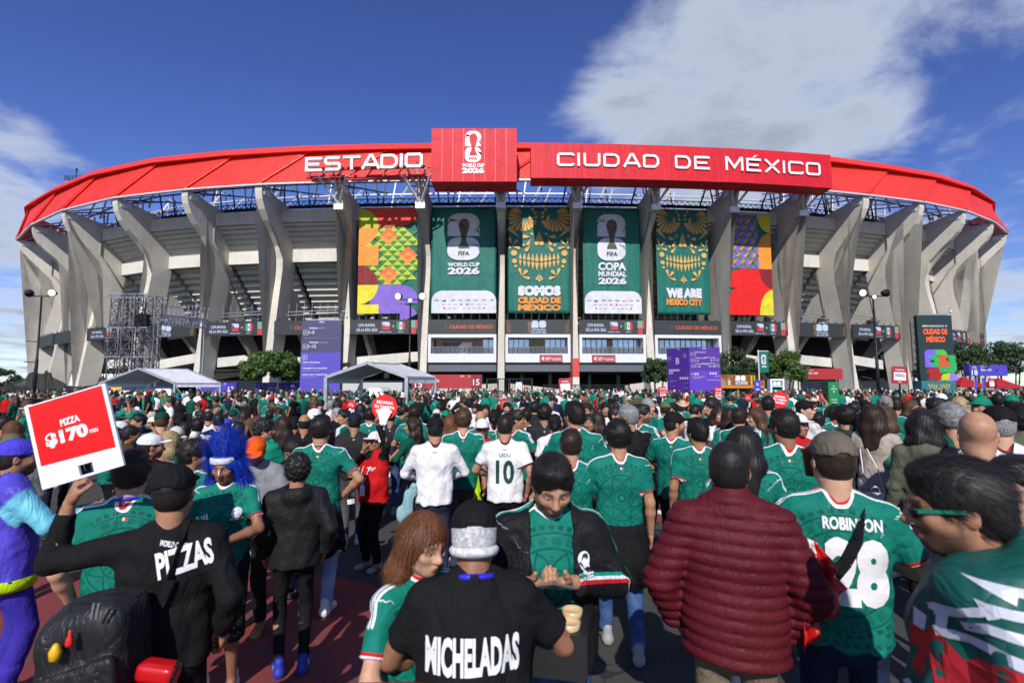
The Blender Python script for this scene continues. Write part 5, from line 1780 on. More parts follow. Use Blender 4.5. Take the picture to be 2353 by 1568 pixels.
ring = [[(.35 + .22 * math.cos(a), .5 + .22 * math.sin(a)), (.35 + .27 * math.cos(a), .5 + .27 * math.sin(a)), (.35 + .27 * math.cos(b), .5 + .27 * math.sin(b)), (.35 + .22 * math.cos(b), .5 + .22 * math.sin(b))] for a, b in [(2 * math.pi * i / 16, 2 * math.pi * (i + 1) / 16) for i in range(16)]]
on(flat_obj('symbol', fr, ring + stroke([(.19, .34), (.51, .66)], .05), SIGNR, e, .01), e)
e = empty('entrance_steps', (8, 80, 0), label='low concrete platform with steps before the entrance', cat='steps')
bm = bmesh.new()
a, b = PV(1225, 890, 77).x, PV(1470, 890, 77).x
for i in range(5):
 box(bm, a + i * .0, b, 77.5 + i * .4, 84, i * .17 + .003, (i + 1) * .17)
on(obm('step_block', bm, CONC, e), e)
bm = bmesh.new()
for i in range(7):
 x = a + (b - a) * (i + .3) / 7
 box(bm, x, x + 1.3, 77.3, 77.5, .003, .3)
on(obm('orange_kerb', bm, mat('kerb_orange', (.55, .18, .03), .6), e), e)
# ------------------------------------------------------------------ right: orange stage, frames, banner flag
e = empty('orange_stage', (22, 50, 0), label='orange railed broadcast platform with white 26 above a green studio', cat='stage')
A, B = PV(1656, 900, 50), PV(1755, 900, 50)
OR = mat('stage_orange', (.55, .19, .02), .45, var=.08)
zp, zr = PV(0, 883, 50).z, PV(0, 862, 50).z
bm = bmesh.new()
box(bm, A.x, B.x, 50, 53, zp - .35, zp)
on(obm('platform', bm, OR, e), e)
for i in range(5):
 bm = bmesh.new()
 z = zp + (zr - zp) * (i + 1) / 5
 bar(bm, (A.x, 50, z), (B.x, 50, z), .07)
 on(obm('rail', bm, OR, e), e)
for i in range(5):
 x = A.x + (B.x - A.x) * i / 4
 bm = bmesh.new()
 bar(bm, (x, 50, 0 if i in (0, 4) else zp), (x, 50, zr), .1)
 on(obm('post', bm, OR, e), e)
bm = bmesh.new()
box(bm, A.x, B.x, 52.6, 52.8, 0, zp - .35)
on(obm('studio_wall', bm, mat('studio_green', (.02, .19, .04), .5, var=.1), e), e)
fr = Frame((A.x, 52.6, 0), (1, 0, 0), (0, 0, 1))
w = B.x - A.x
on(flat_obj('wall_picture', fr, [[(w * .62 + i * .35, .4 + j * .35), (w * .62 + i * .35 + .35, .4 + j * .35), (w * .62 + i * .35 + .17, .72 + j * .35)] for i in range(4) for j in range(3)], mat('picture_lime', (.25, .38, .03), .5), e, .02), e)
on(flat_obj('wall_picture', fr, [circ(w * .85, .5, .5, 12)], mat('picture_pink', (.5, .1, .2), .5), e, .03), e)
fr = Frame((A.x, 49.9, zp), (1, 0, 0), (0, 0, 1))
on(flat_obj('emblem', fr, shape26(w * .33, (zr - zp) * .42, .5, True), WHITE, e, .03), e)
on(text_obj('lettering', fr, [('COPA MUNDIAL', w * .33, (zr - zp) * .2, .13, dict(width=1.2, bold=.04)), ('DE LA FIFA 2026', w * .33, (zr - zp) * .02, .12, dict(width=1.2, bold=.04))], WHITE, e, .03), e)
on(flat_obj('emblem_cup', fr, [trophy(w * .26, .1, .75)], mat('cup_brown', (.2, .11, .05), .5), e, .03), e)
bm = bmesh.new()
box(bm, A.x + w * .7, A.x + w * .84, 49.95, 50.05, zp, zr)
on(obm('yellow_cloth', bm, mat('yellow_cloth', (.6, .4, .02), .6, var=.2), e), e)
T = PV(1741, 806, 49)
e = empty('pole_banner', (T.x, 49, 0), label='teal vertical pole banner with cup emblem beside the orange stage', cat='banner')
bm = bmesh.new()
bar(bm, (T.x, 49, 0), (T.x, 49, T.z + .1), .1)
bar(bm, (T.x, 49, T.z), (T.x + 1.0, 49, T.z), .07)
on(obm('pole', bm, WHITEM, e), e)
hb = T.z - PV(1741, 855, 49).z
fr = Frame((T.x + .06, 48.97, T.z - hb), (1, 0, 0), (0, 0, 1))
bm = bmesh.new()
box(bm, T.x + .06, T.x + .95, 48.97, 49.0, T.z - hb, T.z - .05)
on(obm('cloth', bm, TEAL, e), e)
on(flat_obj('emblem', fr, shape26(.2, hb * .38, hb * .45), PRINTW, e, .012), e)
on(flat_obj('emblem_cup', fr, [trophy(.42, hb * .45, hb * .3)], CUPB, e, .02), e)
on(text_obj('lettering', fr, [('2026', .45, hb * .24, .16, dict(align='C', bold=.04))], PRINTW, e, .012), e)
A, B = PV(1769, 870, 42), PV(1801, 870, 42)
e = empty('jersey_display', ((A.x + B.x) / 2, 42, 0), label='white frame with green 26 header and a hanging green jersey', cat='display')
bm = bmesh.new()
zt = A.z
box(bm, A.x, A.x + .14, 42, 42.5, 0, zt)
box(bm, B.x - .14, B.x, 42, 42.5, 0, zt)
box(bm, A.x + .14, B.x - .14, 42, 42.5, zt - .14, zt)
box(bm, A.x + .14, B.x - .14, 42, 42.5, zt - .65, zt - .58)
on(obm('frame', bm, WHITE, e), e)
fr = Frame((A.x, 42.1, zt - .58), (1, 0, 0), (0, 0, 1))
w = B.x - A.x
on(flat_obj('header', fr, [rect(.14, w - .14, 0, .44)], mat('header_green', (.03, .3, .1), .5), e, .01), e)
on(flat_obj('emblem', fr, shape26(w * .5 - .33, .06, .32, True), WHITE, e, .02), e)
bm = bmesh.new()
box(bm, A.x + .14, B.x - .14, 42.4, 42.45, 0, zt - .65)
on(obm('back_panel', bm, BLKP, e), e)
fr = Frame((A.x + w * .5, 42.3, zt - 1.5), (1, 0, 0), (0, 0, 1))
on(flat_obj('jersey', fr, [[(-.2, 0), (.2, 0), (.22, .5), (.36, .4), (.42, .55), (.25, .75), (.08, .78), (0, .72), (-.08, .78), (-.25, .75), (-.42, .55), (-.36, .4), (-.22, .5)]], mat('jersey_display_green', (.008, .17, .11), .6), e, .01), e)
for i, (x0, x1, y) in enumerate(((2205, 2265, 884), (2290, 2345, 886))):
 A, B = PV(x0, y, 55), PV(x1, y, 55)
 e = empty('market_canopy', ((A.x + B.x) / 2, 55, 0), label='red peaked canopy under the right trees, %s one' % ('left' if i == 0 else 'right'), cat='canopy', group='red canopies under the trees')
 bm = bmesh.new()
 c = bm.verts.new(((A.x + B.x) / 2, 56.2, A.z + .9))
 L = [bm.verts.new(p) for p in ((A.x, 55, A.z), (B.x, 55, A.z), (B.x, 57.6, A.z), (A.x, 57.6, A.z))]
 D = [bm.verts.new(v.co - Vector((0, 0, .25))) for v in L]
 for j in range(4):
  bm.faces.new((L[j], L[(j + 1) % 4], c))
  bm.faces.new((L[j], D[j], D[(j + 1) % 4], L[(j + 1) % 4]))
 on(obm('canopy_sheet', bm, mat('canopy_red', (.38, .012, .015), .5, var=.1), e), e)
 for j in range(4):
  p = D[j].co.copy() if False else ((A.x, 55), (B.x, 55), (B.x, 57.6), (A.x, 57.6))[j]
  bm = bmesh.new()
  bar(bm, (p[0], p[1], 0), (p[0], p[1], A.z - .2), .06)
  on(obm('leg', bm, ALU, e), e)
for i, x in enumerate((2238, 2256)):
 p = PV(x, 880, 48)
 e = empty('feather_flag', (p.x, 48, 0), label='slim violet feather flag by the red canopy, %s one' % ('left' if i == 0 else 'right'), cat='flag', group='violet feather flags')
 bm = bmesh.new()
 bar(bm, (p.x, 48, 0), (p.x, 48, p.z + .5), .04)
 on(obm('pole', bm, WHITEM, e), e)
 bm = bmesh.new()
 box(bm, p.x, p.x + .24, 47.98, 48.0, p.z - .6, p.z + .5)
 on(obm('cloth', bm, SIGNP, e), e)
# ------------------------------------------------------------------ trees
LEAF = {}
def leaf_mat(name, a, b_):
 m = bpy.data.materials.new(name)
 m.use_nodes = True
 b = NB(m.node_tree)
 p = m.node_tree.nodes['Principled BSDF']
 oi = b.node('ShaderNodeNewGeometry').outputs['Random Per Island']
 b.l.new(b.mix(oi, a, b_), p.inputs['Base Color'])
 p.inputs['Roughness'].default_value = .45
 p.inputs['Specular IOR Level'].default_value = .4
 return m
LEAF1 = leaf_mat('ficus_leaves', (.022, .060, .010), (.085, .15, .022))
LEAF2 = leaf_mat('dark_tree_leaves', (.012, .032, .010), (.045, .085, .022))
BARK = mat('tree_bark', (.10, .085, .07), .9, var=.4, vscale=6, bump=.6, bscale=20)
def tree(c, rx, ry, rz, n, label, lm, ztrunk, leaf=.16, stems=5, clumps=40, seed=1):
 rs = np.random.RandomState(seed)
 e = empty('tree', (c[0], c[1], 0), label=label, cat='tree', group='trees on the forecourt')
 cl = []
 while len(cl) < clumps:
  d = rs.normal(size=3)
  d /= np.linalg.norm(d)
  if d[2] < -.55:
   continue
  rr = rs.uniform(.55, .97)
  cl.append((d * rr * np.array([rx, ry, rz]), rs.uniform(.20, .36) * min(rx, rz)))
 N = n
 ci = rs.randint(0, clumps, N)
 d = rs.normal(size=(N, 3))
 d /= np.linalg.norm(d, axis=1)[:, None]
 rad = np.array([q[1] for q in cl])[ci] * rs.uniform(.55, 1.08, N)
 P = np.array([q[0] for q in cl])[ci] + d * rad[:, None] * np.array([1, 1, .85])
 P += np.array(c)
 nrm = d + rs.normal(scale=.5, size=(N, 3)) + np.array([0, -.1, .3])
 nrm /= np.linalg.norm(nrm, axis=1)[:, None]
 t = np.cross(nrm, rs.normal(size=(N, 3)))
 t /= np.linalg.norm(t, axis=1)[:, None]
 b = np.cross(nrm, t)
 L = leaf * rs.uniform(.7, 1.3, N)[:, None]
 V = np.empty((N, 4, 3))
 V[:, 0] = P - t * L
 V[:, 1] = P + b * L * .42 + nrm * L * .1
 V[:, 2] = P + t * L
 V[:, 3] = P - b * L * .42 + nrm * L * .1
 me = bpy.data.meshes.new('crown')
 me.from_pydata(V.reshape(-1, 3).tolist(), [], np.arange(N * 4).reshape(-1, 4).tolist())
 on(link('crown', me, e, lm), e)
 bm = bmesh.new()
 for i in range(stems):
  a = 2 * math.pi * i / stems + .4
  x, y = c[0] + .35 * math.cos(a), c[1] + .3 * math.sin(a)
  tx, ty = c[0] + rx * .6 * math.cos(a), c[1] + ry * .6 * math.sin(a)
  tube(bm, [(x, y, -.05), (x + (tx - x) * .2, y + (ty - y) * .2, ztrunk * .6), (x + (tx - x) * .6, y + (ty - y) * .6, ztrunk * 1.1), (tx, ty, c[2])], [.15, .12, .09, .03], 6)
 on(obm('trunk', bm, BARK, e), e)
 return e
def tree_px(x0, x1, y0, y1, Y, n, label, lm, seed, clumps=60, leaf=.15, ryk=.8, stems=5):
 a, b = PV(x0, y1, Y), PV(x1, y1, Y)
 t = PV(x0, y0, Y)
 rx, rz = (b.x - a.x) / 2, (t.z - a.z) / 2
 tree(((a.x + b.x) / 2, Y, (t.z + a.z) / 2), rx * .86, rx * ryk, rz * .86, n, label, lm, max(.8, a.z), leaf, stems, clumps, seed)
tree_px(538, 716, 802, 893, 55, 15000, 'round clipped ficus tree with bare stems left of the violet screen', LEAF1, 3, 110, .16)
tree_px(1474, 1545, 812, 902, 52, 6000, 'round dark tree half hidden by the purple kiosk', LEAF2, 4, 50)
tree_px(1640, 1745, 796, 892, 60, 7000, 'leafy tree behind the orange stage', LEAF2, 5, 60)
tree_px(1735, 1860, 800, 895, 58, 9500, 'broad leafy tree right of the teal pole banner', LEAF1, 6, 80)
tree_px(2100, 2155, 820, 892, 62, 3500, 'small leafy tree behind the welcome screen', LEAF2, 7, 30)
tree_px(2185, 2290, 786, 880, 62, 7500, 'dark leafy tree over the violet 18 sign', LEAF2, 8, 60)
tree_px(2255, 2400, 776, 884, 66, 9000, 'dark leafy tree at the right edge', LEAF2, 9, 70)
tree_px(-40, 42, 838, 905, 70, 4500, 'dark tree at the left edge beyond the netting', LEAF2, 10, 40)
for x0, x1, Y, zt, lb in ((-70, -21, 68, 1.35, 'low grey wall behind the left tunnel signs'), (27, 75, 70, 1.5, 'low grey wall behind the right trees')):
 e = bmesh.new()
 box(e, x0, x1, Y, Y + .6, 0, zt)
 tag(obm('low_wall', e, CONC), lb, 'wall')
# ------------------------------------------------------------------ implicit surfaces for bodies, clothes, hair
def _smin(a, b, k):
 if k <= 0:
  return np.minimum(a, b)
 h = np.maximum(k - np.abs(a - b), 0) / k
 return np.minimum(a, b) - h * h * k * .25
def _smax(a, b, k):
 return -_smin(-a, -b, k)
class Vol:
 def __init__(s, lo, hi, v):
  s.v = v
  s.lo = np.array(lo, float) - 2 * v
  n = np.ceil((np.array(hi, float) + 2 * v - s.lo) / v).astype(int) + 1
  s.ax = [(s.lo[i] + np.arange(n[i]) * v).astype(np.float32) for i in range(3)]
  s.D = np.full(n, .25, np.float32)
 def _sub(s, lo, hi):
  sl = []
  for i in range(3):
   a = int(np.clip(math.floor((lo[i] - s.lo[i]) / s.v), 0, len(s.ax[i]) - 1))
   b = int(np.clip(math.ceil((hi[i] - s.lo[i]) / s.v) + 1, a + 1, len(s.ax[i])))
   sl.append(slice(a, b))
  X, Y, Z = np.meshgrid(s.ax[0][sl[0]], s.ax[1][sl[1]], s.ax[2][sl[2]], indexing='ij')
  return tuple(sl), X, Y, Z
 def put(s, sl, d, k, sub=False):
  cur = s.D[sl]
  s.D[sl] = _smax(cur, -d, k) if sub else _smin(cur, d, k)
 def cone(s, a, b, ra, rb, k=.03, sy=1., sx=1., sub=False, cut=None, cy=None):
  a, b = np.array(a, float), np.array(b, float)
  m = max(ra, rb) * max(1, sx, sy) + k + 3 * s.v + .02
  lo, hi = np.minimum(a, b) - m, np.maximum(a, b) + m
  sl, X, Y, Z = s._sub(lo, hi)
  ab = b - a
  L2 = max(1e-9, float(ab @ ab))
  t = np.clip(((X - a[0]) * ab[0] + (Y - a[1]) * ab[1] + (Z - a[2]) * ab[2]) / L2, 0, 1)
  dx = (X - a[0] - t * ab[0]) / sx
  dy = (Y - a[1] - t * ab[1]) / sy
  dz = Z - a[2] - t * ab[2]
  d = np.sqrt(dx * dx + dy * dy + dz * dz) - (ra + (rb - ra) * t)
  d *= min(1, sx, sy) * .5 + .5
  if cut is not None:
   p, n = np.array(cut[0], float), np.array(cut[1], float)
   n = n / np.linalg.norm(n)
   d = np.maximum(d, (X - p[0]) * n[0] + (Y - p[1]) * n[1] + (Z - p[2]) * n[2])
  s.put(sl, d, k, sub)
 def ell(s, c, r, k=.03, sub=False, rot=None):
  c, r = np.array(c, float), np.array(r, float)
  m = r.max() + k + 3 * s.v + .02
  sl, X, Y, Z = s._sub(c - m, c + m)
  X, Y, Z = X - c[0], Y - c[1], Z - c[2]
  if rot is not None:
   Rm = np.array(rot.transposed() if hasattr(rot, 'transposed') else rot)
   X, Y, Z = (Rm[0][0] * X + Rm[0][1] * Y + Rm[0][2] * Z, Rm[1][0] * X + Rm[1][1] * Y + Rm[1][2] * Z, Rm[2][0] * X + Rm[2][1] * Y + Rm[2][2] * Z)
  k0 = np.sqrt((X / r[0]) ** 2 + (Y / r[1]) ** 2 + (Z / r[2]) ** 2)
  k1 = np.sqrt((X / r[0] ** 2) ** 2 + (Y / r[1] ** 2) ** 2 + (Z / r[2] ** 2) ** 2)
  s.put(sl, k0 * (k0 - 1) / np.maximum(k1, 1e-6), k, sub)
 def boxr(s, c, h, r=.01, k=0., sub=False):
  c, h = np.array(c, float), np.array(h, float)
  m = h + r + k + 3 * s.v + .02
  sl, X, Y, Z = s._sub(c - m, c + m)
  q = [np.abs(X - c[0]) - h[0] + r, np.abs(Y - c[1]) - h[1] + r, np.abs(Z - c[2]) - h[2] + r]
  d = np.sqrt(sum(np.maximum(u, 0) ** 2 for u in q)) + np.minimum(np.maximum(q[0], np.maximum(q[1], q[2])), 0) - r
  s.put(sl, d, k, sub)
 def keep(s, p, n, k=0.):
  X, Y, Z = np.meshgrid(*s.ax, indexing='ij')
  n = np.array(n, float) / np.linalg.norm(n)
  s.D = _smax(s.D, ((X - p[0]) * n[0] + (Y - p[1]) * n[1] + (Z - p[2]) * n[2]).astype(np.float32), k)
 def warp(s, f):
  X, Y, Z = np.meshgrid(*s.ax, indexing='ij')
  s.D = s.D + f(X, Y, Z).astype(np.float32)
 def mesh(s):
  D = s.D
  D[0], D[-1], D[:, 0], D[:, -1], D[:, :, 0], D[:, :, -1] = (1.,) * 6
  S = D < 0
  nx, ny, nz = D.shape
  acc = np.zeros((nx - 1, ny - 1, nz - 1, 3))
  cnt = np.zeros((nx - 1, ny - 1, nz - 1))
  quads = []
  for ax in range(3):
   a = [slice(None)] * 3
   b = [slice(None)] * 3
   a[ax], b[ax] = slice(0, -1), slice(1, None)
   da, db = D[tuple(a)], D[tuple(b)]
   cr = S[tuple(a)] != S[tuple(b)]
   I = np.argwhere(cr)
   if not len(I):
    continue
   va, vb = da[cr], db[cr]
   t = va / (va - vb)
   P = I.astype(float)
   P[:, ax] += t
   o1, o2 = [(1, 2), (2, 0), (0, 1)][ax]
   cells = []
   for (i, j) in ((0, 0), (-1, 0), (-1, -1), (0, -1)):
    C = I.copy()
    C[:, o1] += i
    C[:, o2] += j
    cells.append(C)
   ok = np.ones(len(I), bool)
   for C in cells:
    ok &= (C >= 0).all(1) & (C[:, 0] < nx - 1) & (C[:, 1] < ny - 1) & (C[:, 2] < nz - 1)
   for C in cells:
    Ck = C[ok]
    np.add.at(acc, (Ck[:, 0], Ck[:, 1], Ck[:, 2]), P[ok])
    np.add.at(cnt, (Ck[:, 0], Ck[:, 1], Ck[:, 2]), 1)
   q = np.stack([np.ravel_multi_index(C[ok].T, (nx - 1, ny - 1, nz - 1)) for C in cells], 1)
   flip = ~(va < 0)[ok]
   q[flip] = q[flip][:, ::-1]
   quads.append(q)
  ids = np.flatnonzero(cnt.ravel())
  V = acc.reshape(-1, 3)[ids] / cnt.ravel()[ids][:, None] * s.v + s.lo
  mp = np.full(cnt.size, -1)
  mp[ids] = np.arange(len(ids))
  return V, mp[np.concatenate(quads)]
def relax(V, Q, it=1, w=.5):
 for _ in range(it):
  A = np.zeros_like(V)
  c = np.zeros(len(V))
  for i in range(4):
   a, b = Q[:, i], Q[:, (i + 1) % 4]
   np.add.at(A, a, V[b])
   np.add.at(c, a, 1)
   np.add.at(A, b, V[a])
   np.add.at(c, b, 1)
  V = V * (1 - w) + w * A / np.maximum(c, 1)[:, None]
 return V
def to_mesh(name, V, Q, attrs=None, smooth=True):
 me = bpy.data.meshes.new(name)
 me.vertices.add(len(V))
 me.vertices.foreach_set('co', np.asarray(V, np.float32).ravel())
 Q = np.asarray(Q)
 n = Q.shape[1]
 me.loops.add(Q.size)
 me.loops.foreach_set('vertex_index', Q.ravel().astype(np.int32))
 me.polygons.add(len(Q))
 me.polygons.foreach_set('loop_start', (np.arange(len(Q)) * n).astype(np.int32))
 me.update(calc_edges=True)
 me.polygons.foreach_set('use_smooth', np.full(len(Q), smooth))
 for k, v in (attrs or {}).items():
  at = me.attributes.new(k, 'FLOAT', 'POINT')
  at.data.foreach_set('value', np.asarray(v, np.float32))
 me.validate()
 return me
def vnormals(V, Q):
 n = np.cross(V[Q[:, 2]] - V[Q[:, 0]], V[Q[:, 3]] - V[Q[:, 1]])
 N = np.zeros_like(V)
 for i in range(4):
  np.add.at(N, Q[:, i], n)
 return N / np.maximum(np.linalg.norm(N, axis=1), 1e-9)[:, None]
def wob(X, Y, Z, f, seed=0.):
 return (np.sin(X * f + 1.7 * np.sin(Z * f * .63 + seed) + seed) + np.sin(Z * f * .83 + 2.1 * np.sin(Y * f * .7 + seed * 2) + 2 * seed) + np.sin(Y * f * .9 + 1.3 * np.sin(X * f * .8 - seed) + 3 * seed)) / 3
# ------------------------------------------------------------------ head (origin between the ears, faces +Y)
def head_geo(v, fem=False, jaw=1., smile=0.):
 G = Vol((-.11, -.14, -.22), (.11, .14, .145), v)
 w = .95 if fem else 1.
 G.ell((0, -.018, .038), (.077 * w, .098, .090), 0)
 G.ell((0, .028, -.030), (.0635 * w, .066, .083), .045)
 G.ell((0, .052, -.088), (.030 * w * jaw, .027, .022), .035)
 for s in (-1, 1):
  G.ell((s * .050 * w * jaw, .000, -.062), (.016, .03, .024), .04)
  G.ell((s * .044 * w, .066, -.018), (.018, .014, .016), .03)
  G.cone((s * .016, .086, .026), (s * .046, .072, .026), .010, .008, .022)
  G.ell((s * .0315, .098, .004), (.0175, .018, .0125), .016, True)
  G.ell((s * .0315, .0745, .003), (.0145, .0135, .0125), .003)
  G.cone((s * .020, .0875, .011), (s * .044, .0805, .010), .0035, .003, .006)
  G.cone((s * .012, .099, -.030), (s * .013, .100, -.031), .0075, .0075, .012)
  er = Matrix.Rotation(R(14) * s, 3, 'Z') @ Matrix.Rotation(R(-10), 3, 'X')
  G.ell((s * .079 * w, -.012, -.002), (.0085, .020, .032), .006, rot=er)
  G.ell((s * .087 * w, -.006, .003), (.006, .011, .018), .004, True, rot=er)
 G.cone((0, .088, .014), (0, .112, -.024), .0075, .0115, .018)
 G.ell((0, .108, -.028), (.0115, .010, .0095), .012)
 yl = .0945
 G.cone((-.017, yl - .006, -.0575 + smile), (0, yl, -.0565), .0045, .0062, .010)
 G.cone((.017, yl - .006, -.0575 + smile), (0, yl, -.0565), .0045, .0062, .010)
 G.cone((-.014, yl - .006, -.067), (.014, yl - .006, -.067), .0062, .0062, .010)
 G.cone((-.019, yl + .002, -.0618 + smile * .6), (.019, yl + .002, -.0618 + smile * .6), .0018, .0018, .004, sub=True)
 nr = .050 if fem else .060
 G.cone((0, -.022, -.05), (0, -.04, -.21), nr, nr * 1.06, .03)
 V, Q = G.mesh()
 V = relax(V, Q, 1, .3)
 x, y, z = np.abs(V[:, 0]), V[:, 1], V[:, 2]
 face = y > .05
 lips = np.exp(-((z + .0618) / .0095) ** 2 * 1.2 - (x / .021) ** 4) * (y > .076)
 brow = np.exp(-(((z - .030 + (x - .032) ** 2 * 4) / .006) ** 2)) * (x > .012) * (x < .053) * face
 ed = np.sqrt(((x - .0315) / .0135) ** 2 + ((z - .0025) / .0068) ** 2)
 eye = np.clip((1.05 - ed) * 5, 0, 1) * (y > .06)
 iris = np.clip((.0062 - np.hypot(x - .0315, z - .0025)) * 600, 0, 1) * (y > .06)
 lid = np.clip(1 - np.abs(ed - 1.12) * 7, 0, 1) * (z > .0) * (y > .06)
 beard = np.clip((-.030 - z) * 40, 0, 1) * np.clip((y + .02) * 30, 0, 1) * (1 - np.clip(1.6 - np.hypot(x / .024, (z + .062) / .011), 0, 1)) * np.clip((z + .135) * 60, 0, 1)
 beard = np.maximum(beard, np.exp(-((z + .044) / .006) ** 2) * (x < .03) * (y > .08))
 beard = np.maximum(beard, np.clip((.012 - np.abs(y - .012)) * 90, 0, 1) * (x > .06) * (z < .02) * (z > -.06))
 at = dict(lips=lips, dark=np.clip(brow * .85 + lid * .8 + iris, 0, 1), eye=np.clip(eye - iris, 0, 1), beard=beard, scalp=np.clip((z - .045 + (y < .03) * .06) * 30, 0, 1) * (y < .085))
 return V, Q, at
def hand_geo(v, curl=(.35, .5, .4), thumb=.35, spread=.0):
 G = Vol((-.11, -.075, -.22), (.06, .11, .05), v)
 G.cone((0, 0, .04), (0, 0, -.012), .026, .025, 0, sx=.82)
 G.ell((-.002, .002, -.052), (.0165, .041, .047), .025)
 G.ell((-.010, .026, -.035), (.016, .018, .028), .02)
 for i, (y, L, r) in enumerate(((.030, .066, .0092), (.0105, .076, .0096), (-.0095, .070, .0092), (-.028, .054, .0082))):
  p = np.array([-.002, y, -.088 + abs(y) * .18])
  a = 0.
  tilt = (y) * spread
  for j, f in enumerate((.46, .30, .24)):
   a += curl[j]
   q = p + L * f * np.array([-math.sin(a), tilt, -math.cos(a)])
   G.cone(p, q, r * (1 - .1 * j), r * (.92 - .1 * j), .007)
   p = q
 p = np.array([-.008, .030, -.026])
 for j, (L, th) in enumerate(((.034, .55), (.030, .75), (.025, .95))):
  d = np.array([-math.sin(thumb * (j + .4)) * .8, math.cos(th) * (1 - thumb * .5), -math.sin(th) - .2])
  d /= np.linalg.norm(d)
  q = p + d * L
  G.cone(p, q, .0125 - .0012 * j, .0112 - .0012 * j, .010)
  p = q
 return G.mesh()
_HEAD, _HAND = {}, {}
def head_cached(v, fem, jaw=1., smile=0.):
 k = (v, fem, jaw, smile)
 if k not in _HEAD:
  _HEAD[k] = head_geo(v, fem, jaw, smile)
 return _HEAD[k]
def hand_cached(v, kind):
 k = (v, kind)
 if k not in _HAND:
  _HAND[k] = hand_geo(v, *{'relaxed': ((.30, .45, .35), .25, .1), 'grip': ((1.0, 1.15, .8), .9, .0), 'hold': ((.55, .85, .55), .7, .15), 'fist': ((1.3, 1.5, 1.0), 1.0, 0.)}[kind])
 return _HAND[k]
# ------------------------------------------------------------------ hair and hats, in head space
def _cranium(G, gr, k=.0):
 G.ell((0, -.018, .038), (.077 + gr, .098 + gr, .090 + gr * 1.2), k)
def hair_geo(kind, v=.008, seed=1.):
 G = Vol((-.17, -.22, -.48 if kind.startswith('long') else -.16), (.17, .17, .22), v)
 if kind in ('short', 'crop', 'slick', 'curly', 'messy'):
  gr = dict(short=.014, crop=.008, slick=.013, curly=.026, messy=.022)[kind]
  _cranium(G, gr)
  G.ell((0, -.045, -.02), (.068 + gr * .6, .062 + gr * .5, .06), .03)
  if kind in ('short', 'messy'):
   G.ell((.01, .03, .105), (.058, .06, .032), .03)
  if kind == 'slick':
   G.ell((0, .02, .10), (.06, .075, .036), .03)
  G.ell((0, .118, -.035), (.074, .092, .098), .006, True)          # face
  for s in (-1, 1):
   G.ell((s * .092, .018, -.045), (.03, .048, .048), .008, True)
   G.ell((s * .09, -.012, -.018), (.022, .024, .03), .004, True)
  G.keep((0, -.06, -.068), (0, .25, -1), .01)
  fq, am = dict(short=(150, .0018), crop=(240, .0010), slick=(150, .001), curly=(150, .008), messy=(110, .0035))[kind]
  if kind == 'slick':
   G.warp(lambda X, Y, Z: .0012 * np.sin(X * 260 + 6 * np.sin(Y * 18)))
  else:
   G.warp(lambda X, Y, Z: am * wob(X, Y, Z, fq, seed))
 elif kind.startswith('long'):
  _cranium(G, .016)
  G.ell((0, -.03, .02), (.09, .098, .10), .03)
  L = -.30 if kind != 'long_high' else -.2
  wv = .012 if kind == 'long_wavy' else .003
  for s in (-1, 1):
   for y0, dx in ((-.06, .050), (-.02, .078)):
    G.cone((s * dx * .8, y0, .03), (s * dx * 1.1, y0 - .03, -.12), .050, .050, .04)
    G.cone((s * dx * 1.1, y0 - .03, -.12), (s * dx * .95, y0 - .05, L), .048, .026, .04)
  G.cone((0, -.07, .0), (0, -.10, L - .02), .06, .04, .05)
  G.ell((0, .128, -.05), (.066, .104, .115), .008, True)
  G.cone((0, .06, -.12), (0, .02, -.42), .052, .06, .01, sub=True)
  G.warp(lambda X, Y, Z: .0018 * np.sin(np.arctan2(X, Y + .02) * 34 + 5 * np.sin(Z * 9)) + wv * wob(X, Y, Z, 45, seed))
 elif kind in ('bun', 'pony'):
  _cranium(G, .010)
  G.ell((0, -.045, -.01), (.07, .066, .062), .03)
  G.ell((0, .118, -.035), (.072, .090, .096), .006, True)
  for s in (-1, 1):
   G.ell((s * .092, .012, -.035), (.026, .044, .05), .008, True)
  if kind == 'bun':
   G.ell((0, -.128, .045), (.038, .034, .036), .012)
  else:
   G.cone((0, -.115, .05), (0, -.165, -.01), .026, .034, .02)
   G.cone((0, -.165, -.01), (0, -.15, -.14), .034, .014, .02)
  G.warp(lambda X, Y, Z: .002 * np.sin(np.arctan2(X, Z) * 40) + .0015 * wob(X, Y, Z, 150, seed))
 elif kind == 'fringe':     # short back and sides ring for bald heads / under caps
  _cranium(G, .006)
  G.ell((0, -.045, -.02), (.07, .064, .058), .03)
  G.ell((0, .118, -.035), (.076, .094, .10), .004, True)
  for s in (-1, 1):
   G.ell((s * .09, -.008, -.018), (.022, .03, .034), .004, True)
  G.keep((0, 0, .042), (0, 0, 1), .0)
  G.keep((0, -.06, -.068), (0, .25, -1), .01)
  G.warp(lambda X, Y, Z: .0018 * wob(X, Y, Z, 230, seed))
 V, Q = G.mesh()
 return V, Q
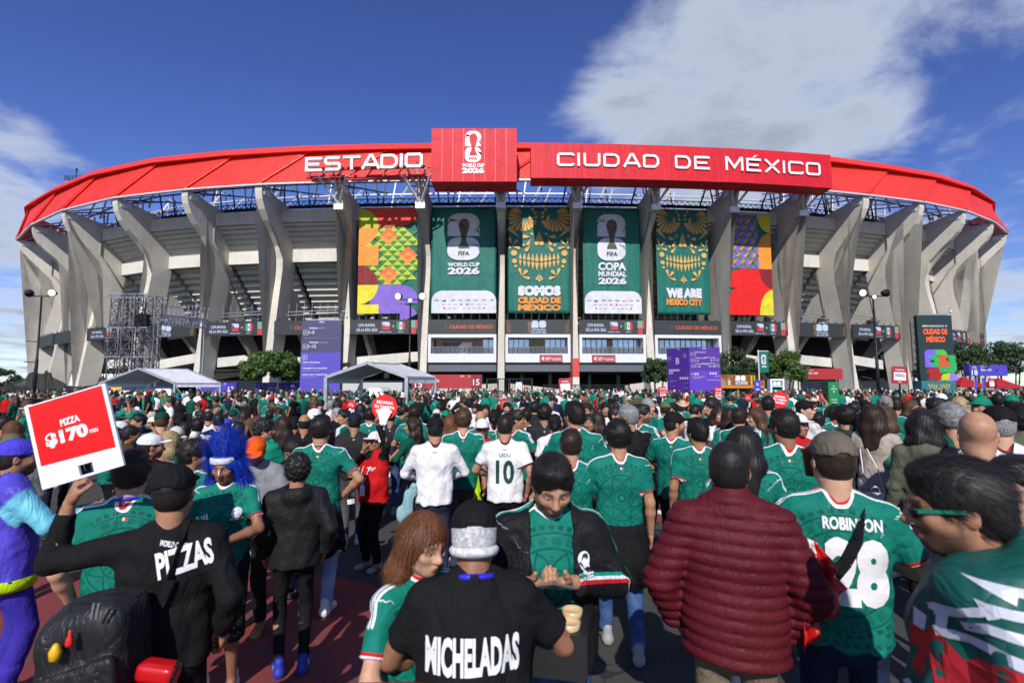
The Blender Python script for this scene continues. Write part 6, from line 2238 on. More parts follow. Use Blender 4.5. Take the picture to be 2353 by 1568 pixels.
def strand_tris(V, Q, n, L, flow, seed=1, wid=.0035, lift=.5, zmin=-9, keep=None, jit=.22):
 rs = np.random.RandomState(seed)
 N = vnormals(V, Q)
 c = V[Q].mean(1)
 ok = np.flatnonzero((c[:, 2] > zmin) if keep is None else (c[:, 2] > zmin) & keep(c))
 f = ok[rs.randint(0, len(ok), n)]
 w = rs.dirichlet((1, 1, 1, 1), n)
 P = (V[Q[f]] * w[:, :, None]).sum(1)
 nn = N[Q[f, 0]]
 fl = flow(P, nn)
 fl = fl - nn * (fl * nn).sum(1)[:, None]
 fl /= np.maximum(np.linalg.norm(fl, axis=1), 1e-6)[:, None]
 fl = fl + rs.normal(scale=jit, size=(n, 3))
 ll = L * rs.uniform(.5, 1.3, n)[:, None]
 sd = np.cross(fl, nn)
 sd /= np.maximum(np.linalg.norm(sd, axis=1), 1e-6)[:, None]
 W = wid * rs.uniform(.6, 1.3, n)[:, None]
 A, B = P - sd * W - nn * .002, P + sd * W - nn * .002
 M = P + fl * ll * .55 + nn * ll * lift * .5
 T = P + fl * ll + nn * ll * lift * .35 + rs.normal(scale=.06, size=(n, 3)) * ll
 VV = np.concatenate([A, B, M + sd * W * .6, M - sd * W * .6, T], 0)
 i = np.arange(n)
 q1 = np.stack([i, i + n, i + 2 * n, i + 3 * n], 1)
 q2 = np.stack([i + 3 * n, i + 2 * n, i + 4 * n, i + 4 * n], 1)
 return VV, q1, np.stack([i + 3 * n, i + 2 * n, i + 4 * n], 1)
FLOW_BACK = lambda P, N: np.stack([P[:, 0] * .6, -np.ones(len(P)) * .5, -(.25 - P[:, 2])], 1) * np.array([1, 1, 1.6])
FLOW_DOWN = lambda P, N: np.stack([P[:, 0] * .5, P[:, 1] * .3, -np.ones(len(P))], 1)
FLOW_UP = lambda P, N: np.stack([P[:, 0] * .3, P[:, 1] * .5, np.ones(len(P)) * .6], 1)
def mesh_poly(name, V, faces, attrs=None):
 me = bpy.data.meshes.new(name)
 me.from_pydata([tuple(p) for p in V], [], [tuple(f) for f in faces])
 me.polygons.foreach_set('use_smooth', [True] * len(me.polygons))
 return me
_HAIRM = {}
def hair_mesh(kind, hero=False, seed=1):
 key = (kind, hero, seed)
 if key not in _HAIRM:
  V, Q = hair_geo(kind, .0055 if hero else .0095, seed * 1.3)
  n = dict(crop=500, slick=900, fringe=250).get(kind, 900) * (9 if hero == 2 else 4 if hero else 1)
  L = dict(crop=.012, short=.026, slick=.045, curly=.018, messy=.034, fringe=.012, bun=.03, pony=.035).get(kind, .06)
  fl = FLOW_DOWN if kind.startswith('long') else (FLOW_BACK if kind in ('slick', 'bun', 'pony', 'fringe') else (lambda P, N: np.stack([P[:, 0] + .4 * np.sin(P[:, 2] * 90), -.03 + P[:, 1] * .4, .02 - P[:, 2] * .5], 1)))
  lf = dict(curly=.35, messy=.24, short=.16).get(kind, .07)
  SV, s1, s2 = strand_tris(V, Q, n, L, fl, seed, (.0008 if hero == 2 else .0011) if hero else .0028, lf, jit=.22 if kind in ('curly', 'messy', 'short') else .07)
  b = len(V)
  faces = [tuple(q) for q in Q.tolist()] + [tuple(q) for q in (s1 + b).tolist()] + [tuple(q) for q in (s2 + b).tolist()]
  _HAIRM[key] = mesh_poly('hair', np.concatenate([V, SV]), faces)
 return _HAIRM[key]
def hat_geo(kind, v=.007):
 G = Vol((-.28, -.28, -.05), (.28, .28, .24), v)
 if kind in ('cap', 'cap_back'):
  G.ell((0, -.016, .046), (.091, .114, .098), 0)
  G.keep((0, 0, .030), (0, -.16, -1), .004)
  G.ell((0, -.016, .022), (.083, .105, .075), .0, True)
  s = 1 if kind == 'cap' else -1
  b = Vol((-.28, -.28, -.05), (.28, .28, .24), v)
  b.ell((0, s * .10 - .005, .046), (.078, .095, .016), 0)
  b.warp(lambda X, Y, Z: X * X * 1.6 * 0)
  b.D = np.maximum(b.D, -(np.hypot(*np.meshgrid(b.ax[0], b.ax[1], indexing='ij')) - .070)[:, :, None] * np.ones(len(b.ax[2])))
  X, Y, Z = np.meshgrid(*b.ax, indexing='ij')
  b.D = np.maximum(b.D, np.abs(Z - .050 + X * X * 2.6) - .0075)
  G.D = np.minimum(G.D, b.D)
  if kind == 'cap_back':
   pass
  else:
   G.ell((0, -.118, .040), (.030, .03, .026), 0, True)
  G.ell((0, -.014, .146), (.008, .008, .005), .002)
 elif kind == 'bucket':
  G.cone((0, -.012, .03), (0, -.012, .12), .100, .078, 0, cut=((0, 0, .13), (0, 0, 1)), sy=1.1)
  G.cone((0, -.012, .02), (0, -.012, .055), .150, .098, .004, cut=((0, 0, .02), (0, 0, -1)), sy=1.08)
  G.keep((0, 0, .015), (0, 0, -1))
 elif kind in ('cowboy', 'sombrero'):
  w = .17 if kind == 'cowboy' else .25
  G.ell((0, -.012, .09), (.085, .105, .085), 0)
  G.ell((0, -.012, .18), (.02, .09, .03), .02, True)
  X, Y, Z = np.meshgrid(*G.ax, indexing='ij')
  rr = np.hypot(X, Y * .9)
  brim = np.maximum(rr - w, np.abs(Z - .045 - (X * X * (2.6 if kind == 'cowboy' else .6)) - (0 if kind == 'cowboy' else np.maximum(0, rr - .16) * .5)) - .008)
  G.D = _smin(G.D, brim, .02)
  G.keep((0, 0, .02), (0, 0, -1))
 V, Q = G.mesh()
 return relax(V, Q, 1, .4), Q
_HATM = {}
def hat_mesh(kind, hero=False):
 k = (kind, hero)
 if k not in _HATM:
  V, Q = hat_geo(kind, .0055 if hero else .009)
  br = ((V[:, 1] * (1 if kind == 'cap' else -1)) > .092) * 1.
  _HATM[k] = to_mesh('hat', V, Q, dict(brim=br))
 return _HATM[k]
# ------------------------------------------------------------------ people: materials
def skin_mat(name, c, beard=0., hairc=(.02, .016, .013)):
 m = bpy.data.materials.new(name)
 m.use_nodes = True
 b = NB(m.node_tree)
 p = m.node_tree.nodes['Principled BSDF']
 co = b.node('ShaderNodeTexCoord').outputs['Object']
 n = b.noise(co, 28, 4, .6)
 base = b.mix(b.ramp(n, .3, .7), tuple(x * .86 for x in c), tuple(min(1, x * 1.1) for x in c))
 base = b.mix(b.m('MULTIPLY', b.attr('lips'), .75), base, (c[0] * .75, c[1] * .42, c[2] * .45))
 base = b.mix(b.m('MULTIPLY', b.attr('eye'), .8), base, (.55, .52, .5))
 base = b.mix(b.m('MULTIPLY', b.attr('dark'), .92), base, (.018, .012, .010))
 if beard:
  st_ = b.noise(co, 420, 2, .6)
  base = b.mix(b.m('MULTIPLY', b.m('MULTIPLY', b.attr('beard'), beard), b.ramp(st_, .3, .6, .55, 1)), base, hairc)
 b.l.new(base, p.inputs['Base Color'])
 p.inputs['Roughness'].default_value = .52
 p.inputs['Specular IOR Level'].default_value = .3
 p.inputs['Subsurface Weight'].default_value = .0
 bn = b.node('ShaderNodeBump')
 bn.inputs['Strength'].default_value = .15
 bn.inputs['Distance'].default_value = .002
 b.l.new(b.noise(co, 300, 3, .6), bn.inputs['Height'])
 b.l.new(bn.outputs[0], p.inputs['Normal'])
 return m
SKINC = [(.42, .22, .135), (.34, .165, .095), (.26, .12, .068), (.50, .29, .19)]
SKINS = [skin_mat('skin_%d' % i, c) for i, c in enumerate(SKINC)]
SKINB = [skin_mat('bearded_skin_%d' % i, c, .85) for i, c in enumerate(SKINC)]
SKING = skin_mat('grey_bearded_skin', SKINC[3], .6, (.45, .44, .42))
def hair_mat(name, a, c2, rough=.5):
 m = bpy.data.materials.new(name)
 m.use_nodes = True
 b = NB(m.node_tree)
 p = m.node_tree.nodes['Principled BSDF']
 co = b.node('ShaderNodeTexCoord').outputs['Object']
 n = b.noise(b.v('MULTIPLY', co, (1, 1, .25)), 210, 3, .65)
 b.l.new(b.mix(b.ramp(n, .32, .68), a, c2), p.inputs['Base Color'])
 p.inputs['Roughness'].default_value = rough
 p.inputs['Specular IOR Level'].default_value = .32
 bn = b.node('ShaderNodeBump')
 bn.inputs['Strength'].default_value = .35
 bn.inputs['Distance'].default_value = .003
 b.l.new(n, bn.inputs['Height'])
 b.l.new(bn.outputs[0], p.inputs['Normal'])
 return m
HAIRS = dict(black=hair_mat('black_hair', (.006, .005, .005), (.022, .018, .016)), dark=hair_mat('dark_brown_hair', (.012, .008, .006), (.045, .026, .016)),
             brown=hair_mat('brown_hair', (.035, .018, .010), (.12, .062, .032)), auburn=hair_mat('auburn_hair', (.05, .018, .008), (.20, .075, .028)),
             blonde=hair_mat('blonde_hair', (.22, .14, .06), (.52, .38, .20)), grey=hair_mat('grey_hair', (.10, .10, .10), (.38, .38, .38)), blue=hair_mat('blue_wig_hair', (.004, .012, .16), (.02, .08, .75), .42))
FAB = {}
def fabric(name, col, rough=.85, wr=1., sheen=0., spec=.1, **k):
 if name in FAB:
  return FAB[name]
 m = bpy.data.materials.new(name)
 m.use_nodes = True
 b = NB(m.node_tree)
 p = m.node_tree.nodes['Principled BSDF']
 co = b.node('ShaderNodeTexCoord').outputs['Object']
 n = b.noise(co, 9, 3, .6)
 c = b.mix(b.ramp(n, .3, .7), tuple(x * .88 for x in col), tuple(min(1, x * 1.08) for x in col))
 if 'arm' in k:
  c = b.mix(b.attr('am'), c, k['arm'])
 if 'print' in k:       # sun-stone print on chest and back, drawn in the garment's own space
  x, y, z = b.sep(co)
  zz = b.m('SUBTRACT', z, 1.185)
  r = b.m('SQRT', b.m('ADD', b.m('MULTIPLY', x, x), b.m('MULTIPLY', zz, zz)))
  th = b.m('DIVIDE', b.m('ARCTAN2', x, zz), 2 * math.pi)
  fr = lambda n_: b.m('FRACT', b.m('ADD', b.m('MULTIPLY', th, n_), 10))
  tri = lambda n_: b.m('ABSOLUTE', b.m('SUBTRACT', fr(n_), .5))
  ln = b.band(r, .052, .058)
  for q in (b.band(r, .086, .096), b.band(r, .168, .178), b.band(r, .228, .236), b.band(r, .018, .036)):
   ln = b.m('MAXIMUM', ln, q)
  ln = b.m('MAXIMUM', ln, b.m('MULTIPLY', b.band(r, .064, .079), b.m('GREATER_THAN', fr(16), .42)))
  zig = b.m('ABSOLUTE', b.m('SUBTRACT', r, b.m('ADD', .098, b.m('MULTIPLY', b.m('SUBTRACT', .5, tri(8)), .13))))
  ln = b.m('MAXIMUM', ln, b.m('MULTIPLY', b.m('LESS_THAN', zig, .0075), b.band(r, .094, .17)))
  ln = b.m('MAXIMUM', ln, b.m('MULTIPLY', b.band(r, .112, .15), b.m('MULTIPLY', b.m('GREATER_THAN', tri(8), .43), b.m('GREATER_THAN', b.m('FRACT', b.m('MULTIPLY', r, 70)), .5))))
  ln = b.m('MAXIMUM', ln, b.m('MULTIPLY', b.band(r, .188, .218), b.m('MULTIPLY', b.m('GREATER_THAN', fr(22), .35), b.m('GREATER_THAN', b.m('FRACT', b.m('MULTIPLY', r, 95)), .40))))
  ln = b.m('MAXIMUM', ln, b.m('MULTIPLY', b.band(r, .244, .262), b.m('GREATER_THAN', b.m('ABSOLUTE', b.m('SUBTRACT', fr(40), .5)), .2)))
  ln = b.m('MAXIMUM', ln, b.m('MULTIPLY', b.m('MULTIPLY', b.m('GREATER_THAN', r, .27), b.m('LESS_THAN', z, 1.1)), b.m('MULTIPLY', b.m('GREATER_THAN', b.m('FRACT', b.m('MULTIPLY', x, 26)), .45), b.m('GREATER_THAN', b.m('FRACT', b.m('MULTIPLY', z, 22)), .6))))
  hatch = b.m('ADD', .72, b.m('MULTIPLY', b.m('SINE', b.m('MULTIPLY', b.m('ADD', x, z), 900)), .18))
  ln = b.m('MULTIPLY', b.m('MULTIPLY', ln, hatch), b.m('SUBTRACT', 1, b.attr('am')))
  c = b.mix(ln, c, k['print'])
 if 'maze' in k:
  v = b.node('ShaderNodeTexVoronoi', feature='DISTANCE_TO_EDGE', distance='MANHATTAN') if False else b.node('ShaderNodeTexVoronoi', feature='F1', distance='MANHATTAN')
  v.inputs['Scale'].default_value = 22
  b.l.new(co, v.inputs['Vector'])
  c = b.mix(b.m('GREATER_THAN', b.m('FRACT', b.m('MULTIPLY', v.outputs[0], 5)), .6), c, k['maze'])
 if 'stripes' in k:      # three stripes along the shoulder
  s_ = b.attr('st')
  f = b.m('FRACT', b.m('ADD', b.m('DIVIDE', s_, .022), .5 if k.get('s3', True) else 0))
  on_ = b.m('MULTIPLY', b.m('LESS_THAN', b.m('ABSOLUTE', s_), .034), b.m('LESS_THAN', b.m('ABSOLUTE', b.m('SUBTRACT', f, .5)), k.get('sw', .33)))
  c = b.mix(b.m('MULTIPLY', on_, b.attr('sm')), c, k['stripes'])
 if 'tri' in k:          # tape of three colours down the sleeve
  s_ = b.attr('st')
  al = b.m('MULTIPLY', b.m('MAXIMUM', b.attr('am'), b.attr('sm')), b.m('GREATER_THAN', b.attr('out'), .1))
  for lo, hi, cc in ((-.022, -.009, k['tri'][0]), (-.007, .007, k['tri'][1]), (.009, .022, k['tri'][2])):
   c = b.mix(b.m('MULTIPLY', al, b.band(s_, lo, hi)), c, cc)
 if 'cuff' in k:
  sl = b.attr('sl')
  c1, c2 = k['cuff']
  c = b.mix(b.m('LESS_THAN', sl, .022), c, c1)
  c = b.mix(b.m('LESS_THAN', sl, .009), c, c2)
 if 'collar' in k:
  nk = b.attr('nk')
  c1, c2 = k['collar']
  c = b.mix(b.m('LESS_THAN', nk, .080), c, c2)
  c = b.mix(b.m('LESS_THAN', nk, .072), c, c1)
 if 'badge' in k:        # small flag under the collar at the back
  x, y, z = b.sep(co)
  bk = b.m('MULTIPLY', b.m('LESS_THAN', y, -.02), b.band(z, 1.395, 1.412))
  for lo, hi, cc in ((-.018, -.006, (.02, .18, .06)), (-.006, .006, (.6, .6, .6)), (.006, .018, (.5, .03, .03))):
   c = b.mix(b.m('MULTIPLY', bk, b.band(x, lo, hi)), c, cc)
 if 'studs' in k:
  v = b.node('ShaderNodeTexVoronoi')
  v.inputs['Scale'].default_value = 75
  b.l.new(co, v.inputs['Vector'])
  msk = b.m('MULTIPLY', b.m('LESS_THAN', v.outputs[0], .22), b.ramp(b.noise(co, 9, 2), .50, .56))
  c = b.mix(msk, c, (.6, .6, .62))
 if 'denim' in k:
  x, y, z = b.sep(co)
  c = b.mix(b.m('MULTIPLY', b.ramp(b.noise(co, 4, 3), .4, .65), .5), c, k['denim'])
 b.l.new(c, p.inputs['Base Color'])
 p.inputs['Roughness'].default_value = rough
 p.inputs['Specular IOR Level'].default_value = spec
 p.inputs['Sheen Weight'].default_value = sheen
 wv = b.noise(b.v('MULTIPLY', co, (1, 1, .55)), 6 * wr, 2, .5, .8)
 rd = b.m('ABSOLUTE', b.m('SUBTRACT', b.noise(b.v('MULTIPLY', co, (1, 1, .7)), 5.5 * wr, 2, .5, 2.2), .5))
 wv = b.m('ADD', b.m('MULTIPLY', wv, .55), b.m('MULTIPLY', b.m('POWER', rd, .6), .55))
 gr = b.noise(co, 420, 2, .5)
 bn = b.node('ShaderNodeBump')
 bn.inputs['Strength'].default_value = k.get('bump', .5)
 bn.inputs['Distance'].default_value = .045
 b.l.new(b.m('ADD', wv, b.m('MULTIPLY', gr, .012)), bn.inputs['Height'])
 b.l.new(bn.outputs[0], p.inputs['Normal'])
 FAB[name] = m
 return m
RW = ((.50, .012, .016), (.72, .72, .74))
JG = fabric('green_jersey', (.004, .165, .120), .72, spec=.16, print=(.002, .060, .045), stripes=(.74, .75, .78), cuff=RW, collar=RW, badge=1)
JGF = fabric('green_tee', (.008, .20, .135), .7)
JGD = fabric('dark_green_top', (.006, .075, .050), .75)
JW = fabric('white_jersey', (.74, .74, .76), .72, spec=.16, stripes=(.10, .012, .02), sw=.16, cuff=((.04, .05, .05), (.42, .012, .02)), collar=((.45, .012, .02), (.02, .022, .025)), badge=1)
JB = fabric('black_patterned_jersey', (.012, .012, .014), .7, maze=(.035, .035, .038), cuff=((.01, .22, .15), (.01, .22, .15)), collar=((.01, .2, .14), (.02, .02, .02)), badge=1)
WT = fabric('white_tee', (.72, .72, .74), .75)
BT = fabric('black_tee', (.010, .010, .011), .8)
BJ = fabric('black_jacket', (.011, .011, .012), .65, spec=.2, bump=.45)
NV = fabric('navy_jacket', (.012, .018, .045), .7)
RP = fabric('red_polo', (.44, .010, .012), .75)
GH = fabric('grey_hoodie', (.22, .225, .24), .85)
OLV = fabric('olive_jacket', (.10, .11, .075), .8)
TEALJ = fabric('teal_puffer', (.02, .17, .17), .55, spec=.35)
BEI = fabric('cream_top', (.55, .50, .43), .8, maze=(.16, .10, .08))
DGJ = fabric('forest_rain_jacket', (.018, .035, .030), .65)
DEN = fabric('blue_jeans', (.035, .075, .19), .85, denim=(.12, .19, .34))
DEND = fabric('dark_jeans', (.014, .022, .055), .85, denim=(.03, .045, .09))
LDEN = fabric('light_jeans', (.17, .26, .42), .85, denim=(.30, .40, .54))
BPT = fabric('black_trousers', (.010, .010, .012), .8)
GPT = fabric('grey_trousers', (.075, .075, .08), .85)
KHK = fabric('khaki_trousers', (.20, .16, .11), .85)
WPT = fabric('white_trousers', (.66, .65, .64), .8)
def shoe_mat(name, c, sole, trim):
 m = bpy.data.materials.new(name)
 m.use_nodes = True
 b = NB(m.node_tree)
 p = m.node_tree.nodes['Principled BSDF']
 x, y, z = b.sep(b.node('ShaderNodeTexCoord').outputs['Object'])
 cc = b.mix(b.m('MULTIPLY', b.band(y, -.01, .07), b.m('GREATER_THAN', b.m('FRACT', b.m('MULTIPLY', b.m('ADD', y, b.m('MULTIPLY', z, .5)), 45)), .55)), c, trim)
 b.l.new(b.mix(b.m('LESS_THAN', z, .022), cc, sole), p.inputs['Base Color'])
 p.inputs['Roughness'].default_value = .6
 return m
SHO = dict(white=shoe_mat('white_sneaker', (.60, .60, .58), (.5, .5, .46), (.05, .05, .05)), black=shoe_mat('black_shoe', (.015, .015, .016), (.03, .03, .03), (.03, .03, .03)), grey=shoe_mat('grey_sneaker', (.28, .29, .28), (.42, .45, .38), (.03, .03, .03)), red=shoe_mat('red_sneaker', (.32, .14, .03), (.5, .5, .45), (.05, .2, .2)), blue=shoe_mat('blue_sneaker', (.012, .03, .30), (.02, .04, .3), (.6, .6, .6)))
HATC = dict(white=fabric('white_cap', (.70, .70, .72), .75), black=fabric('black_cap', (.010, .010, .011), .8), green=fabric('green_cap', (.008, .20, .12), .75), dgreen=fabric('dark_green_cap', (.006, .05, .032), .75), cream=fabric('cream_cap', (.58, .55, .46), .75), navy=fabric('navy_cap', (.012, .016, .035), .75),
   red=fabric('red_cap', (.45, .012, .014), .75), blue=fabric('blue_cap', (.03, .06, .42), .75), orange=fabric('orange_cap', (.70, .10, .008), .75), taupe=fabric('taupe_cap', (.125, .105, .082), .8), olive=fabric('olive_cap', (.11, .13, .06), .8), purple=fabric('purple_cap', (.07, .05, .52), .7), straw=fabric('straw_hat', (.50, .44, .30), .8), dstraw=fabric('dark_sombrero', (.09, .08, .05), .8))
# ------------------------------------------------------------------ people: bodies
def ik(S, W, hint, l1=.29, l2=.265):
 S, W, hint = Vector(S), Vector(W), Vector(hint)
 d = W - S
 L = min(d.length, (l1 + l2) * .985)
 u = d.normalized()
 W = S + u * L
 a = (l1 * l1 - l2 * l2 + L * L) / (2 * L)
 h = math.sqrt(max(0, l1 * l1 - a * a))
 n = hint - u * hint.dot(u)
 n = n.normalized() if n.length > 1e-4 else Vector((0, -1, 0))
 return S + u * a + n * h, W
ARM = {   # wrist (mirrored for the left), elbow hint, hand shape
 'down': ((.255, .05, .875), (.35, -1, 0), 'relaxed'), 'bag': ((.27, .02, .865), (.5, -1, 0), 'fist'), 'phone': ((.075, .30, 1.14), (1, -.2, -.7), 'hold'), 'front': ((.16, .26, 1.08), (1, -.4, -.5), 'hold'),
 'behind': ((.05, -.17, .98), (1, -.3, .1), 'grip'), 'hip': ((.20, .07, 1.02), (1, -.5, 0), 'fist'), 'up': ((.24, .20, 1.80), (1, .2, -.3), 'grip'), 'mouth': ((.035, .165, 1.525), (.9, .1, -1), 'fist'),
 'pocket': ((.235, .04, .93), (.6, -1, 0), 'fist'), 'swing': ((.25, .20, .93), (.3, -1, -.2), 'relaxed'), 'swingb': ((.25, -.14, .91), (.3, -1, .3), 'relaxed'), 'out': ((.42, .20, 1.12), (.7, -.4, -.8), 'hold')}
def skeleton(P):
 ln = P.get('lean', 0.)
 w = P.get('w', 1.)
 sw = (.90 if P.get('fem') else 1.) * P.get('sh', 1.)
 J = {}
 off = lambda z: Vector((0, ln * max(0, z - .95) ** 1.0, 0))
 J['neck'] = Vector((0, -.022, 1.475)) + off(1.475)
 J['chest'] = Vector((0, -.005, 1.29)) + off(1.29)
 for s, n in ((1, 'R'), (-1, 'L')):
  S = Vector((s * .178 * sw, -.018, 1.412)) + off(1.41)
  a = P.get('arm' + n, 'down')
  if isinstance(a, str):
   wr, hint, hk = ARM[a]
   wr = (wr[0] * s, wr[1] + (ln * .35), wr[2])
   E, W = ik(S, wr, (hint[0] * s, hint[1], hint[2]))
  else:
   E, W, hk = Vector(a[0]), Vector(a[1]), a[2]
  J['S' + n], J['E' + n], J['W' + n], J['h' + n] = S, E, W, hk
  lg = P.get('leg' + n, (0, 0))       # forward step, knee lift
  hip = Vector((s * .088, 0, .93))
  foot = Vector((s * (.095 + P.get('stance', .0)), lg[0], .085 + lg[1]))
  k, f = ik(hip, foot, (s * .1, 1, 0), .44, .43)
  J['H' + n], J['K' + n], J['A' + n] = hip, k, f
 yaw, pit = R(P.get('yaw', 0)), R(P.get('pitch', 0))
 J['headM'] = Matrix.Translation(J['neck'] + Vector((0, .005, .055))) @ Matrix.Rotation(yaw, 4, 'Z') @ Matrix.Rotation(pit, 4, 'X') @ Matrix.Translation((0, .030, .098))
 return J
def garment_attrs(V, N, J, slen, rt=.18):
 n = len(V)
 am, sl, st_, sm, out = np.zeros(n), np.ones(n), np.ones(n), np.zeros(n), np.zeros(n)
 best = np.full(n, 9.)
 trunk = (np.hypot(V[:, 0], V[:, 1] / .66) > rt) | (V[:, 2] > 1.40)
 for s, q in ((1, 'R'), (-1, 'L')):
  S, E, W = [np.array(J[c + q]) for c in 'SEW']
  nb = np.array(J['neck']) + np.array([s * .05, 0, -.03])
  l1, l2 = np.linalg.norm(E - S), np.linalg.norm(W - E)
  for a, b, base, typ in ((nb, S, -1, 0), (S, E, 0., 1), (E, W, l1, 1)):
   ab = b - a
   L = np.linalg.norm(ab)
   t = np.clip(((V - a) @ ab) / (L * L), 0, 1)
   c = a + t[:, None] * ab
   d = np.linalg.norm(V - c, axis=1)
   u = ab / L
   lat = np.cross(u, np.array([0, 0, 1.]) if typ == 0 else np.array([s * 1., .0, .25]))
   lat /= np.linalg.norm(lat)
   if typ == 0:
    lat = np.array([0, 1., 0])
   outv = np.cross(lat, u)
   if typ == 0 and outv[2] < 0 or typ == 1 and outv[0] * s < 0:
    outv = -outv
   near = (d < best) & (d < .13) & ((V[:, 0] * s > .04) | (typ == 1))
   if typ == 1:
    near &= trunk | (d < .05)
   if typ == 1:
    near &= (base + t * L) < slen + .03
   best[near] = d[near]
   st_[near] = ((V - c) @ lat)[near]
   o_ = N @ outv
   out[near] = o_[near]
   if typ == 0:
    sm[near] = (o_[near] > .35)
    am[near] = 0
    sl[near] = 1
   else:
    along_ = base + t * L
    am[near] = np.clip((along_[near] - .015) * 40, 0, 1)
    sl[near] = slen - along_[near]
    sm[near] = (o_[near] > .35) * (along_[near] < .10)
 nk = np.linalg.norm((V - np.array(J['neck']) - np.array([0, .004, -.02])) * np.array([1, 1, .75]), axis=1)
 return dict(am=am, sl=sl, nk=nk, st=st_, sm=sm, out=out)
def shirt_geo(P, J, kind, v):
 w = P.get('w', 1.)
 fem = P.get('fem', False)
 sy = P.get('sy', .64)
 ln = P.get('lean', 0.)
 off = lambda z: ln * max(0, z - .95)
 bulk = dict(tee=0., long=.0, jacket=.018, puffer=.028, hoodie=.02, vest=.018, cloak=.02)[kind]
 hem = P.get('hem', dict(tee=.86, long=.86, jacket=.84, puffer=.80, hoodie=.85, vest=.84, cloak=.78)[kind])
 full = kind not in ('tee', 'vest')
 slen = .205 if kind == 'tee' else .53
 lo, hi = jbounds(J, hem - .03, 1.62, .15)
 G = Vol(lo, hi, v)
 r = lambda q: q * w + bulk
 hip, wst, ch = (.193, .163 if fem else .175, .168 if fem else .182)
 G.cone((0, .0, hem - .06), (0, .0, 1.06), r(hip), r(wst), 0, sy=sy + .06)
 if P.get('belly'):
  G.ell((0, .07 + off(1.08), 1.09), (.16 * w, .12 * P['belly'], .16), .08)
 G.cone((0, 0, 1.06), (0, off(1.29) - .005, 1.29), r(wst), r(ch), .05, sy=sy)
 G.cone((0, off(1.29) - .005, 1.29), (0, off(1.40) - .012, 1.385), r(ch), r(.135), .05, sy=sy)
 if fem:
  for s in (-1, 1):
   G.ell((s * .075, .085 + off(1.26), 1.265), (.062, .05, .06), .05)
 n = J['neck']
 for s, q in ((1, 'R'), (-1, 'L')):
  S, E, W = J['S' + q], J['E' + q], J['W' + q]
  G.cone(n + Vector((s * .045, -.002, -.022)), S + Vector((0, 0, -.004)), .052 + bulk * .5, .060 + bulk * .6, .045)
  G.ell((s * .09, -.055 + off(1.36), 1.34), (.085, .055, .09), .05)
  ra = (.064 if not fem else .056) * (.6 + .4 * w) + bulk * .55
  ab = E - S
  if slen < .3:
   c = S + ab * (slen / ab.length)
   G.cone(S, E, ra, ra * 1.02, .045, cut=(c, ab))
  else:
   G.cone(S, E, ra, ra * .86, .045 if kind != 'puffer' else .015)
   fw = W - E
   c = E + fw * ((slen - ab.length) / fw.length)
   G.cone(E, W, ra * .86, ra * .70, .012, cut=(c, fw))
 if kind == 'hoodie':
  G.ell(n + Vector((0, -.075, -.035)), (.115, .07, .085), .04)
  G.ell(n + Vector((0, -.03, .035)), (.075, .07, .05), .015, True)
 if kind in ('jacket', 'puffer'):
  G.cone(n + Vector((0, .0, -.03)), n + Vector((0, .005, .035)), .085, .078, .03, sy=1.02)
  G.cone(n + Vector((0, .01, .02)), n + Vector((0, .02, .12)), .062, .075, .005, sub=True)
 if P.get('open') and kind == 'jacket':
  G.boxr((0, .30, 1.15), (.085, .27, .45), .01, 0, True)
 if kind == 'cloak':
  G.ell(n + Vector((0, -.085, .02)), (.17, .085, .10), .06)
  G.ell(n + Vector((-.10, .0, .0)), (.09, .12, .075), .06)
  G.cone((0, .02, hem - .05), n + Vector((0, 0, -.10)), .25, .14, .06, sy=.8)
  G.warp(lambda X, Y, Z: .014 * np.sin(np.arctan2(X, Y) * 8 + Z * 9) * np.clip((1.42 - Z) * 4, 0, 1) + .012 * np.sin(Z * 26 + X * 14 + Y * 9))
 sd = P.get('seed', 1.)
 G.keep((0, 0, hem), (0, .0, -1), .01)
 if kind == 'puffer':
  G.warp(lambda X, Y, Z: -.013 * np.abs(np.sin((Z + .008 * np.sin(X * 7)) * math.pi / .050)) ** .55 + .002 * wob(X, Y, Z, 30, sd))
 else:
  G.warp(lambda X, Y, Z: .003 * wob(X, Y, Z, 24, sd) + .006 * np.clip((1.15 - Z) * 4, 0, 1) * np.sin(np.arctan2(X, Y) * 7 + Z * 13 + sd) + .003 * wob(X, Y, Z * 2.2, 34, sd + 2) + .009 * (1 - np.abs(wob(X * 1.2, Y, Z, 13, sd + 4))) ** 5 + .006 * (1 - np.abs(wob(X, Y * 1.3, Z * .8, 21, sd + 6))) ** 5)
 V, Q = G.mesh()
 V = relax(V, Q, 1, .35)
 return V, Q, garment_attrs(V, vnormals(V, Q), J, slen, .186 * w + bulk)
def trouser_geo(P, J, kind, v):
 w = P.get('w', 1.)
 fy = [J[c + q].y for q in 'RL' for c in 'AK']
 G = Vol((-.30, min(fy) - .2, -.01), (.30, max(fy) + .2, 1.1), v)
 wide = dict(pants=0., shorts=.018, wide=.03, slim=-.012)[kind]
 G.cone((0, 0, 1.04), (0, 0, .93), .155 * w, .165 * w, 0, sy=.66)
 end = .50 if kind == 'shorts' else .10
 for q in 'RL':
  H, K, A = J['H' + q], J['K' + q], J['A' + q]
  G.cone(H, K, .083 * (.4 + .6 * w) + wide * .5, .068 + wide, .03)
  d = A - K
  if kind == 'shorts':
   G.cone(K, K + d * .25, .068 + wide, .074 + wide, .02, cut=(K + d * .18, d))
  else:
   G.cone(K, A, .068 + wide, .055 + wide, .02, cut=(A - d * .03, d))
 G.warp(lambda X, Y, Z: .0045 * wob(X, Y, Z, 36, 2.) + .003 * np.sin(Z * 60 + X * 20) * (Z < .3))
 V, Q = G.mesh()
 return relax(V, Q, 1, .3), Q
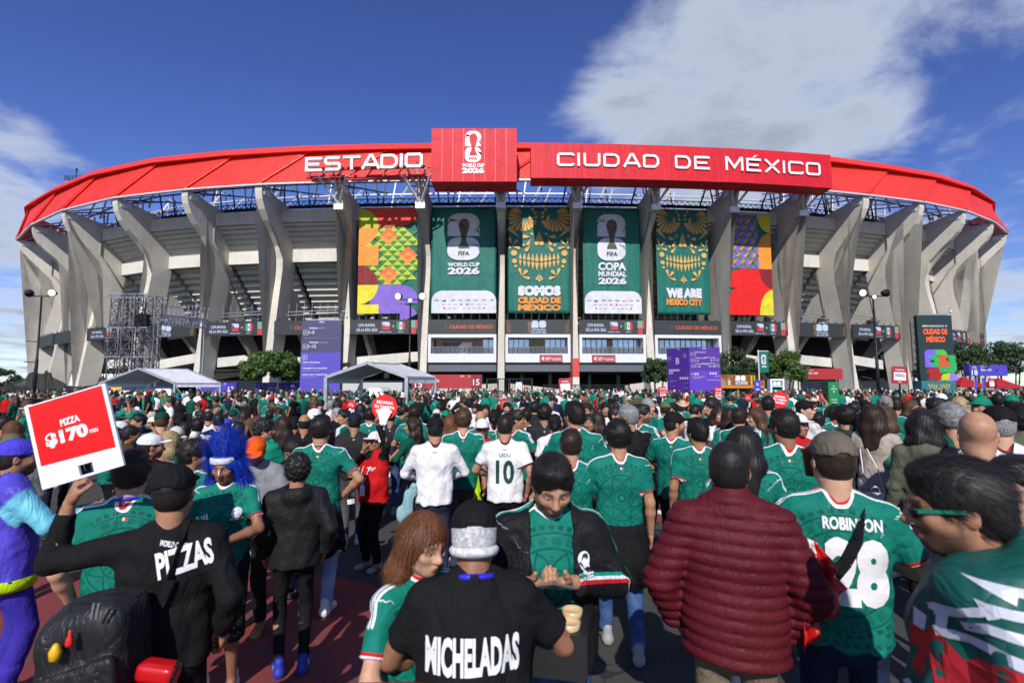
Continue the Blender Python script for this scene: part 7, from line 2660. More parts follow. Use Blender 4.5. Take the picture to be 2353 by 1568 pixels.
def shoe_geo(v):
 G = Vol((-.07, -.12, -.005), (.07, .22, .16), v)
 G.cone((0, -.06, .035), (.004, .12, .03), .038, .036, 0, sx=1.1)
 G.ell((.004, .13, .03), (.044, .055, .03), .02)
 G.cone((0, -.05, .05), (0, -.045, .12), .040, .038, .03)
 G.keep((0, 0, .002), (0, 0, -1))
 return G.mesh()
def body_geo(P, J, v, hv, handv):
 w = P.get('w', 1.)
 fem = P.get('fem', False)
 ln = P.get('lean', 0.)
 off = lambda z: ln * max(0, z - .95)
 k = .92 if fem else 1.
 lo, hi = jbounds(J, .0, 1.62, .08)
 fy = [J['A' + q].y for q in 'RL']
 G = Vol((lo[0], min(lo[1], min(fy) - .1), 0), (hi[0], max(hi[1], max(fy) + .15), hi[2]), v)
 sk = P.get('skin_torso', .80)
 G.cone((0, 0, .93), (0, 0, 1.08), .15 * w * sk, .145 * w * sk, 0, sy=.62)
 G.cone((0, 0, 1.08), (0, off(1.29), 1.29), .145 * w * sk, .16 * w * sk, .04, sy=.62)
 G.cone((0, off(1.29), 1.29), J['neck'], .13 * sk, .055, .04, sy=.7)
 G.cone(J['neck'] - Vector((0, 0, .04)), J['headM'] @ Vector((0, -.02, -.06)), .056 * k, .054 * k, .02)
 for q in 'RL':
  S, E, W = J['S' + q], J['E' + q], J['W' + q]
  fat = .8 + .2 * w
  G.cone(J['neck'] - Vector((0, 0, .05)), S, .04, .044, .04)
  G.cone(S, E, .046 * k * fat, .040 * k * fat, .03)
  mid = E.lerp(W, .3)
  G.cone(E, mid, .039 * k * fat, .040 * k * fat, .02)
  G.cone(mid, W, .040 * k * fat, .0265 * k, .02)
  H, K, A = J['H' + q], J['K' + q], J['A' + q]
  G.cone(H, K, .068 * w * sk, .044, .03)
  G.cone(K, K.lerp(A, .35), .043, .045, .02)
  G.cone(K.lerp(A, .35), A, .045, .030, .02)
  G.cone(A, A + Vector((0, .05, -.03)), .030, .030, .02)
 V, Q = G.mesh()
 V = relax(V, Q, 1, .3)
 z0 = np.zeros(len(V))
 parts = [(V, Q, {a: z0 for a in ('lips', 'dark', 'eye', 'beard', 'scalp')})]
 HV, HQ, HA = head_cached(hv, fem, P.get('jaw', 1.), P.get('smile', 0.))
 M = np.array(J['headM'])
 sc = P.get('headk', 1.0)
 parts.append(((HV * sc) @ M[:3, :3].T + M[:3, 3], HQ, HA))
 for s, q in ((1, 'R'), (-1, 'L')):
  V, Q = hand_cached(handv, J['h' + q])
  V = V * np.array([s, 1, 1]) * (.93 if fem else 1.)
  if s < 0:
   Q = Q[:, ::-1]
  d = (J['W' + q] - J['E' + q]).normalized()
  zx = -d
  fwd = Vector(P.get('roll' + q, (0, 1, .25)))
  yx = (fwd - zx * fwd.dot(zx))
  yx = yx.normalized() if yx.length > .05 else Vector((1, 0, 0))
  xx = yx.cross(zx)
  Rm = np.array(Matrix((xx, yx, zx)).transposed())
  parts.append((V @ Rm.T + np.array(J['W' + q]), Q, {a: np.zeros(len(V)) for a in ('lips', 'dark', 'eye', 'beard', 'scalp')}))
 VV = np.concatenate([p[0] for p in parts])
 o, QQ = 0, []
 for p in parts:
  QQ.append(p[1] + o)
  o += len(p[0])
 at = {a: np.concatenate([p[2][a] for p in parts]) for a in ('lips', 'dark', 'eye', 'beard', 'scalp')}
 return VV, np.concatenate(QQ), at
_BODY, _CLO, _JNT = {}, {}, {}
def jbounds(J, zlo, zhi, m=.125):
 pts = [J[c + q] for c in 'SEW' for q in 'RL'] + [J['neck']]
 xs, ys, zs = [p.x for p in pts], [p.y for p in pts], [p.z for p in pts]
 return (min(min(xs) - m, -.30), min(min(ys) - m, -.24), zlo), (max(max(xs) + m, .30), max(max(ys) + m, .26), max(zhi, max(zs) + m))
def get_joints(key, P):
 if key not in _JNT:
  _JNT[key] = skeleton(P)
 return _JNT[key]
def get_body(key, P, hero):
 if key not in _BODY:
  J = get_joints(key, P)
  V, Q, at = body_geo(P, J, .012 if hero == 2 else (.015 if hero else .021), .0045 if hero == 2 else (.0062 if hero else .0095), .0042 if hero else .009)
  _BODY[key] = to_mesh('person', V, Q, at)
 return _BODY[key]
def get_cloth(key, P, kind, hero, fine=None):
 k = (key, kind, P.get('hem'))
 if k not in _CLO:
  J = get_joints(key, P)
  if kind in ('pants', 'shorts', 'wide', 'slim'):
   V, Q = trouser_geo(P, J, kind, .013 if hero == 2 else (.017 if hero else .022))
   _CLO[k] = to_mesh('trousers', V, Q)
  else:
   V, Q, at = shirt_geo(P, J, kind, fine or (.0105 if hero == 2 else (.0135 if hero else .019)))
   _CLO[k] = to_mesh('shirt', V, Q, at)
 return _CLO[k]
_SHOE = {}
def slot(o, m):
 if not o.data.materials:
  o.data.materials.append(m)
 o.material_slots[0].link = 'OBJECT'
 o.material_slots[0].material = m
SHIRTNAME = dict(tee='shirt', long='long_sleeve_shirt', jacket='jacket', puffer='puffer_jacket', hoodie='hoodie', vest='vest', cloak='draped_flag')
PEOPLE = []
def person(key, P, x, y, H, face, look, hero=0, label=None, group=None):
 """face: heading in degrees, 0 = back to the camera, 180 = facing it (counter-clockwise).
 look: dict top=(kind, mat), bottom=(kind, mat), skin, hair=(kind, colour) or None, hat=(kind, colour) or None, shoes"""
 J = get_joints(key, P)
 b = bpy.data.objects.new('person', get_body(key, P, hero))
 COL.objects.link(b)
 slot(b, look.get('skin', SKINS[0]))
 k = H / 1.75
 b.location = (x, y, look.get('dz', 0.))
 b.rotation_euler = (0, 0, R(face))
 b.scale = (k, k, k)
 def child(name, me, m, M=None):
  o = bpy.data.objects.new(name, me)
  COL.objects.link(o)
  o.parent = b
  slot(o, m)
  if M is not None:
   o.matrix_local = M
  return o
 parts = {}
 if look.get('top'):
  kd, m = look['top']
  parts['top'] = child(SHIRTNAME[kd], get_cloth(key, P, kd, hero, look.get('fine')), m)
 if look.get('bottom') and not look.get('far'):
  kd, m = look['bottom']
  parts['bottom'] = child('shorts' if kd == 'shorts' else 'trousers', get_cloth(key, P, kd, hero), m)
  if 'me' not in _SHOE:
   V, Q = shoe_geo(.009)
   _SHOE['me'] = to_mesh('shoe', V, Q)
  for q in 'RL':
   A = J['A' + q]
   child('shoe', _SHOE['me'], SHO[look.get('shoes', 'white')], Matrix.Translation((A.x, A.y + .01, max(0, A.z - .085))) @ Matrix.Rotation(R(-8 if q == 'R' else 8), 4, 'Z'))
 HM = J['headM'] @ Matrix.Scale(P.get('headk', 1.), 4)
 if look.get('hair'):
  hk, hc = look['hair'][:2]
  parts['hair'] = child('hair', hair_mesh(hk, hero, look['hair'][2] if len(look['hair']) > 2 else 1), HAIRS[hc], HM)
 if look.get('hat'):
  hk, hc = look['hat']
  parts['hat'] = child('cap' if hk.startswith('cap') else 'hat', hat_mesh(hk, bool(hero)), HATC[hc], HM @ Matrix.Rotation(R(look.get('hat_tilt', 4)), 4, 'X'))
 tag(b, label, 'person', group)
 PEOPLE.append(b)
 return b, J, parts
# ------------------------------------------------------------------ placing people
def at(vx, vy, d):
 p = PV(vx, vy, d)
 return p.x, p.z
def decal(parent, items, m, side='back', off=.0035, name='print', polys=None, cell=.03):
 me = parent.data
 bvh = BVHTree.FromPolygons([v.co for v in me.vertices], [tuple(p.vertices) for p in me.polygons])
 bm = bmesh.new()
 sg = 1 if side == 'back' else -1
 for it in items or []:
  V, F = text_fit(*it[:4], **(it[4] if len(it) > 4 else {}))
  rot = (it[5] if len(it) > 5 else 0)
  cx, cz = it[1], it[2]
  cr, sr = math.cos(rot), math.sin(rot)
  vs = [bm.verts.new((cx + (x - cx) * cr - (z - cz) * sr, 0, cz + (x - cx) * sr + (z - cz) * cr)) for x, z in V]
  for f in F:
   try:
    bm.faces.new([vs[i] for i in f])
   except ValueError:
    pass
 for P in polys or []:
  f = bm.faces.new([bm.verts.new((x, 0, z)) for x, z in P])
 bmesh.ops.remove_doubles(bm, verts=bm.verts, dist=1e-5)
 bmesh.ops.triangulate(bm, faces=[f for f in bm.faces if len(f.verts) > 4], ngon_method='EAR_CLIP')
 if not bm.verts:
  bm.free()
  return None
 xs, zs = [v.co.x for v in bm.verts], [v.co.z for v in bm.verts]
 for lo, hi, n in ((min(xs), max(xs), (1, 0, 0)), (min(zs), max(zs), (0, 0, 1))):
  t = lo + cell
  while t < hi:
   bmesh.ops.bisect_plane(bm, geom=bm.verts[:] + bm.edges[:] + bm.faces[:], plane_co=(t * n[0], 0, t * n[2]), plane_no=n)
   t += cell
 kill = []
 for v in bm.verts:
  if side == 'left':
   hit = bvh.ray_cast(Vector((-1.2, -v.co.x, v.co.z)), Vector((1, 0, 0)))
  else:
   hit = bvh.ray_cast(Vector((v.co.x * sg, -1.2 * sg, v.co.z)), Vector((0, sg, 0)))
  if hit[0] is None:
   kill.append(v)
   continue
  v.co = hit[0] + (Vector((-off, 0, 0)) if side == 'left' else Vector((0, -off * sg, 0)))
 bmesh.ops.delete(bm, geom=kill, context='VERTS')
 o = bpy.data.meshes.new(name)
 bm.to_mesh(o)
 bm.free()
 ob = bpy.data.objects.new(name, o)
 COL.objects.link(ob)
 ob.parent = parent
 o.materials.append(m)
 return ob
INK = mat('white_jersey_print', (.72, .72, .74), .5)
INKG = mat('dark_green_print', (.006, .05, .035), .5)
PX = []      # occupied ground
def put(key, P, vx, vy, d, face, look, hero=1, label=None, group='people in the crowd', H=None):
 x, z = at(vx, vy, d)
 H = H or min(1.93, max(1.45, z - (.03 if look.get('hat') else .015)))
 PX.append((x, d))
 face -= math.degrees(math.atan2(x, d)) * (.8 if abs(face) < 60 else .6)
 if look.get('hat') and look.get('hair') and look['hair'][0] == 'fringe':
  look['hair'] = ('crop',) + tuple(look['hair'][1:])
 return person(key, P, x, d, H, face, look, hero, label, group)
def belt_loop(o, J, rad, z, m, name, w=.012, tilt=0.):
 bm = bmesh.new()
 c = J['neck']
 pts = [c + Vector((rad * math.cos(a), rad * math.sin(a) * .95 + .01, z + tilt * math.sin(a))) for a in [2 * math.pi * i / 24 for i in range(25)]]
 tube(bm, pts, w, 6)
 return obm(name, bm, m, o, True)
# --- hero figures, nearest last -------------------------------------------------
VESTM = fabric('purple_vest_turquoise_sleeves', (.075, .055, .50), .5, spec=.35, arm=(.13, .47, .60))
PTR = fabric('purple_trousers', (.040, .028, .30), .7)
NEON = fabric('neon_yellow_cloth', (.42, .62, .01), .7)
b, J, pt = put('h_vol', dict(armR=((.33, .13, 1.20), (.20, .36, 1.22), 'grip'), armL='front', w=1.12, yaw=-8, seed=2.), 40, 1003, 3.55, -62, dict(top=('jacket', VESTM), bottom=('pants', PTR), hair=('crop', 'black'), hat=('cap', 'purple'), skin=SKINB[1], shoes='black'), 1,
               'volunteer in purple vest with turquoise sleeves and purple cap at the left edge')
bm = bmesh.new()
lathe(bm, [(.205, .78), (.222, .80), (.225, .86), (.19, .86)], n=24, M=Matrix.Scale(.72, 4, (0, 1, 0)))
obm('undershirt_hem', bm, NEON, b, True)
b, J, pt = put('h_green_l', dict(armL='pocket', armR='pocket', w=1.08, seed=3.), 305, 1034, 2.95, -4, dict(top=('tee', JG), bottom=('pants', DGJ), hair=('short', 'dark'), skin=SKINS[3]), 1, 'man in green jersey with blue lanyard, back turned, behind the pizza seller')
belt_loop(b, J, .073, .012, mat('blue_lanyard', (.02, .02, .55), .5), 'lanyard', .011, -.02)
EL, WL = Vector((-.47, .05, 1.35)), Vector((-.42, .06, 1.61))
b, J, pt = put('h_pizza', dict(armL=(EL, WL, 'grip'), armR='pocket', w=1.08, yaw=-6, rollL=(.3, -.2, 1), seed=4.), 402, 1060, 2.45, -6, dict(top=('long', BT), bottom=('pants', BPT), hair=('crop', 'black'), hat=('cap', 'black'), skin=SKINS[1], shoes='black'), 2,
               'pizza seller in black cap and black PIZZAS shirt raising a placard')
decal(pt['top'], [('PIZZAS', -.01, 1.285, .105, dict(width=.22, bold=.04), R(12)), ('WORLD CUP 2026', -.02, 1.425, .022, dict(width=.13, bold=.03), R(-14))], INK, name='lettering')
bm = bmesh.new()
loop = [Vector((.06, .10, 1.47)), Vector((.085, -.02, 1.505)), Vector((.075, -.10, 1.43)), Vector((.04, -.150, 1.28)), Vector((-.02, -.155, 1.12)), Vector((-.12, -.165, .98)), Vector((-.28, -.14, .86))]
for a, c in zip(loop, loop[1:]):
 bar(bm, a, c, .008, .045)
obm('bag_strap', bm, BPT, b)
TL, TR, BR, BL = (38, 940), (225, 890), (285, 1068), (97, 1125)
Yp = 2.60
pl = empty('pizza_placard', tuple(PV(160, 1010, Yp)), label='square red placard reading PIZZA $170 MXN held up at the left', cat='placard')
A, B, D_ = PV(*BL, Yp), PV(*BR, Yp), PV(*TL, Yp)
fr = Frame(A, B - A, (D_ - A) - (B - A) * ((D_ - A).dot(B - A) / (B - A).length_squared))
W, Hh = (B - A).length, (D_ - A).dot(fr.u)
bm = bmesh.new()
hx0, hx1, hz0, hz1 = .47, .64, .03, .15
cells = [(0, hx0, 0, 1), (hx1, 1, 0, 1), (hx0, hx1, 0, hz0), (hx0, hx1, hz1, 1)]
for (u0, u1, v0, v1) in cells:
 hexa(bm, [fr.p(W * u, Hh * v, o) for o in (-.012, 0) for u, v in ((u0, v0), (u1, v0), (u1, v1), (u0, v1))])
on(obm('board', bm, mat('foam_board_white', (.74, .75, .78), .5), pl), pl)
on(flat_obj('red_field', fr, [[(W * .05, Hh * .27), (W * .955, Hh * .235), (W * .955, Hh * .985), (W * .05, Hh * .985)]], mat('placard_gloss_red', (.72, .010, .012), .28, var=.05, coat=.2), pl, .0012), pl)
on(text_obj('lettering', fr, [('PIZZA', W * .50, Hh * .655, Hh * .075, dict(align='C', bold=.05, width=W * .24)), ('$170', W * .165, Hh * .47, Hh * .135, dict(bold=.06, width=W * .52)), ('MXN', W * .70, Hh * .475, Hh * .045, dict(bold=.04, width=W * .1))], INK, pl, .0024), pl)
bag = empty('delivery_bag', (-1.75, 2.1, .3), label='big black insulated bag hanging at the pizza seller, with white card', cat='bag')
G = Vol((-.36, -.26, -.33), (.36, .26, .36), .016)
G.boxr((0, 0, -.03), (.27, .19, .27), .09)
G.ell((-.02, 0, .2), (.25, .18, .09), .06)
G.boxr((0, -.22, -.1), (.24, .03, .16), .03, .03)
G.warp(lambda X, Y, Z: .012 * wob(X, Y, Z, 16, 3.) + .012 * (1 - np.abs(wob(X, Y, Z, 14, 5.))) ** 4)
V, Q = G.mesh()
o = link('bag_body', to_mesh('bag_body', V, Q), bag, fabric('black_nylon', (.012, .012, .013), .5, spec=.35))
o.location = (0, 0, .35)
o.rotation_euler = (0, R(-10), R(8))
fr = Frame((-.12, -.29, .10), (1, .14, .05), (-.08, 0, 1))
flat_obj('card', fr, [rect(0, .17, 0, .21)], mat('white_card', (.70, .71, .74), .5), bag, 0)
flat_obj('card_corner', fr, [rect(.115, .17, .165, .21)], mat('card_blue', (.03, .06, .5), .5), bag, .002)
text_obj('lettering', fr, [('PAGA CON', .015, .10, .028, dict(bold=.03, width=.14)), ('VISA', .03, .05, .03, dict(bold=.03))], mat('card_blue', (.03, .06, .5), .5), bag, .002)
bm = bmesh.new()
lathe(bm, [(.018, 0), (.022, .01), (.018, .03), (.010, .04), (.010, .055), (.004, .06)], (.02, -.25, .50), 10)
obm('red_cap_bottle', bm, mat('bottle_red', (.6, .02, .01), .35), bag, True)
bm = bmesh.new()
lathe(bm, [(.03, 0), (.034, .03), (.02, .05), (.01, .06)], (-.06, -.25, .45), 10)
obm('yellow_cap_bottle', bm, mat('bottle_yellow', (.7, .4, .01), .35), bag, True)
bm = bmesh.new()
for s_ in (-.015, .015):
 bar(bm, (.155 + s_, -.245, .60), (.165 + s_, -.245, .66), .012)
obm('buckle', bm, GALV, bag)
pch = empty('red_pouch', (-1.35, 1.95, .5), label='glossy red zip pouch with black edging at the pizza seller\'s hip', cat='pouch')
G = Vol((-.1, -.07, -.16), (.1, .07, .16), .010)
G.boxr((0, 0, -.03), (.07, .035, .10), .025)
G.boxr((0, -.005, .085), (.073, .042, .035), .02)
V, Q = G.mesh()
o = link('pouch_body', to_mesh('pouch_body', V, Q), pch, mat('red_vinyl', (.50, .006, .008), .25, coat=.4))
o.rotation_euler = (0, R(8), 0)
bm = bmesh.new()
tube(bm, [(-.08, -.045, .045), (0, -.052, .04), (.08, -.045, .05), (.085, 0, .12)], .008, 6)
obm('edging', bm, BPT, pch)
bag.location = (-1.66, 2.15, .66)
bag.scale = (.62, .62, .95)
pch.location = (-1.40, 2.12, .90)
b, J, pt = put('h_wig', dict(fem=True, armL='phone', armR=((.30, .05, 1.17), (.10, .30, 1.13), 'hold'), pitch=-15, yaw=-6, w=1.0, legR=(.05, 0), seed=5.), 524, 1042, 3.7, 176, dict(top=('tee', JG), bottom=('shorts', fabric('studded_shorts', (.010, .010, .012), .7, studs=1)), skin=SKINS[2]), 2,
               'fan in spiky blue wig, headband and green jersey looking at a phone', H=1.66)
HM = J['headM']
V, Q = hair_geo('long_high', .009, 1.)
V = V * np.array([1.08, 1.05, 1.0])
SV, s1, s2 = strand_tris(V, Q, 5200, .10, FLOW_DOWN, 3, .0022, .22, keep=lambda c: ~((c[:, 1] > .015) & (np.abs(c[:, 0]) < .085)))
S2, t1, t2 = strand_tris(V, Q, 6500, .13, FLOW_UP, 5, .0020, 1.0, zmin=.06, keep=lambda c: (c[:, 1] < .045) | (c[:, 2] > .10))
o1, o2 = len(V), len(V) + len(SV)
fcs = Q.tolist() + (s1 + o1).tolist() + (s2 + o1).tolist() + (t1 + o2).tolist() + (t2 + o2).tolist()
o = bpy.data.objects.new('wig', mesh_poly('wig', np.concatenate([V, SV, S2]), fcs))
COL.objects.link(o)
o.parent = b
o.matrix_local = HM
o.data.materials.append(HAIRS['blue'])
bm = bmesh.new()
lathe(bm, [(.097, .038), (.101, .042), (.101, .078), (.097, .082)], (0, -.008, 0), 28, M=HM @ Matrix.Rotation(R(8), 4, 'X') @ Matrix.Scale(1.17, 4, (0, 1, 0)))
obm('headband', bm, fabric('white_headband', (.62, .62, .68), .6), b, True)
bm = bmesh.new()
bmesh.ops.create_icosphere(bm, subdivisions=2, radius=.0085, matrix=HM @ Matrix.Translation((0, .121, -.028)))
for s_ in (-1, 1):
 bmesh.ops.create_icosphere(bm, subdivisions=2, radius=.014, matrix=HM @ Matrix.Translation((s_ * .046, .0735, -.012)) @ Matrix.Scale(.3, 4, (0, 1, 0)) @ Matrix.Scale(1.5, 4, (1, 0, 0)))
obm('face_paint', bm, mat('red_face_paint', (.5, .01, .012), .35), b, True)
bm = bmesh.new()
bar(bm, HM @ Vector((0, .0985, .018)), HM @ Vector((0, .117, -.014)), .006, .004)
obm('face_paint_stripe', bm, mat('white_face_paint', (.7, .68, .66), .4), b)
decal(pt['top'], [('MÉXICO', .105, 1.245, .014, dict(align='C', bold=.03))], INK, 'front', name='crest_lettering')
decal(pt['top'], None, INK, 'front', name='crest', polys=[circ(.105, 1.295, .032, 14, ry=.036)])
decal(pt['top'], None, INK, 'front', name='stripe_mark', polys=[[(-.125 + i * .020, 1.26), (-.110 + i * .020, 1.26), (-.122 + i * .020, 1.282 + i * .008), (-.134 + i * .020, 1.279 + i * .008)] for i in range(3)])
bm = bmesh.new()
M = Matrix.Translation((-.045, .36, 1.20)) @ Matrix.Rotation(R(-40), 4, 'X') @ Matrix.Rotation(R(15), 4, 'Y')
box(bm, -.037, .037, -.004, .004, -.075, .075, M=M)
phn = obm('phone', bm, mat('rose_gold_phone', (.50, .20, .16), .25, .6))
phn.matrix_world = b.matrix_basis.copy()
tag(phn, 'rose gold phone in the hands of the fan with the blue wig', 'phone')
bpy.context.view_layer.update()
phn.matrix_world = b.matrix_world.copy()
b, J, pt = put('h_hood', dict(armR='pocket', armL='pocket', w=.98, seed=6.), 685, 1043, 3.95, 4, dict(top=('hoodie', BJ), bottom=('slim', BPT), hair=('curly', 'black'), skin=SKINS[1], shoes='blue'), 1, 'young man in black hooded jacket and bright blue shoes, back turned')
b, J, pt = put('h_sun', dict(armR='hip', armL='front', seed=7.), 738, 953, 4.9, -8, dict(top=('tee', JG), bottom=('pants', LDEN), hair=('short', 'black'), skin=SKINS[0]), 1, 'tall man in green jersey and pale jeans, back turned, left of the woman in red')
def tied_jacket(b, w=1., z0=.56, z1=.98, m=None):
 bm = bmesh.new()
 n = 40
 rings = []
 for z, r in ((z1, .175), (z1 - .06, .188), ((z0 + z1) / 2, .215), (z0, .245)):
  rings.append([bm.verts.new(((r + .012 * math.sin(i * 1.7 + z * 9)) * w * math.cos(2 * math.pi * i / n), (r * .80 + .012 * math.sin(i * 2.3 + z * 7)) * w * math.sin(2 * math.pi * i / n), z + (.03 * math.sin(i * .9) if z == z0 else 0))) for i in range(n)])
 for A, B in zip(rings, rings[1:]):
  for i in range(n):
   bm.faces.new((A[i], A[(i + 1) % n], B[(i + 1) % n], B[i])).smooth = True
 o = obm('tied_jacket', bm, m or BT, b, True)
 sm = o.modifiers.new('t', 'SOLIDIFY')
 sm.thickness = .012
tied_jacket(b)
belt_loop(b, J, .069, .0, mat('black_lanyard', (.012, .012, .013), .5), 'lanyard', .008, -.015)
put('h_orange', dict(armR='phone', armL='front', pitch=-28, yaw=12, w=1.12, seed=8.), 590, 992, 4.6, 170, dict(top=('hoodie', GH), bottom=('pants', BPT), hair=('fringe', 'black'), hat=('cap', 'orange'), skin=SKINB[2], shoes='red'), 1, 'man in grey hoodie and orange cap behind the blue wig')
RPB = fabric('red_polo_black_sleeves', (.44, .010, .012), .75, arm=(.010, .010, .012))
b, J, pt = put('h_redw', dict(fem=True, w=1.28, belly=1.15, armL=((-.27, .06, 1.60), (-.20, .14, 1.86), 'grip'), armR='mouth', yaw=6, seed=9.), 862, 987, 6.1, 140, dict(top=('long', RPB), bottom=('pants', BPT), hair=('bun', 'black'), hat=('cap', 'white'), skin=SKINS[1], shoes='grey'), 1,
               'woman in red polo and white cap raising a round paddle and covering her mouth')
def glasses(b, HM, m=None, rim=None):
 bm = bmesh.new()
 for s_ in (-1, 1):
  lathe(bm, [(.001, .004), (.019, .002), (.021, 0), (.019, -.002), (.001, -.002)], n=14, M=HM @ Matrix.Translation((s_ * .033, .098, .003)) @ Matrix.Rotation(R(-90 + s_ * 8 * 0), 4, 'X') @ Matrix.Rotation(R(s_ * 10), 4, 'Y'))
  bar(bm, HM @ Vector((s_ * .053, .094, .008)), HM @ Vector((s_ * .080, -.004, .010)), .005)
 bar(bm, HM @ Vector((-.014, .101, .008)), HM @ Vector((.014, .101, .008)), .004)
 return obm('sunglasses', bm, m or mat('dark_sunglasses', (.008, .008, .009), .12), b)
glasses(b, J['headM'])
decal(pt['top'], [('RECARGAS', .075, 1.30, .018, dict(align='C', bold=.03)), ('TOP-UP', .075, 1.275, .018, dict(align='C', bold=.03))], INK, 'front', name='lettering')
bm = bmesh.new()
for s_ in (-1, 1):
 bar(bm, (s_ * .06, .085, 1.42), (s_ * .05, .185, 1.22), .014, .004)
 bar(bm, (s_ * .05, .185, 1.22), (-.02, .215, 1.10), .014, .004)
obm('lanyard', bm, mat('multicolour_lanyard', (.5, .6, .62), .6, var=.6, vscale=14), b)
bm = bmesh.new()
box(bm, -.065, .02, .222, .226, .97, 1.10)
obm('pass_card', bm, WHITE, b)
bm = bmesh.new()
box(bm, .0, .08, .16, .21, .86, .92, M=Matrix.Rotation(R(12), 4, 'Y'))
obm('card_reader', bm, WHITE, b)
bm = bmesh.new()
fr = Frame((-.06, .12, 1.86), (1, 0, 0), (0, 0, 1))
cf = empty('card_fan', (0, 0, 0), label='fan of white price cards under the raised round paddle', cat='cards')
p0 = PV(880, 968, 5.86)
fr = Frame((p0.x, 5.86, p0.z), (1, 0, 0), (0, 0, 1))
cf.location = (p0.x, 5.86, p0.z)
for i in range(4):
 a = R(-26 + i * 14)
 P = [(x * math.cos(a) - y * math.sin(a), x * math.sin(a) + y * math.cos(a)) for x, y in rect(-.035, .035, -.03, .15)]
 on(flat_obj('card', fr, [P], WHITE, cf, .002 * i), cf)
bm.free()
put('h_white', dict(armR='front', armL='front', w=1.04, seed=10.), 1000, 953, 5.5, 2, dict(top=('long', JW), bottom=('pants', DEND), hair=('fringe', 'black'), hat=('cap', 'black'), skin=SKINS[0], shoes='black'), 1, 'man in plain white long-sleeved jersey and black cap, back turned, centre')
b, J, pt = put('h_ledu', dict(armR='pocket', armL='front', w=1.05, seed=11.), 1160, 951, 5.6, 0, dict(top=('tee', JW), bottom=('pants', BPT), hair=('crop', 'black'), skin=SKINS[0], shoes='black'), 1, 'man in white jersey LEDU 10, back turned, centre')
decal(pt['top'], [('LEDU', 0, 1.335, .034, dict(align='C', bold=.02)), ('10', 0, 1.07, .225, dict(align='C', bold=.03, width=.19))], INKG, name='lettering')
b, J, pt = put('h_redm', dict(armR='down', armL=((-.24, .06, 1.16), (-.16, .28, 1.22), 'grip'), pitch=-6, seed=12.), 1108, 958, 6.5, 176, dict(top=('long', RPB), bottom=('pants', BPT), hair=('fringe', 'black'), hat=('cap', 'white'), skin=SKINS[2], shoes='white'), 1, 'man in red polo and white cap facing the camera beside LEDU 10')
nb_ = empty('neon_vest_bundle', (0, 0, 0), label='folded neon yellow vest hanging from the man in red polo', cat='vest')
G = Vol((-.12, -.06, -.36), (.12, .06, .05), .012)
G.cone((0, 0, 0), (.02, 0, -.3), .05, .075, 0, sy=.6)
G.warp(lambda X, Y, Z: .012 * np.sin(X * 60 + Z * 12))
V, Q = G.mesh()
link('cloth', to_mesh('cloth', V, Q), nb_, fabric('neon_vest', (.45, .70, .01), .6))
p0 = PV(1092, 1085, 6.2)
nb_.location = (p0.x, 6.2, p0.z)
tb = empty('printed_tote', (0, 0, 0), label='pale blue printed flag bag hanging beside the white long-sleeved man', cat='bag')
G = Vol((-.12, -.06, -.36), (.14, .06, .05), .012)
G.cone((.06, 0, 0), (-.02, 0, -.28), .045, .085, 0, sy=.5)
G.warp(lambda X, Y, Z: .010 * np.sin(X * 50 + Z * 16))
V, Q = G.mesh()
link('cloth', to_mesh('cloth', V, Q), tb, fabric('blue_print_cloth', (.10, .30, .34), .6, maze=(.4, .48, .52)))
p0 = PV(934, 1120, 5.4)
tb.location = (p0.x, 5.4, p0.z)
# --- the right middle: jersey backs
b, J, pt = put('h_big', dict(w=1.16, armR='front', armL='front', yaw=35, seed=13.), 1322, 922, 5.3, -4, dict(top=('tee', JG), bottom=('pants', BPT), hair=('slick', 'black'), skin=SKINB[0], shoes='black'), 1, 'big man in green sun-print jersey with glasses looking left, back turned')
glasses(b, J['headM'])
b, J, pt = put('h_gw', dict(armR=((.31, -.02, 1.15), (.26, .18, 1.02), 'relaxed'), armL='front', seed=14.), 1311, 985, 4.3, 2, dict(top=('tee', JG), bottom=('pants', DEND), hair=('short', 'dark'), skin=SKINS[0]), 1, 'man in green jersey, brown hair, back turned, right of LEDU 10')
b, J, pt = put('h_gj', dict(armR='down', armL='front', legR=(-.16, .0), legL=(.16, 0), seed=15.), 1419, 965, 4.25, 8, dict(top=('tee', JG), bottom=('pants', DEN), hair=('messy', 'black'), skin=SKINS[0], shoes='grey'), 1, 'walking man in green jersey and jeans with black jacket tied round the waist')
tied_jacket(b, 1.05)
b, J, pt = put('h_pol', dict(w=1.05, armR='front', armL='front', yaw=40, seed=16.), 1445, 930, 6.0, 20, dict(top=('tee', fabric('black_polo_tape', (.011, .011, .012), .7, stripes=(.5, .5, .5), tri=((.01, .3, .2), (.7, .7, .7), (.5, .02, .02)))), bottom=('pants', BPT), hair=('short', 'grey'), skin=SKINB[0], shoes='black'), 1, 'grey-haired man in black polo with coloured sleeve tape looking left')
b, J, pt = put('h_gls', dict(w=1.06, yaw=30, seed=17.), 1604, 960, 4.9, -2, dict(top=('tee', JG), bottom=('pants', BPT), hair=('slick', 'black'), skin=SKINS[1], shoes='black'), 1, 'man in green jersey with glasses and receding hair, back turned, near the maroon jacket')
glasses(b, J['headM'])
b, J, pt = put('h_cap', dict(yaw=-50, armR='phone', armL='front', seed=18.), 1545, 942, 5.7, -20, dict(top=('tee', JG), bottom=('pants', BPT), hair=('fringe', 'black'), hat=('cap', 'black'), skin=SKINB[0], shoes='black'), 1, 'bearded man in black cap with red and green tape, green jersey, looking right')
bm = bmesh.new()
HM = J['headM']
bar(bm, HM @ Vector((.075, .052, .085)), HM @ Vector((.05, .075, .10)), .02, .006)
obm('cap_tape', bm, mat('red_tape', (.5, .02, .03), .5), b)
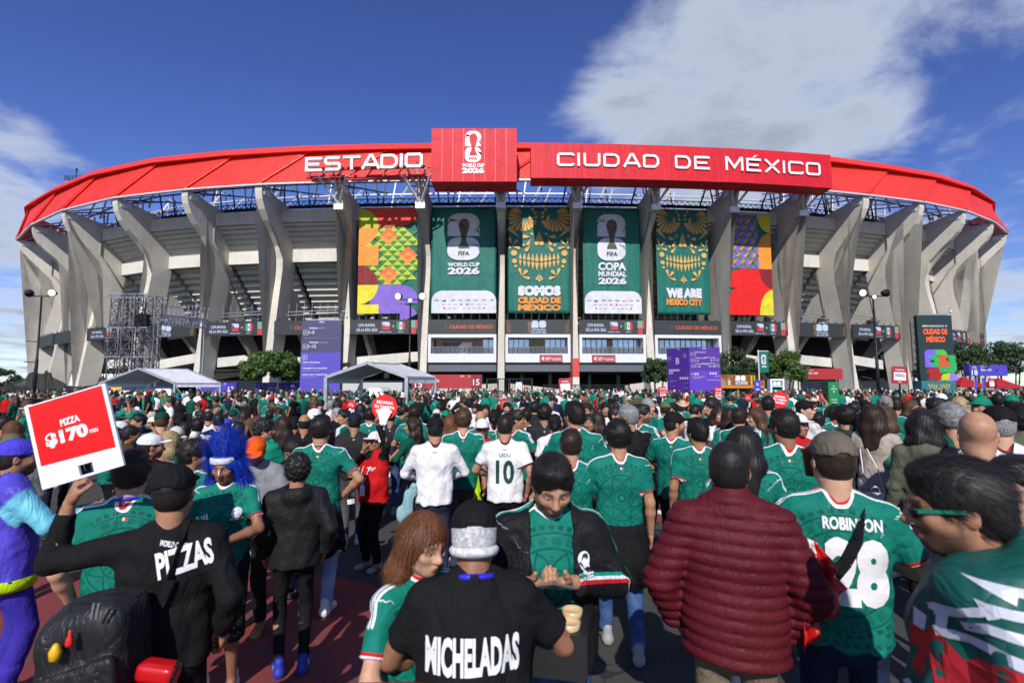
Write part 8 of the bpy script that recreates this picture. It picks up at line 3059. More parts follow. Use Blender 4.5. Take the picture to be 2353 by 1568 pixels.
b, J, pt = put('h_shade', dict(yaw=35, w=1.05, seed=19.), 1803, 940, 4.15, 2, dict(top=('tee', JG), bottom=('pants', BPT), hair=('short', 'black'), skin=SKINB[2], shoes='black'), 1, 'dark-haired man in sunglasses and green jersey looking left, back turned')
glasses(b, J['headM'])
put('h_lb', dict(fem=True, armR='front', armL='front', seed=20.), 1706, 980, 3.7, 0, dict(top=('tee', JG), bottom=('pants', BPT), hair=('long', 'black'), skin=SKINS[1]), 1, 'woman with long straight black hair, back turned, right of the maroon jacket')
put('h_hoodg', dict(armL='out', armR='front', lean=.10, seed=21.), 1943, 905, 6.2, 20, dict(top=('hoodie', fabric('forest_hood_jacket', (.018, .04, .034), .6, arm=(.008, .20, .135))), bottom=('pants', BPT), hair=('messy', 'black'), skin=SKINS[0], shoes='black'), 1, 'man with dark green hooded jacket over his shoulders and green jersey, back turned', H=1.84)
b, J, pt = put('h_cream', dict(fem=True, armR='front', armL='pocket', seed=22.), 2005, 929, 5.9, -25, dict(top=('tee', BEI), bottom=('wide', WPT), hair=('long', 'dark'), skin=SKINS[0]), 1, 'woman with long dark hair, patterned cream blouse and white trousers')
hb = empty('handbag', (0, 0, 0), label='small white handbag hanging from the woman in white trousers', cat='handbag')
p0 = PV(2012, 1145, 5.62)
bm = bmesh.new()
box(bm, -.10, .10, -.035, .035, -.06, .06)
box(bm, -.105, .105, -.045, -.035, .0, .062)
bmesh.ops.bevel(bm, geom=bm.edges[:], offset=.008, segments=1)
obm('bag_body', bm, mat('white_leather', (.72, .71, .69), .4), hb)
bm = bmesh.new()
tube(bm, [(-.05, 0, .06), (-.045, 0, .11), (0, 0, .13), (.045, 0, .11), (.05, 0, .06)], .008, 6)
tube(bm, [(-.095, 0, .05), (-.11, .02, .3), (-.10, .06, .52)], .006, 6)
tube(bm, [(.095, 0, .05), (.07, .04, .3), (.0, .10, .52)], .006, 6)
obm('handle', bm, mat('white_leather', (.72, .71, .69), .4), hb, True)
hb.location = (p0.x, 5.62, p0.z)
put('h_brg', dict(fem=True, seed=23.), 2030, 931, 6.4, -10, dict(top=('long', JGD), bottom=('pants', BPT), hair=('long', 'brown'), skin=SKINS[0]), 1, 'woman with long brown hair in dark green top beside the cream blouse')
put('h_tall', dict(w=1.08, armR='front', armL='pocket', seed=24.), 2031, 886, 8.0, -2, dict(top=('tee', JG), bottom=('pants', DEND), hair=('bun', 'grey'), skin=SKINS[1]), 1, 'tall man in green jersey with grey hair tied in a knot, back turned', H=1.93)
put('h_bear', dict(pitch=-22, yaw=10, armR='phone', armL='front', seed=25.), 2112, 897, 5.6, 150, dict(top=('long', fabric('green_long_jersey', (.006, .16, .105), .65, stripes=(.74, .75, .78), collar=RW, spec=.3)), bottom=('pants', BPT), hair=('short', 'dark'), skin=SKINB[0], shoes='black'), 1, 'bearded man in green long-sleeved jersey with white shoulder stripes looking down', H=1.86)
put('h_curl', dict(fem=True, seed=26.), 2118, 944, 4.6, 0, dict(top=('hoodie', OLV), bottom=('pants', BPT), hair=('long_wavy', 'black'), skin=SKINS[1]), 1, 'woman with long curly black hair in olive hooded jacket, back turned')
b, J, pt = put('h_bald', dict(w=1.1, seed=27., headk=1.04), 2241, 943, 3.15, 4, dict(top=('tee', JW), bottom=('pants', DEND), skin=SKINS[0]), 1, 'bald man in white jersey, back turned, right')
put('h_wcap', dict(w=1.12, armR='front', seed=28.), 2290, 922, 3.9, 10, dict(top=('tee', JW), bottom=('pants', DEND), hair=('fringe', 'grey'), hat=('cap', 'black'), skin=SKINS[3]), 1, 'grey-haired man in black cap and white shirt at the right edge, back turned')
put('h_gry', dict(pitch=-12, seed=29.), 2185, 927, 4.6, 15, dict(top=('long', JGD), bottom=('pants', BPT), hair=('messy', 'grey'), skin=SKINS[0]), 1, 'grey-haired man in dark green top, back turned, behind the bald man')
put('h_mex', dict(yaw=20, smile=.003, seed=30.), 2318, 903, 4.9, 130, dict(top=('tee', JGD), bottom=('pants', BPT), hair=('short', 'brown'), skin=SKINB[3]), 1, 'smiling bearded man in dark green top at the right edge', H=1.82)
# --- front row
b, J, pt = put('h_long', dict(fem=True, armR=((.27, .06, 1.17), (.20, .26, 1.02), 'hold'), armL='front', pitch=-10, yaw=4, seed=31.), 966, 1178, 2.12, -142, dict(top=('tee', JG), bottom=('pants', LDEN), hair=('long', 'auburn'), skin=skin_mat('rosy_skin', (.52, .29, .19))), 2, 'woman with long auburn hair in green jersey talking, facing right', H=1.58)
bm = bmesh.new()
loop = [Vector((-.06, -.05, 1.46)), Vector((-.08, .06, 1.43)), Vector((-.05, .145, 1.25)), Vector((.04, .155, 1.08)), Vector((.17, .12, .88))]
for a, c in zip(loop, loop[1:]):
 bar(bm, a, c, .006, .022)
obm('bag_strap', bm, mat('tan_leather', (.42, .24, .12), .5), b)
rb = empty('red_handbag', (0, 0, 0), label='red leather handbag with gold zip at the bottom below the long-haired woman', cat='handbag')
G = Vol((-.16, -.07, -.1), (.16, .07, .1), .010)
G.boxr((0, 0, -.01), (.14, .05, .075), .04)
V, Q = G.mesh()
link('bag_body', to_mesh('bag_body', V, Q), rb, mat('red_leather', (.28, .012, .012), .4))
bm = bmesh.new()
tube(bm, [(-.12, -.02, .068), (0, -.03, .074), (.12, -.02, .068)], .006, 6)
obm('zip', bm, mat('gold_zip', (.5, .36, .12), .35, .7), rb, True)
p0 = PV(905, 1592, 1.85)
rb.location = (p0.x, 1.78, p0.z)
b, J, pt = put('h_phone', dict(armR=((.29, .03, 1.19), (.085, .25, 1.26), 'hold'), armL=((-.29, .03, 1.19), (-.05, .25, 1.265), 'hold'), pitch=-27, yaw=6, lean=.05, w=1.06, open=True, seed=32.), 1262, 1066, 2.42, 182, dict(top=('jacket', fabric('black_track_jacket', (.011, .011, .013), .6, tri=((.50, .015, .02), (.70, .70, .72), (.01, .26, .18)))), bottom=('pants', DEN), hair=('short', 'black'), skin=SKINB[0]), 2, 'man in black track jacket over green jersey looking down at a phone', H=1.80)
o = bpy.data.objects.new('shirt', get_cloth('h_phone', dict(armR=((.29, .03, 1.19), (.085, .25, 1.26), 'hold'), armL=((-.29, .03, 1.19), (-.05, .25, 1.265), 'hold'), lean=.05, w=1.06, seed=32.), 'tee', 1))
COL.objects.link(o)
o.parent = b
slot(o, JG)
for ob_, xx, zz in ((pt['top'], .135, 1.315),):
 decal(ob_, None, INK, 'front', name='crest', polys=[circ(xx, zz, .026, 14, ry=.030), rect(xx - .030, xx + .030, zz - .046, zz - .028)])
 decal(ob_, [('MÉXICO', xx, zz - .043, .012, dict(align='C', bold=.02))], INKG, 'front', .005, name='crest_lettering')
 decal(ob_, None, INKG, 'front', .005, name='crest_bird', polys=[drop(xx - .014, zz - .012, xx + .006, zz + .008, .013), stroke([(xx - .02, zz - .012), (xx, zz - .024), (xx + .02, zz - .01)], .006)[0]])
bpy.context.view_layer.update()
bm = bmesh.new()
M = Matrix.Translation((.0, .33, 1.28)) @ Matrix.Rotation(R(-62), 4, 'X') @ Matrix.Rotation(R(38), 4, 'Y')
box(bm, -.037, .037, -.004, .004, -.075, .075, M=M)
ph2 = obm('phone', bm, mat('silver_phone', (.45, .45, .47), .2, .7))
ph2.matrix_world = b.matrix_world.copy()
tag(ph2, 'silver phone in the hands of the man in black track jacket', 'phone')
MAR2 = fabric('maroon_quilted_nylon', (.088, .008, .014), .6, spec=.18, bump=.25, wr=3)
put('h_puff', dict(w=.95, armR=((.30, -.03, 1.15), (.235, .10, .93), 'relaxed'), armL=((-.30, -.03, 1.15), (-.235, .10, .93), 'relaxed'), hem=.86, seed=33.), 1672, 1012, 2.42, 0, dict(top=('puffer', MAR2), bottom=('pants', KHK), hair=('crop', 'black', 2), skin=SKINS[1], fine=.0085), 2, 'man in quilted maroon puffer jacket, back turned, right of the centre')
b, J, pt = put('h_rob', dict(w=1.05, armR=((.33, .0, 1.18), (.22, .21, 1.16), 'hold'), armL=((-.33, .02, 1.20), (-.15, .24, 1.30), 'hold'), yaw=12, seed=34.), 1912, 984, 2.5, 3, dict(top=('tee', JG), bottom=('pants', DEND), hair=('crop', 'dark'), hat=('cap', 'taupe'), skin=SKINS[3]), 2, 'man in green jersey ROBINSON 28 and taupe cap, back turned')
decal(pt['top'], [('ROBINSON', .035, 1.365, .046, dict(align='C', bold=.035, width=.22)), ('28', .045, 1.075, .24, dict(align='C', bold=.06, width=.24))], INK, name='lettering')
bm = bmesh.new()
loop = [Vector((.10, -.055, 1.448)), Vector((.075, -.115, 1.40)), Vector((.045, -.142, 1.33)), Vector((.0, -.152, 1.24)), Vector((-.10, -.152, 1.10)), Vector((-.19, -.125, .99))]
for a, c in zip(loop, loop[1:]):
 bar(bm, a, c, .008, .046)
obm('bag_strap', bm, BPT, b)
bc = empty('beer_cup', (0, 0, 0), label='big red rimmed cup of michelada held by the man in the taupe cap', cat='cup')
bm = bmesh.new()
lathe(bm, [(.036, 0), (.048, .13), (.051, .135), (.046, .136), (.044, .12)], n=18)
obm('cup_body', bm, mat('amber_cup', (.16, .045, .012), .25), bc, True)
bm = bmesh.new()
lathe(bm, [(.0475, .118), (.053, .12), (.054, .138), (.046, .138)], n=18)
obm('chilli_rim', bm, mat('chilli_red', (.35, .03, .015), .8, var=.4, vscale=60), bc, True)
p0 = PV(1868, 1092, 2.72)
bc.location = (p0.x, 2.72, p0.z)
fc = empty('red_flag_cloth', (0, 0, 0), label='red satin flag cloth hanging left of ROBINSON 28', cat='flag')
bm = bmesh.new()
n, mrows = 14, 18
c0, c1, c2, c3 = PV(1846, 1232, 2.3), PV(1878, 1245, 2.3), PV(1905, 1405, 2.3), PV(1842, 1490, 2.3)
VV = [[bm.verts.new((lambda q: Vector((q.x, 2.30 + .03 * math.sin(i * 1.1 + j * .35) + .02 * math.sin(j * .6), q.z)))((c0.lerp(c1, i / n)).lerp(c3.lerp(c2 + Vector((.08, 0, .1)) * (i / n), i / n), j / mrows))) for i in range(n + 1)] for j in range(mrows + 1)]
for j in range(mrows):
 for i in range(n):
  f = bm.faces.new((VV[j][i], VV[j][i + 1], VV[j + 1][i + 1], VV[j + 1][i]))
  f.smooth = True
  f.material_index = 1 if j < 3 and i < 9 else 0
o = obm('cloth', bm, [mat('red_satin', (.46, .006, .006), .3, spec=.6, bump=.2, bscale=14), WHITE], fc)
o.modifiers.new('t', 'SOLIDIFY').thickness = .004
b, J, pt = put('h_mich', dict(w=1.16, lean=.12, pitch=-10, armR=((.36, .10, 1.20), (.25, .28, 1.02), 'hold'), armL='front', seed=35.), 1090, 1186, 1.88, 2, dict(top=('tee', BT), bottom=('pants', BPT), hair=('crop', 'black'), hat=('cap', 'black'), skin=SKINS[2]), 2, 'seller in black MICHELADAS shirt, black cap and white hair net, back turned', H=1.66)
decal(pt['top'], [('MICHELADAS', -.005, 1.215, .11, dict(align='C', bold=.045, width=.335))], INK, name='lettering')
V, Q = hair_geo('crop', .0075, 2.)
V = V * 1.055
kp = V[Q].mean(1)[:, 2] < .048
o = link('hair_net', to_mesh('hair_net', V, Q[kp]), b, mat('white_hair_net', (.62, .62, .63), .7, var=.4, vscale=70, bump=.6, bscale=120, alpha=.86))
o.matrix_local = J['headM']
bm = bmesh.new()
lathe(bm, [(.086, -.062), (.094, -.05), (.096, -.038), (.088, -.028)], (0, -.035, 0), 24, M=J['headM'])
obm('hair_net_edge', bm, mat('white_hair_net_edge', (.66, .66, .66), .8, var=.3, vscale=60, bump=.5, bscale=90), b, True)
belt_loop(b, J, .078, .012, mat('blue_lanyard', (.02, .02, .55), .5), 'lanyard', .013, -.022)
bm = bmesh.new()
q = J['neck'] + Vector((0, -.075, .03))
box(bm, q.x - .016, q.x + .016, q.y - .012, q.y + .006, q.z - .014, q.z + .016)
obm('lanyard_buckle', bm, BLACKM, b)
tr = empty('drinks_tray', (0, 0, 0), label='black drinks carrier with cups at the michelada seller\'s side', cat='carrier')
bm = bmesh.new()
box(bm, -.12, .12, -.11, .11, -.16, .0)
bmesh.ops.bevel(bm, geom=bm.edges[:], offset=.012, segments=1)
obm('carrier_box', bm, mat('black_plastic', (.013, .013, .014), .5), tr)
for i, (x, y, cc) in enumerate(((.05, -.05, (.55, .40, .22)), (.05, .06, (.50, .36, .2)), (-.07, -.05, (.35, .12, .03)), (-.07, .06, (.35, .12, .03)))):
 bm = bmesh.new()
 lathe(bm, [(.034, -.02), (.042, .025), (.039, .025), (.037, .012), (.001, .012)], (x, y, 0), 16)
 obm('cup', bm, mat('cup_brown_%d' % (i // 2), cc, .4), tr, True)
p0 = PV(1282, 1425, 2.1)
tr.location = (p0.x, 2.1, p0.z)
tr.rotation_euler = (0, 0, R(-12))
CLK = fabric('flag_cloak', (.006, .085, .070), .55, spec=.3)
b, J, pt = put('h_flag', dict(w=1.0, yaw=4, pitch=-6, armR='pocket', armL='pocket', sy=.66, jaw=1.05, seed=36.), 2208, 1036, 1.5, 84, dict(top=('cloak', CLK), bottom=('pants', DEND), hair=('slick', 'black'), skin=SKINB[1], fine=.0095), 2, 'man in dark sunglasses wrapped in a green printed flag, right edge', H=1.88)
HM = J['headM']
glasses(b, HM, mat('dark_sunglasses', (.008, .008, .009), .12))
for s_ in (-1, 1):
 bm = bmesh.new()
 bar(bm, HM @ Vector((s_ * .058, .092, .008)), HM @ Vector((s_ * .084, -.004, .010)), .012, .010)
 obm('sunglass_temple', bm, mat('green_plastic', (.008, .16, .09), .35), b)
sg = Frame(HM @ Vector((-.079, .060, .004)), (HM.to_3x3() @ Vector((.12, -.99, .0))), (HM.to_3x3() @ Vector((0, 0, 1))))
FRED, FLG, FWH = mat('flag_red_print', (.42, .012, .016), .5), mat('flag_light_green_print', (.012, .22, .09), .5), mat('flag_white_print', (.52, .54, .62), .5)
decal(pt['top'], [('MÉ', .01, 1.215, .125, dict(align='C', bold=.06, width=.30))], FRED, 'left', .005, 'flag_lettering')
decal(pt['top'], [('MÉ', .05, 1.035, .15, dict(align='C', bold=.06, width=.40))], FWH, 'left', .005, 'flag_lettering')
pol = []
for i in range(5):
 a = -.23 + i * .035
 pol += stroke([(a, 1.22 + i * .03), (a + .005, 1.29 + i * .028), (a + .035, 1.35 + i * .02), (a + .09, 1.385 + i * .018)], .019)
for z_ in (1.345, 1.39, 1.435, 1.48):
 pol += stroke([(-.10 + (z_ - 1.345), z_), (-.02, z_ + .02), (.06, z_ + .012)], .022) + stroke([(.10, z_ + .01), (.17, z_ - .005), (.25, z_ - .02)], .022)
for i in range(4):
 pol += stroke([(-.30 + i * .045, 1.02), (-.28 + i * .045, 1.10), (-.23 + i * .045, 1.165)], .020)
for p_ in pol:
 decal(pt['top'], None, FWH, 'left', .005, 'flag_stripe', polys=[p_])
for q_ in ([(.20, 1.46), (.17, 1.34), (.21, 1.26), (.18, 1.16), (.23, 1.05)], [(.25, 1.40), (.22, 1.30), (.26, 1.2), (.23, 1.1)]):
 decal(pt['top'], None, FLG, 'left', .005, 'flag_line', polys=stroke(q_, .013))
put('h_edge', dict(yaw=10, w=1.05, seed=37.), 2336, 1046, 1.95, 140, dict(top=('long', JGD), bottom=('pants', BPT), hair=('short', 'black'), skin=SKINS[3]), 1, 'dark-haired man cut by the right edge, looking left', H=1.82)
put('h_blk', dict(fem=True, seed=38.), 2290, 1016, 2.45, 10, dict(top=('long', BT), bottom=('pants', BPT), hair=('long', 'black'), skin=SKINS[1]), 1, 'head with long black hair between the bald man and the right edge', H=1.72)
b, J, pt = put('h_guard', dict(w=1.15, seed=39.), 30, 992, 5.0, 10, dict(top=('vest', fabric('grey_guard_vest', (.19, .21, .19), .7)), bottom=('pants', GPT), hair=('crop', 'black'), hat=('cap', 'olive'), skin=SKINS[1], shoes='black'), 1, 'guard in grey GUARDIA NACIONAL vest at the left edge, back turned')
decal(pt['top'], [('GUARDIA', 0, 1.27, .05, dict(align='C', bold=.03, width=.27)), ('NACIONAL', 0, 1.20, .05, dict(align='C', bold=.03, width=.28))], mat('black_print', (.02, .02, .02), .6), name='lettering')
# ------------------------------------------------------------------ the middle of the crowd, one by one
NEARP = {'n_back': dict(seed=41.), 'n_bwide': dict(w=1.14, seed=42., armR='front', armL='front'), 'n_turnl': dict(yaw=62, seed=43.), 'n_turnr': dict(yaw=-62, seed=44., armR='phone', armL='phone'), 'n_face': dict(pitch=-6, seed=45., armR='front', armL='phone'),
         'n_down': dict(pitch=-28, seed=46., armR='phone', armL='phone', lean=.08), 'n_hands': dict(armR='behind', armL='behind', seed=47.), 'n_fem': dict(fem=True, seed=48.), 'n_femf': dict(fem=True, seed=49., armR='phone', armL='phone', yaw=20)}
FARP = {'f_a': dict(seed=51.), 'f_b': dict(w=1.12, armR='phone', armL='phone', yaw=15), 'f_c': dict(yaw=55, armR='hip'), 'f_d': dict(yaw=-50, armL='hip', w=1.05), 'f_e': dict(armR='front', armL='front', pitch=-15), 'f_f': dict(fem=True), 'f_g': dict(fem=True, yaw=40, armR='phone', armL='phone'), 'f_h': dict(armR='up', w=.98)}
TOPN = {'jg': ('tee', JG, 'green jersey'), 'jw': ('tee', JW, 'white jersey'), 'jb': ('tee', JB, 'black patterned jersey'), 'wt': ('tee', WT, 'white tee'), 'bt': ('tee', BT, 'black tee'), 'bj': ('jacket', BJ, 'black jacket'), 'nv': ('jacket', NV, 'navy jacket'), 'gt': ('tee', JGF, 'plain green tee'), 'dg': ('long', JGD, 'dark green top'), 'gh': ('hoodie', GH, 'grey hoodie'),
  'ol': ('jacket', OLV, 'olive jacket'), 'rp': ('tee', RP, 'red polo'), 'tl': ('jacket', TEALJ, 'teal jacket'), 'be': ('tee', BEI, 'cream top'), 'jl': ('long', JW, 'long white jersey'), 'jv': ('tee', fabric('green_black_pattern_shirt', (.008, .09, .06), .7, maze=(.35, .38, .36), collar=((.4, .02, .02), (.3, .02, .02))), 'patterned green shirt'),
  'bg': ('jacket', fabric('black_track_red', (.011, .011, .012), .65, tri=((.5, .02, .02), (.7, .7, .7), (.5, .02, .02))), 'black track jacket'), 'br': ('vest', fabric('brown_vest', (.06, .035, .022), .8), 'brown vest')}
HNAME = {'short': 'short', 'crop': 'cropped', 'slick': 'slicked', 'curly': 'curly', 'messy': 'tousled', 'long': 'long', 'long_wavy': 'long wavy', 'bun': 'tied-up', 'pony': 'ponytailed', 'fringe': 'thin'}
MID = """31 966 7.2 n_fem 20 jg long auburn - - 0|12 955 7.5 f_a -10 jg short black - - 1|258 962 7 n_down -60 jg bun black cap white 1|302 946 9.5 n_turnl 60 jg fringe black cap green 1|322 950 8.5 n_turnl 60 nv short black - - 0|301 976 6.6 n_fem -70 br bun black - - 2
350 945 10.5 f_a 0 jg fringe black cowboy straw 1|355 954 9 f_c 10 jw fringe black cap white 0|373 942 7 n_back 0 jv crop brown cap dgreen 3|344 992 4.9 n_turnr -10 bg fringe black cap white 1|391 986 5.6 n_fem -50 dg long blonde cap cream 3|406 976 6.1 n_back 0 wt fringe black cap cream 0
424 968 6.8 n_back 10 wt crop black - - 1|414 944 7.4 n_back 0 wt fringe black cap black 1|454 959 7.6 n_back 15 wt short black - - 1|463 942 10.5 f_c 20 jw short black - - 0|480 944 10 f_a 0 jl short black - - 0|536 938 10 n_face 180 jl fringe grey cap dgreen 3|548 969 7.3 f_a 0 dg short black - - 0
576 960 8.2 f_f 0 dg long_wavy auburn - - 0|592 955 7.6 f_f 10 jg long brown - - 0|442 1010 4.3 n_turnr -15 jg messy black - - 0|651 955 7 n_fem 0 jg long dark - - 1|605 963 6.3 n_turnr -30 gt curly black - - 0|676 953 7.6 n_back 0 jg fringe black cap black 1
723 937 7.2 n_bwide 5 bt fringe black bucket white 0|700 950 7 n_hands 0 bt fringe black - - 1|791 940 8.6 n_turnl 70 jg short black - - 0|815 944 7 n_hands 0 jb fringe black cap navy 1|850 936 8.4 n_bwide 0 jg short black - - 0|696 1002 5.4 n_down 120 jg bun black - - 2|897 938 8.5 n_hands 0 jb crop black - - 1
953 930 8 n_bwide -5 jg short black - - 0|950 958 7.2 n_femf 60 dg long_wavy dark - - 0|1003 937 10.5 f_a 0 bt fringe black cap cream 0|1024 940 10 f_a 0 bt fringe black cap_back green 0|1036 952 6.6 n_fem -20 wt long auburn - - 3|1064 938 6.2 n_back 0 jg messy brown - - 3|1104 942 7.6 n_back -10 jg - black - - 0
1115 928 11 n_face 180 jw short black - - 0|1134 941 8 n_fem 0 jg pony black - - 1|1165 923 11.5 n_face 175 bt short black - - 3|1187 941 7 n_turnr -40 jg short black - - 1|1227 922 10 f_a 0 bj short black - - 0|1250 928 7.3 n_back 0 jb messy black - - 1|1274 950 6.6 n_fem 0 wt pony black - - 0|1208 938 8.2 n_back 0 jg short black - - 2
1347 924 9 n_face 170 jg short dark - - 0|1358 935 10 n_femf 180 dg long dark - - 3|1352 950 7.2 n_femf 150 bt bun black - - 1|1371 945 7.6 n_fem 10 dg long dark - - 1|1391 923 10 n_face 180 jw short black - - 0|1412 933 7.6 n_turnr -50 jg crop black - - 0|1474 929 7.4 n_turnr -40 jg short black - - 1
1486 913 8.6 n_face -135 jg crop grey - - 3|1527 920 9 n_back 10 jg fringe dark cap olive 0|1590 926 9 n_down -40 jl short black - - 0|1635 915 8.4 n_turnl 50 bt curly black - - 3|1650 932 7.8 n_femf 170 jw long dark - - 3|1676 936 7.4 n_fem 0 jg long dark - - 1|1696 936 6.9 n_back 0 jg short dark - - 3
1736 937 7 n_femf 80 jg long brown - - 3|1567 919 13 f_e 180 jg fringe black cowboy straw 1|1461 916 14 f_e 170 jg fringe black sombrero dstraw 1|1763 910 8.4 n_back 5 gt short black - - 0|1831 946 5.8 n_femf 190 rp fringe black cap white 1|1846 916 7.4 n_turnr -60 jw fringe black cap black 3|1878 946 7.6 n_fem 0 wt short black - - 1
1917 925 10 f_b 180 jg fringe black cap dgreen 1|2202 911 8.6 f_f 10 jw long blonde - - 3|2249 901 7 n_turnl 70 tl fringe black cap green 1|2344 918 4.4 n_back 20 ol short black - - 0|2090 918 9 f_g 180 dg long brown - - 3|2056 912 9 f_a 0 bt slick dark - - 0|2150 916 8 f_c 0 bt curly black - - 0
2160 899 10 n_back 0 bt fringe black cap white 1|2320 893 8.5 f_a 0 dg fringe black cap green 1|2290 892 10 f_a 0 bt short black - - 0|1985 916 10.5 f_b 0 bt fringe black cap black 1|1960 925 11 f_c 30 jg short black - - 0|1010 926 13 f_a 0 jg short black - - 0|905 928 12 f_d 0 jg fringe black cap green 1
1090 926 13 f_e 180 wt short black - - 0|1440 912 17 f_a 0 jg - black - - 0|1610 930 11 f_b 170 jg short black - - 1|1500 932 9.6 f_e 180 jg short black - - 1|775 935 10 f_c 0 bt crop grey - - 3|640 935 13 f_g 0 jg long dark - - 1|620 942 11 f_a 0 bj short black - - 1|560 943 10.5 f_f 0 jg long dark - - 0|520 958 8.6 f_d 60 jg fringe black cap blue 1"""
ZONES = [(30, 'at the left edge'), (150, 'behind the pizza placard'), (300, 'below the left tent'), (440, 'below the violet 13 sign'), (610, 'below the clipped tree'), (735, 'below the violet screen'), (850, 'below the second tent'), (1030, 'below the red 15 sign'), (1160, 'below the black fence'),
         (1300, 'below the hospitality sign'), (1430, 'below the bar gates'), (1590, 'below the purple kiosk'), (1700, 'below the orange stage'), (1790, 'by the right paddle'), (1905, 'by the green meeting box'), (2030, 'below the right lamp mast'), (2155, 'below the welcome screen'), (2265, 'below the 18 sign'), (2345, 'at the right edge')]
AUTO = []
def zone(vx):
 return min(ZONES, key=lambda z: abs(z[0] - vx))[1]
def facing(face, P):
 a = (face + P.get('yaw', 0)) % 360
 return 'back turned' if a < 40 or a > 320 else 'facing the camera' if 140 < a < 220 else 'looking left' if a <= 140 else 'looking right'
def mid(vx, vy, d, pose, face, top, hair, hc, hat, hatc, sk, H=None, far=False):
 P = NEARP.get(pose) or FARP[pose]
 kd, m, tn = TOPN[top]
 male = not P.get('fem')
 look = dict(top=(kd, m), bottom=('pants', rng.choice([BPT, DEND, DEN, GPT, BPT])), shoes=rng.choice(['white', 'black', 'grey', 'white']))
 back = facing(face, P) == 'back turned'
 look['skin'] = (SKINB if male and rng.random() < .5 else SKINS)[sk]
 if hair != '-':
  look['hair'] = (hair, hc)
 if hat != '-':
  look['hat'] = (hat, hatc)
 b, J, pt = put(pose, P, vx, vy, d, face, look, 1 if pose.startswith('n_') else 0, None, 'fans in the middle of the crowd' if d < 12 else 'fans further back in the crowd', H)
 hd = '%s %s' % ({'dgreen': 'dark green', 'dstraw': 'dark'}.get(hatc, hatc), {'cap': 'cap', 'cap_back': 'backward cap', 'bucket': 'bucket hat', 'cowboy': 'cowboy hat', 'sombrero': 'sombrero'}[hat]) if hat != '-' else ('bald head' if hair == '-' else '%s %s hair' % (HNAME[hair], hc))
 AUTO.append((vx, d, b, '%s in %s, %s, %s, %s' % ('woman' if not male else 'man', tn, hd, facing(face, P), zone(vx))))
 return b, J, pt
for row in MID.replace('\n', '|').split('|'):
 q = row.split()
 d = float(q[2])
 b, J, pt = mid(float(q[0]), float(q[1]), d, q[3], float(q[4]), *q[5:10], int(q[10]), H=None)
b, J, pt = put('n_bwide', NEARP['n_bwide'], 503, 948, 8.0, 0, dict(top=('tee', JG), bottom=('pants', BPT), hair=('crop', 'black'), skin=SKINS[0]), 1, 'man in green jersey E. ÁLVAREZ, back turned, behind the blue wig')
decal(pt['top'], [('E. ÁLVAREZ', 0, 1.33, .035, dict(align='C', bold=.03, width=.24)), ('4', 0, 1.1, .19, dict(align='C', bold=.05))], INK, name='lettering')
# ------------------------------------------------------------------ the rest of the crowd up to three hundred
NTOT = 300
r2 = random.Random(11)
fk = list(FARP)
TW = ['jg'] * 44 + ['gt'] * 5 + ['dg'] * 9 + ['jw'] * 13 + ['wt'] * 9 + ['bt'] * 12 + ['jb'] * 5 + ['bj'] * 5 + ['nv'] * 3 + ['gh'] * 2 + ['rp'] * 2 + ['ol'] * 2 + ['be'] * 2
tries = 0
while len(PEOPLE) < NTOT and tries < 20000:
 tries += 1
 vx = r2.uniform(-20, 2372)
 d = 8.5 + 24 * r2.random() ** 1.5
 x = (vx - 1176) / 1176 * d
 if any((x - a) ** 2 + (d - c) ** 2 < .5 for a, c in PX):
  continue
 H = r2.gauss(1.70, .065)
 vyt = 885 + (2.1 - H) * 1176 / d
 pose = r2.choice(fk)
 P = FARP[pose]
 face = r2.choice([0, 0, 0, 0, 10, -12, 25, -30, 60, -65, 180, 165, 195, 110, -110])
 fem = P.get('fem')
 hat = r2.random() < .27 and not fem
 hk = r2.choice(['long', 'long', 'long_wavy', 'pony', 'bun']) if fem else ('fringe' if hat else r2.choice(['short', 'crop', 'messy', 'short', 'slick', 'curly']))
 hc = r2.choice(['black'] * 6 + ['dark'] * 4 + ['brown'] + (['blonde', 'auburn'] if fem else ['grey']))
 ht = r2.choice(['cap'] * 9 + ['cap_back', 'bucket', 'cowboy']) if hat else '-'
 hcol = r2.choice(['white', 'white', 'black', 'black', 'green', 'green', 'dgreen', 'cream', 'navy', 'red', 'blue', 'olive']) if ht != 'cowboy' else 'straw'
 mid(vx, vyt, d, pose, face, r2.choice(TW), hk, hc, ht, hcol, r2.choice([0, 0, 1, 1, 2, 3]), H=max(1.52, min(1.86, H)))
from collections import defaultdict
grp = defaultdict(list)
for vx, d, b, l in AUTO:
 grp[l].append((vx, d, b))
ORD = ['leftmost', 'second from left', 'third from left', 'fourth from left', 'fifth from left', 'sixth from left', 'seventh from left']
for l, L in grp.items():
 L.sort(key=lambda q: q[0])
 for i, (vx, d, b) in enumerate(L):
  b['label'] = (l if len(L) == 1 else l + ', ' + (ORD[i] if i < len(ORD) else 'further right')).replace('black patterned', 'patterned').replace('facing the camera', 'face visible')
  if len(b['label'].replace(',', ' ').split()) > 16:
   b['label'] = b['label'].replace(', back turned', '').replace(', looking left', '').replace(', looking right', '')
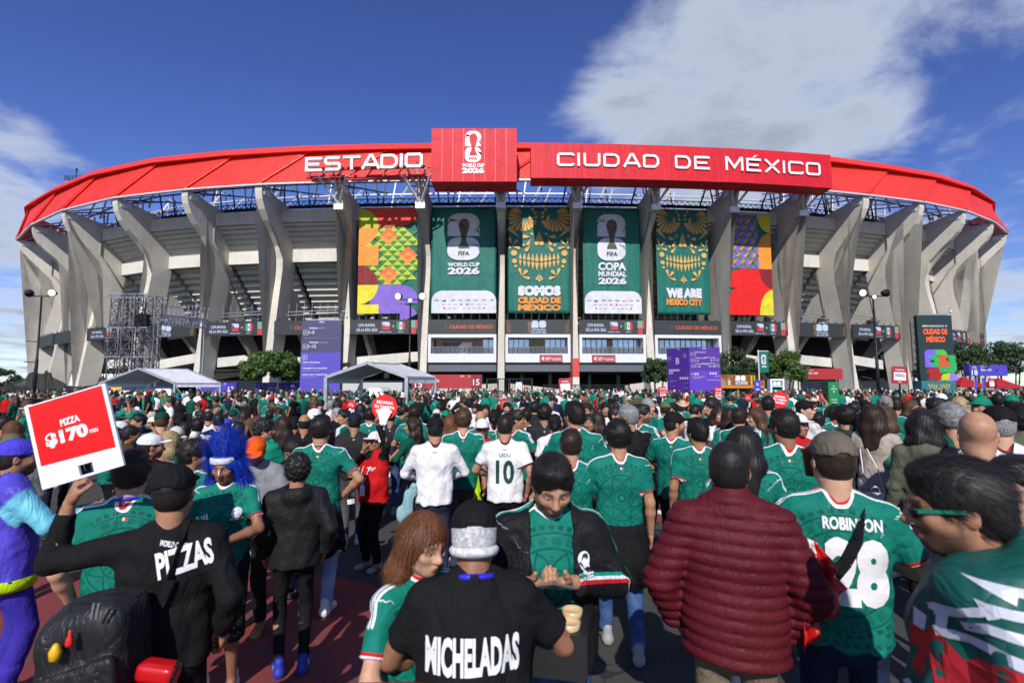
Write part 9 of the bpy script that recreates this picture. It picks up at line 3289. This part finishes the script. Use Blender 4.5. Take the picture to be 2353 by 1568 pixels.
# ------------------------------------------------------------------ distant crowd: one mass nobody could count
def far_crowd():
 r3 = random.Random(5)
 mats = [FAB[n] for n in ('green_tee', 'dark_green_top', 'white_tee', 'black_tee', 'navy_jacket', 'red_polo')] + [SKINS[1], HAIRS['black'], HAIRS['dark'], HATC['white'], HATC['green'], BPT]
 V, F, MI = [], [], []
 def ring_body(x, y, s, rings, mi, n=7, rot=0.):
  b0 = len(V)
  for (rx, ry, z) in rings:
   for j in range(n):
    a = 2 * math.pi * j / n + rot
    V.append((x + rx * s * math.cos(a), y + ry * s * math.sin(a), z * s))
  for i in range(len(rings) - 1):
   for j in range(n):
    F.append((b0 + i * n + j, b0 + i * n + (j + 1) % n, b0 + (i + 1) * n + (j + 1) % n, b0 + (i + 1) * n + j))
    MI.append(mi)
  F.append(tuple(b0 + (len(rings) - 1) * n + j for j in range(n)))
  MI.append(mi)
 for i in range(1500):
  d = 24 + 46 * r3.random() ** 1.25
  x = r3.uniform(-1.04, 1.04) * d
  if abs(x + 21) < 5.5 and d > 47 or abs(x - 16.7) < 3 and 43 < d < 48:
   continue
  s = r3.gauss(1.69, .07) / 1.75
  t = r3.choice([0, 0, 0, 0, 0, 1, 2, 2, 3, 3, 4, 5] if r3.random() < .95 else [2])
  ring_body(x, d, s, [(.15, .12, .0), (.16, .13, .5), (.17, .13, .9)], 11)
  ring_body(x, d, s, [(.19, .14, .86), (.20, .14, 1.1), (.235, .14, 1.32), (.22, .11, 1.42), (.09, .08, 1.47), (.055, .055, 1.52)], t)
  ring_body(x, d, s, [(.052, .055, 1.48), (.06, .07, 1.54), (.077, .088, 1.62), (.07, .08, 1.70), (.03, .035, 1.745)], 6)
  hy = -.02 if r3.random() < .72 else .035
  hm_ = r3.choice([7, 7, 7, 8, 9, 10])
  ring_body(x, d + hy, s, [(.078, .080, 1.57 if hm_ < 9 else 1.63), (.088, .095, 1.64), (.078, .085, 1.72), (.035, .04, 1.768)], hm_)
  for sg_ in (-1, 1):
   a0 = len(V)
   for (ax_, ay, az, rr) in ((.20, 0, 1.40, .06), (.26, -.02, 1.12, .045), (.22, .05 * r3.choice((-1, 1)), .9, .035)):
    for j in range(4):
     an = math.pi / 2 * j
     V.append((x + sg_ * (ax_ + rr * math.cos(an)) * s, d + (ay + rr * math.sin(an)) * s, az * s))
   for q in range(2):
    for j in range(4):
     F.append((a0 + q * 4 + j, a0 + q * 4 + (j + 1) % 4, a0 + q * 4 + 4 + (j + 1) % 4, a0 + q * 4 + 4 + j))
     MI.append(t if q == 0 else 6)
 me = bpy.data.meshes.new('distant_crowd')
 me.from_pydata(V, [], F)
 me.polygons.foreach_set('material_index', MI)
 me.polygons.foreach_set('use_smooth', [True] * len(F))
 tag(link('distant_crowd', me, None, mats), 'dense distant crowd of fans filling the forecourt up to the facade', 'crowd', kind='stuff')
far_crowd()
bpy.data.scenes.remove(_TS)
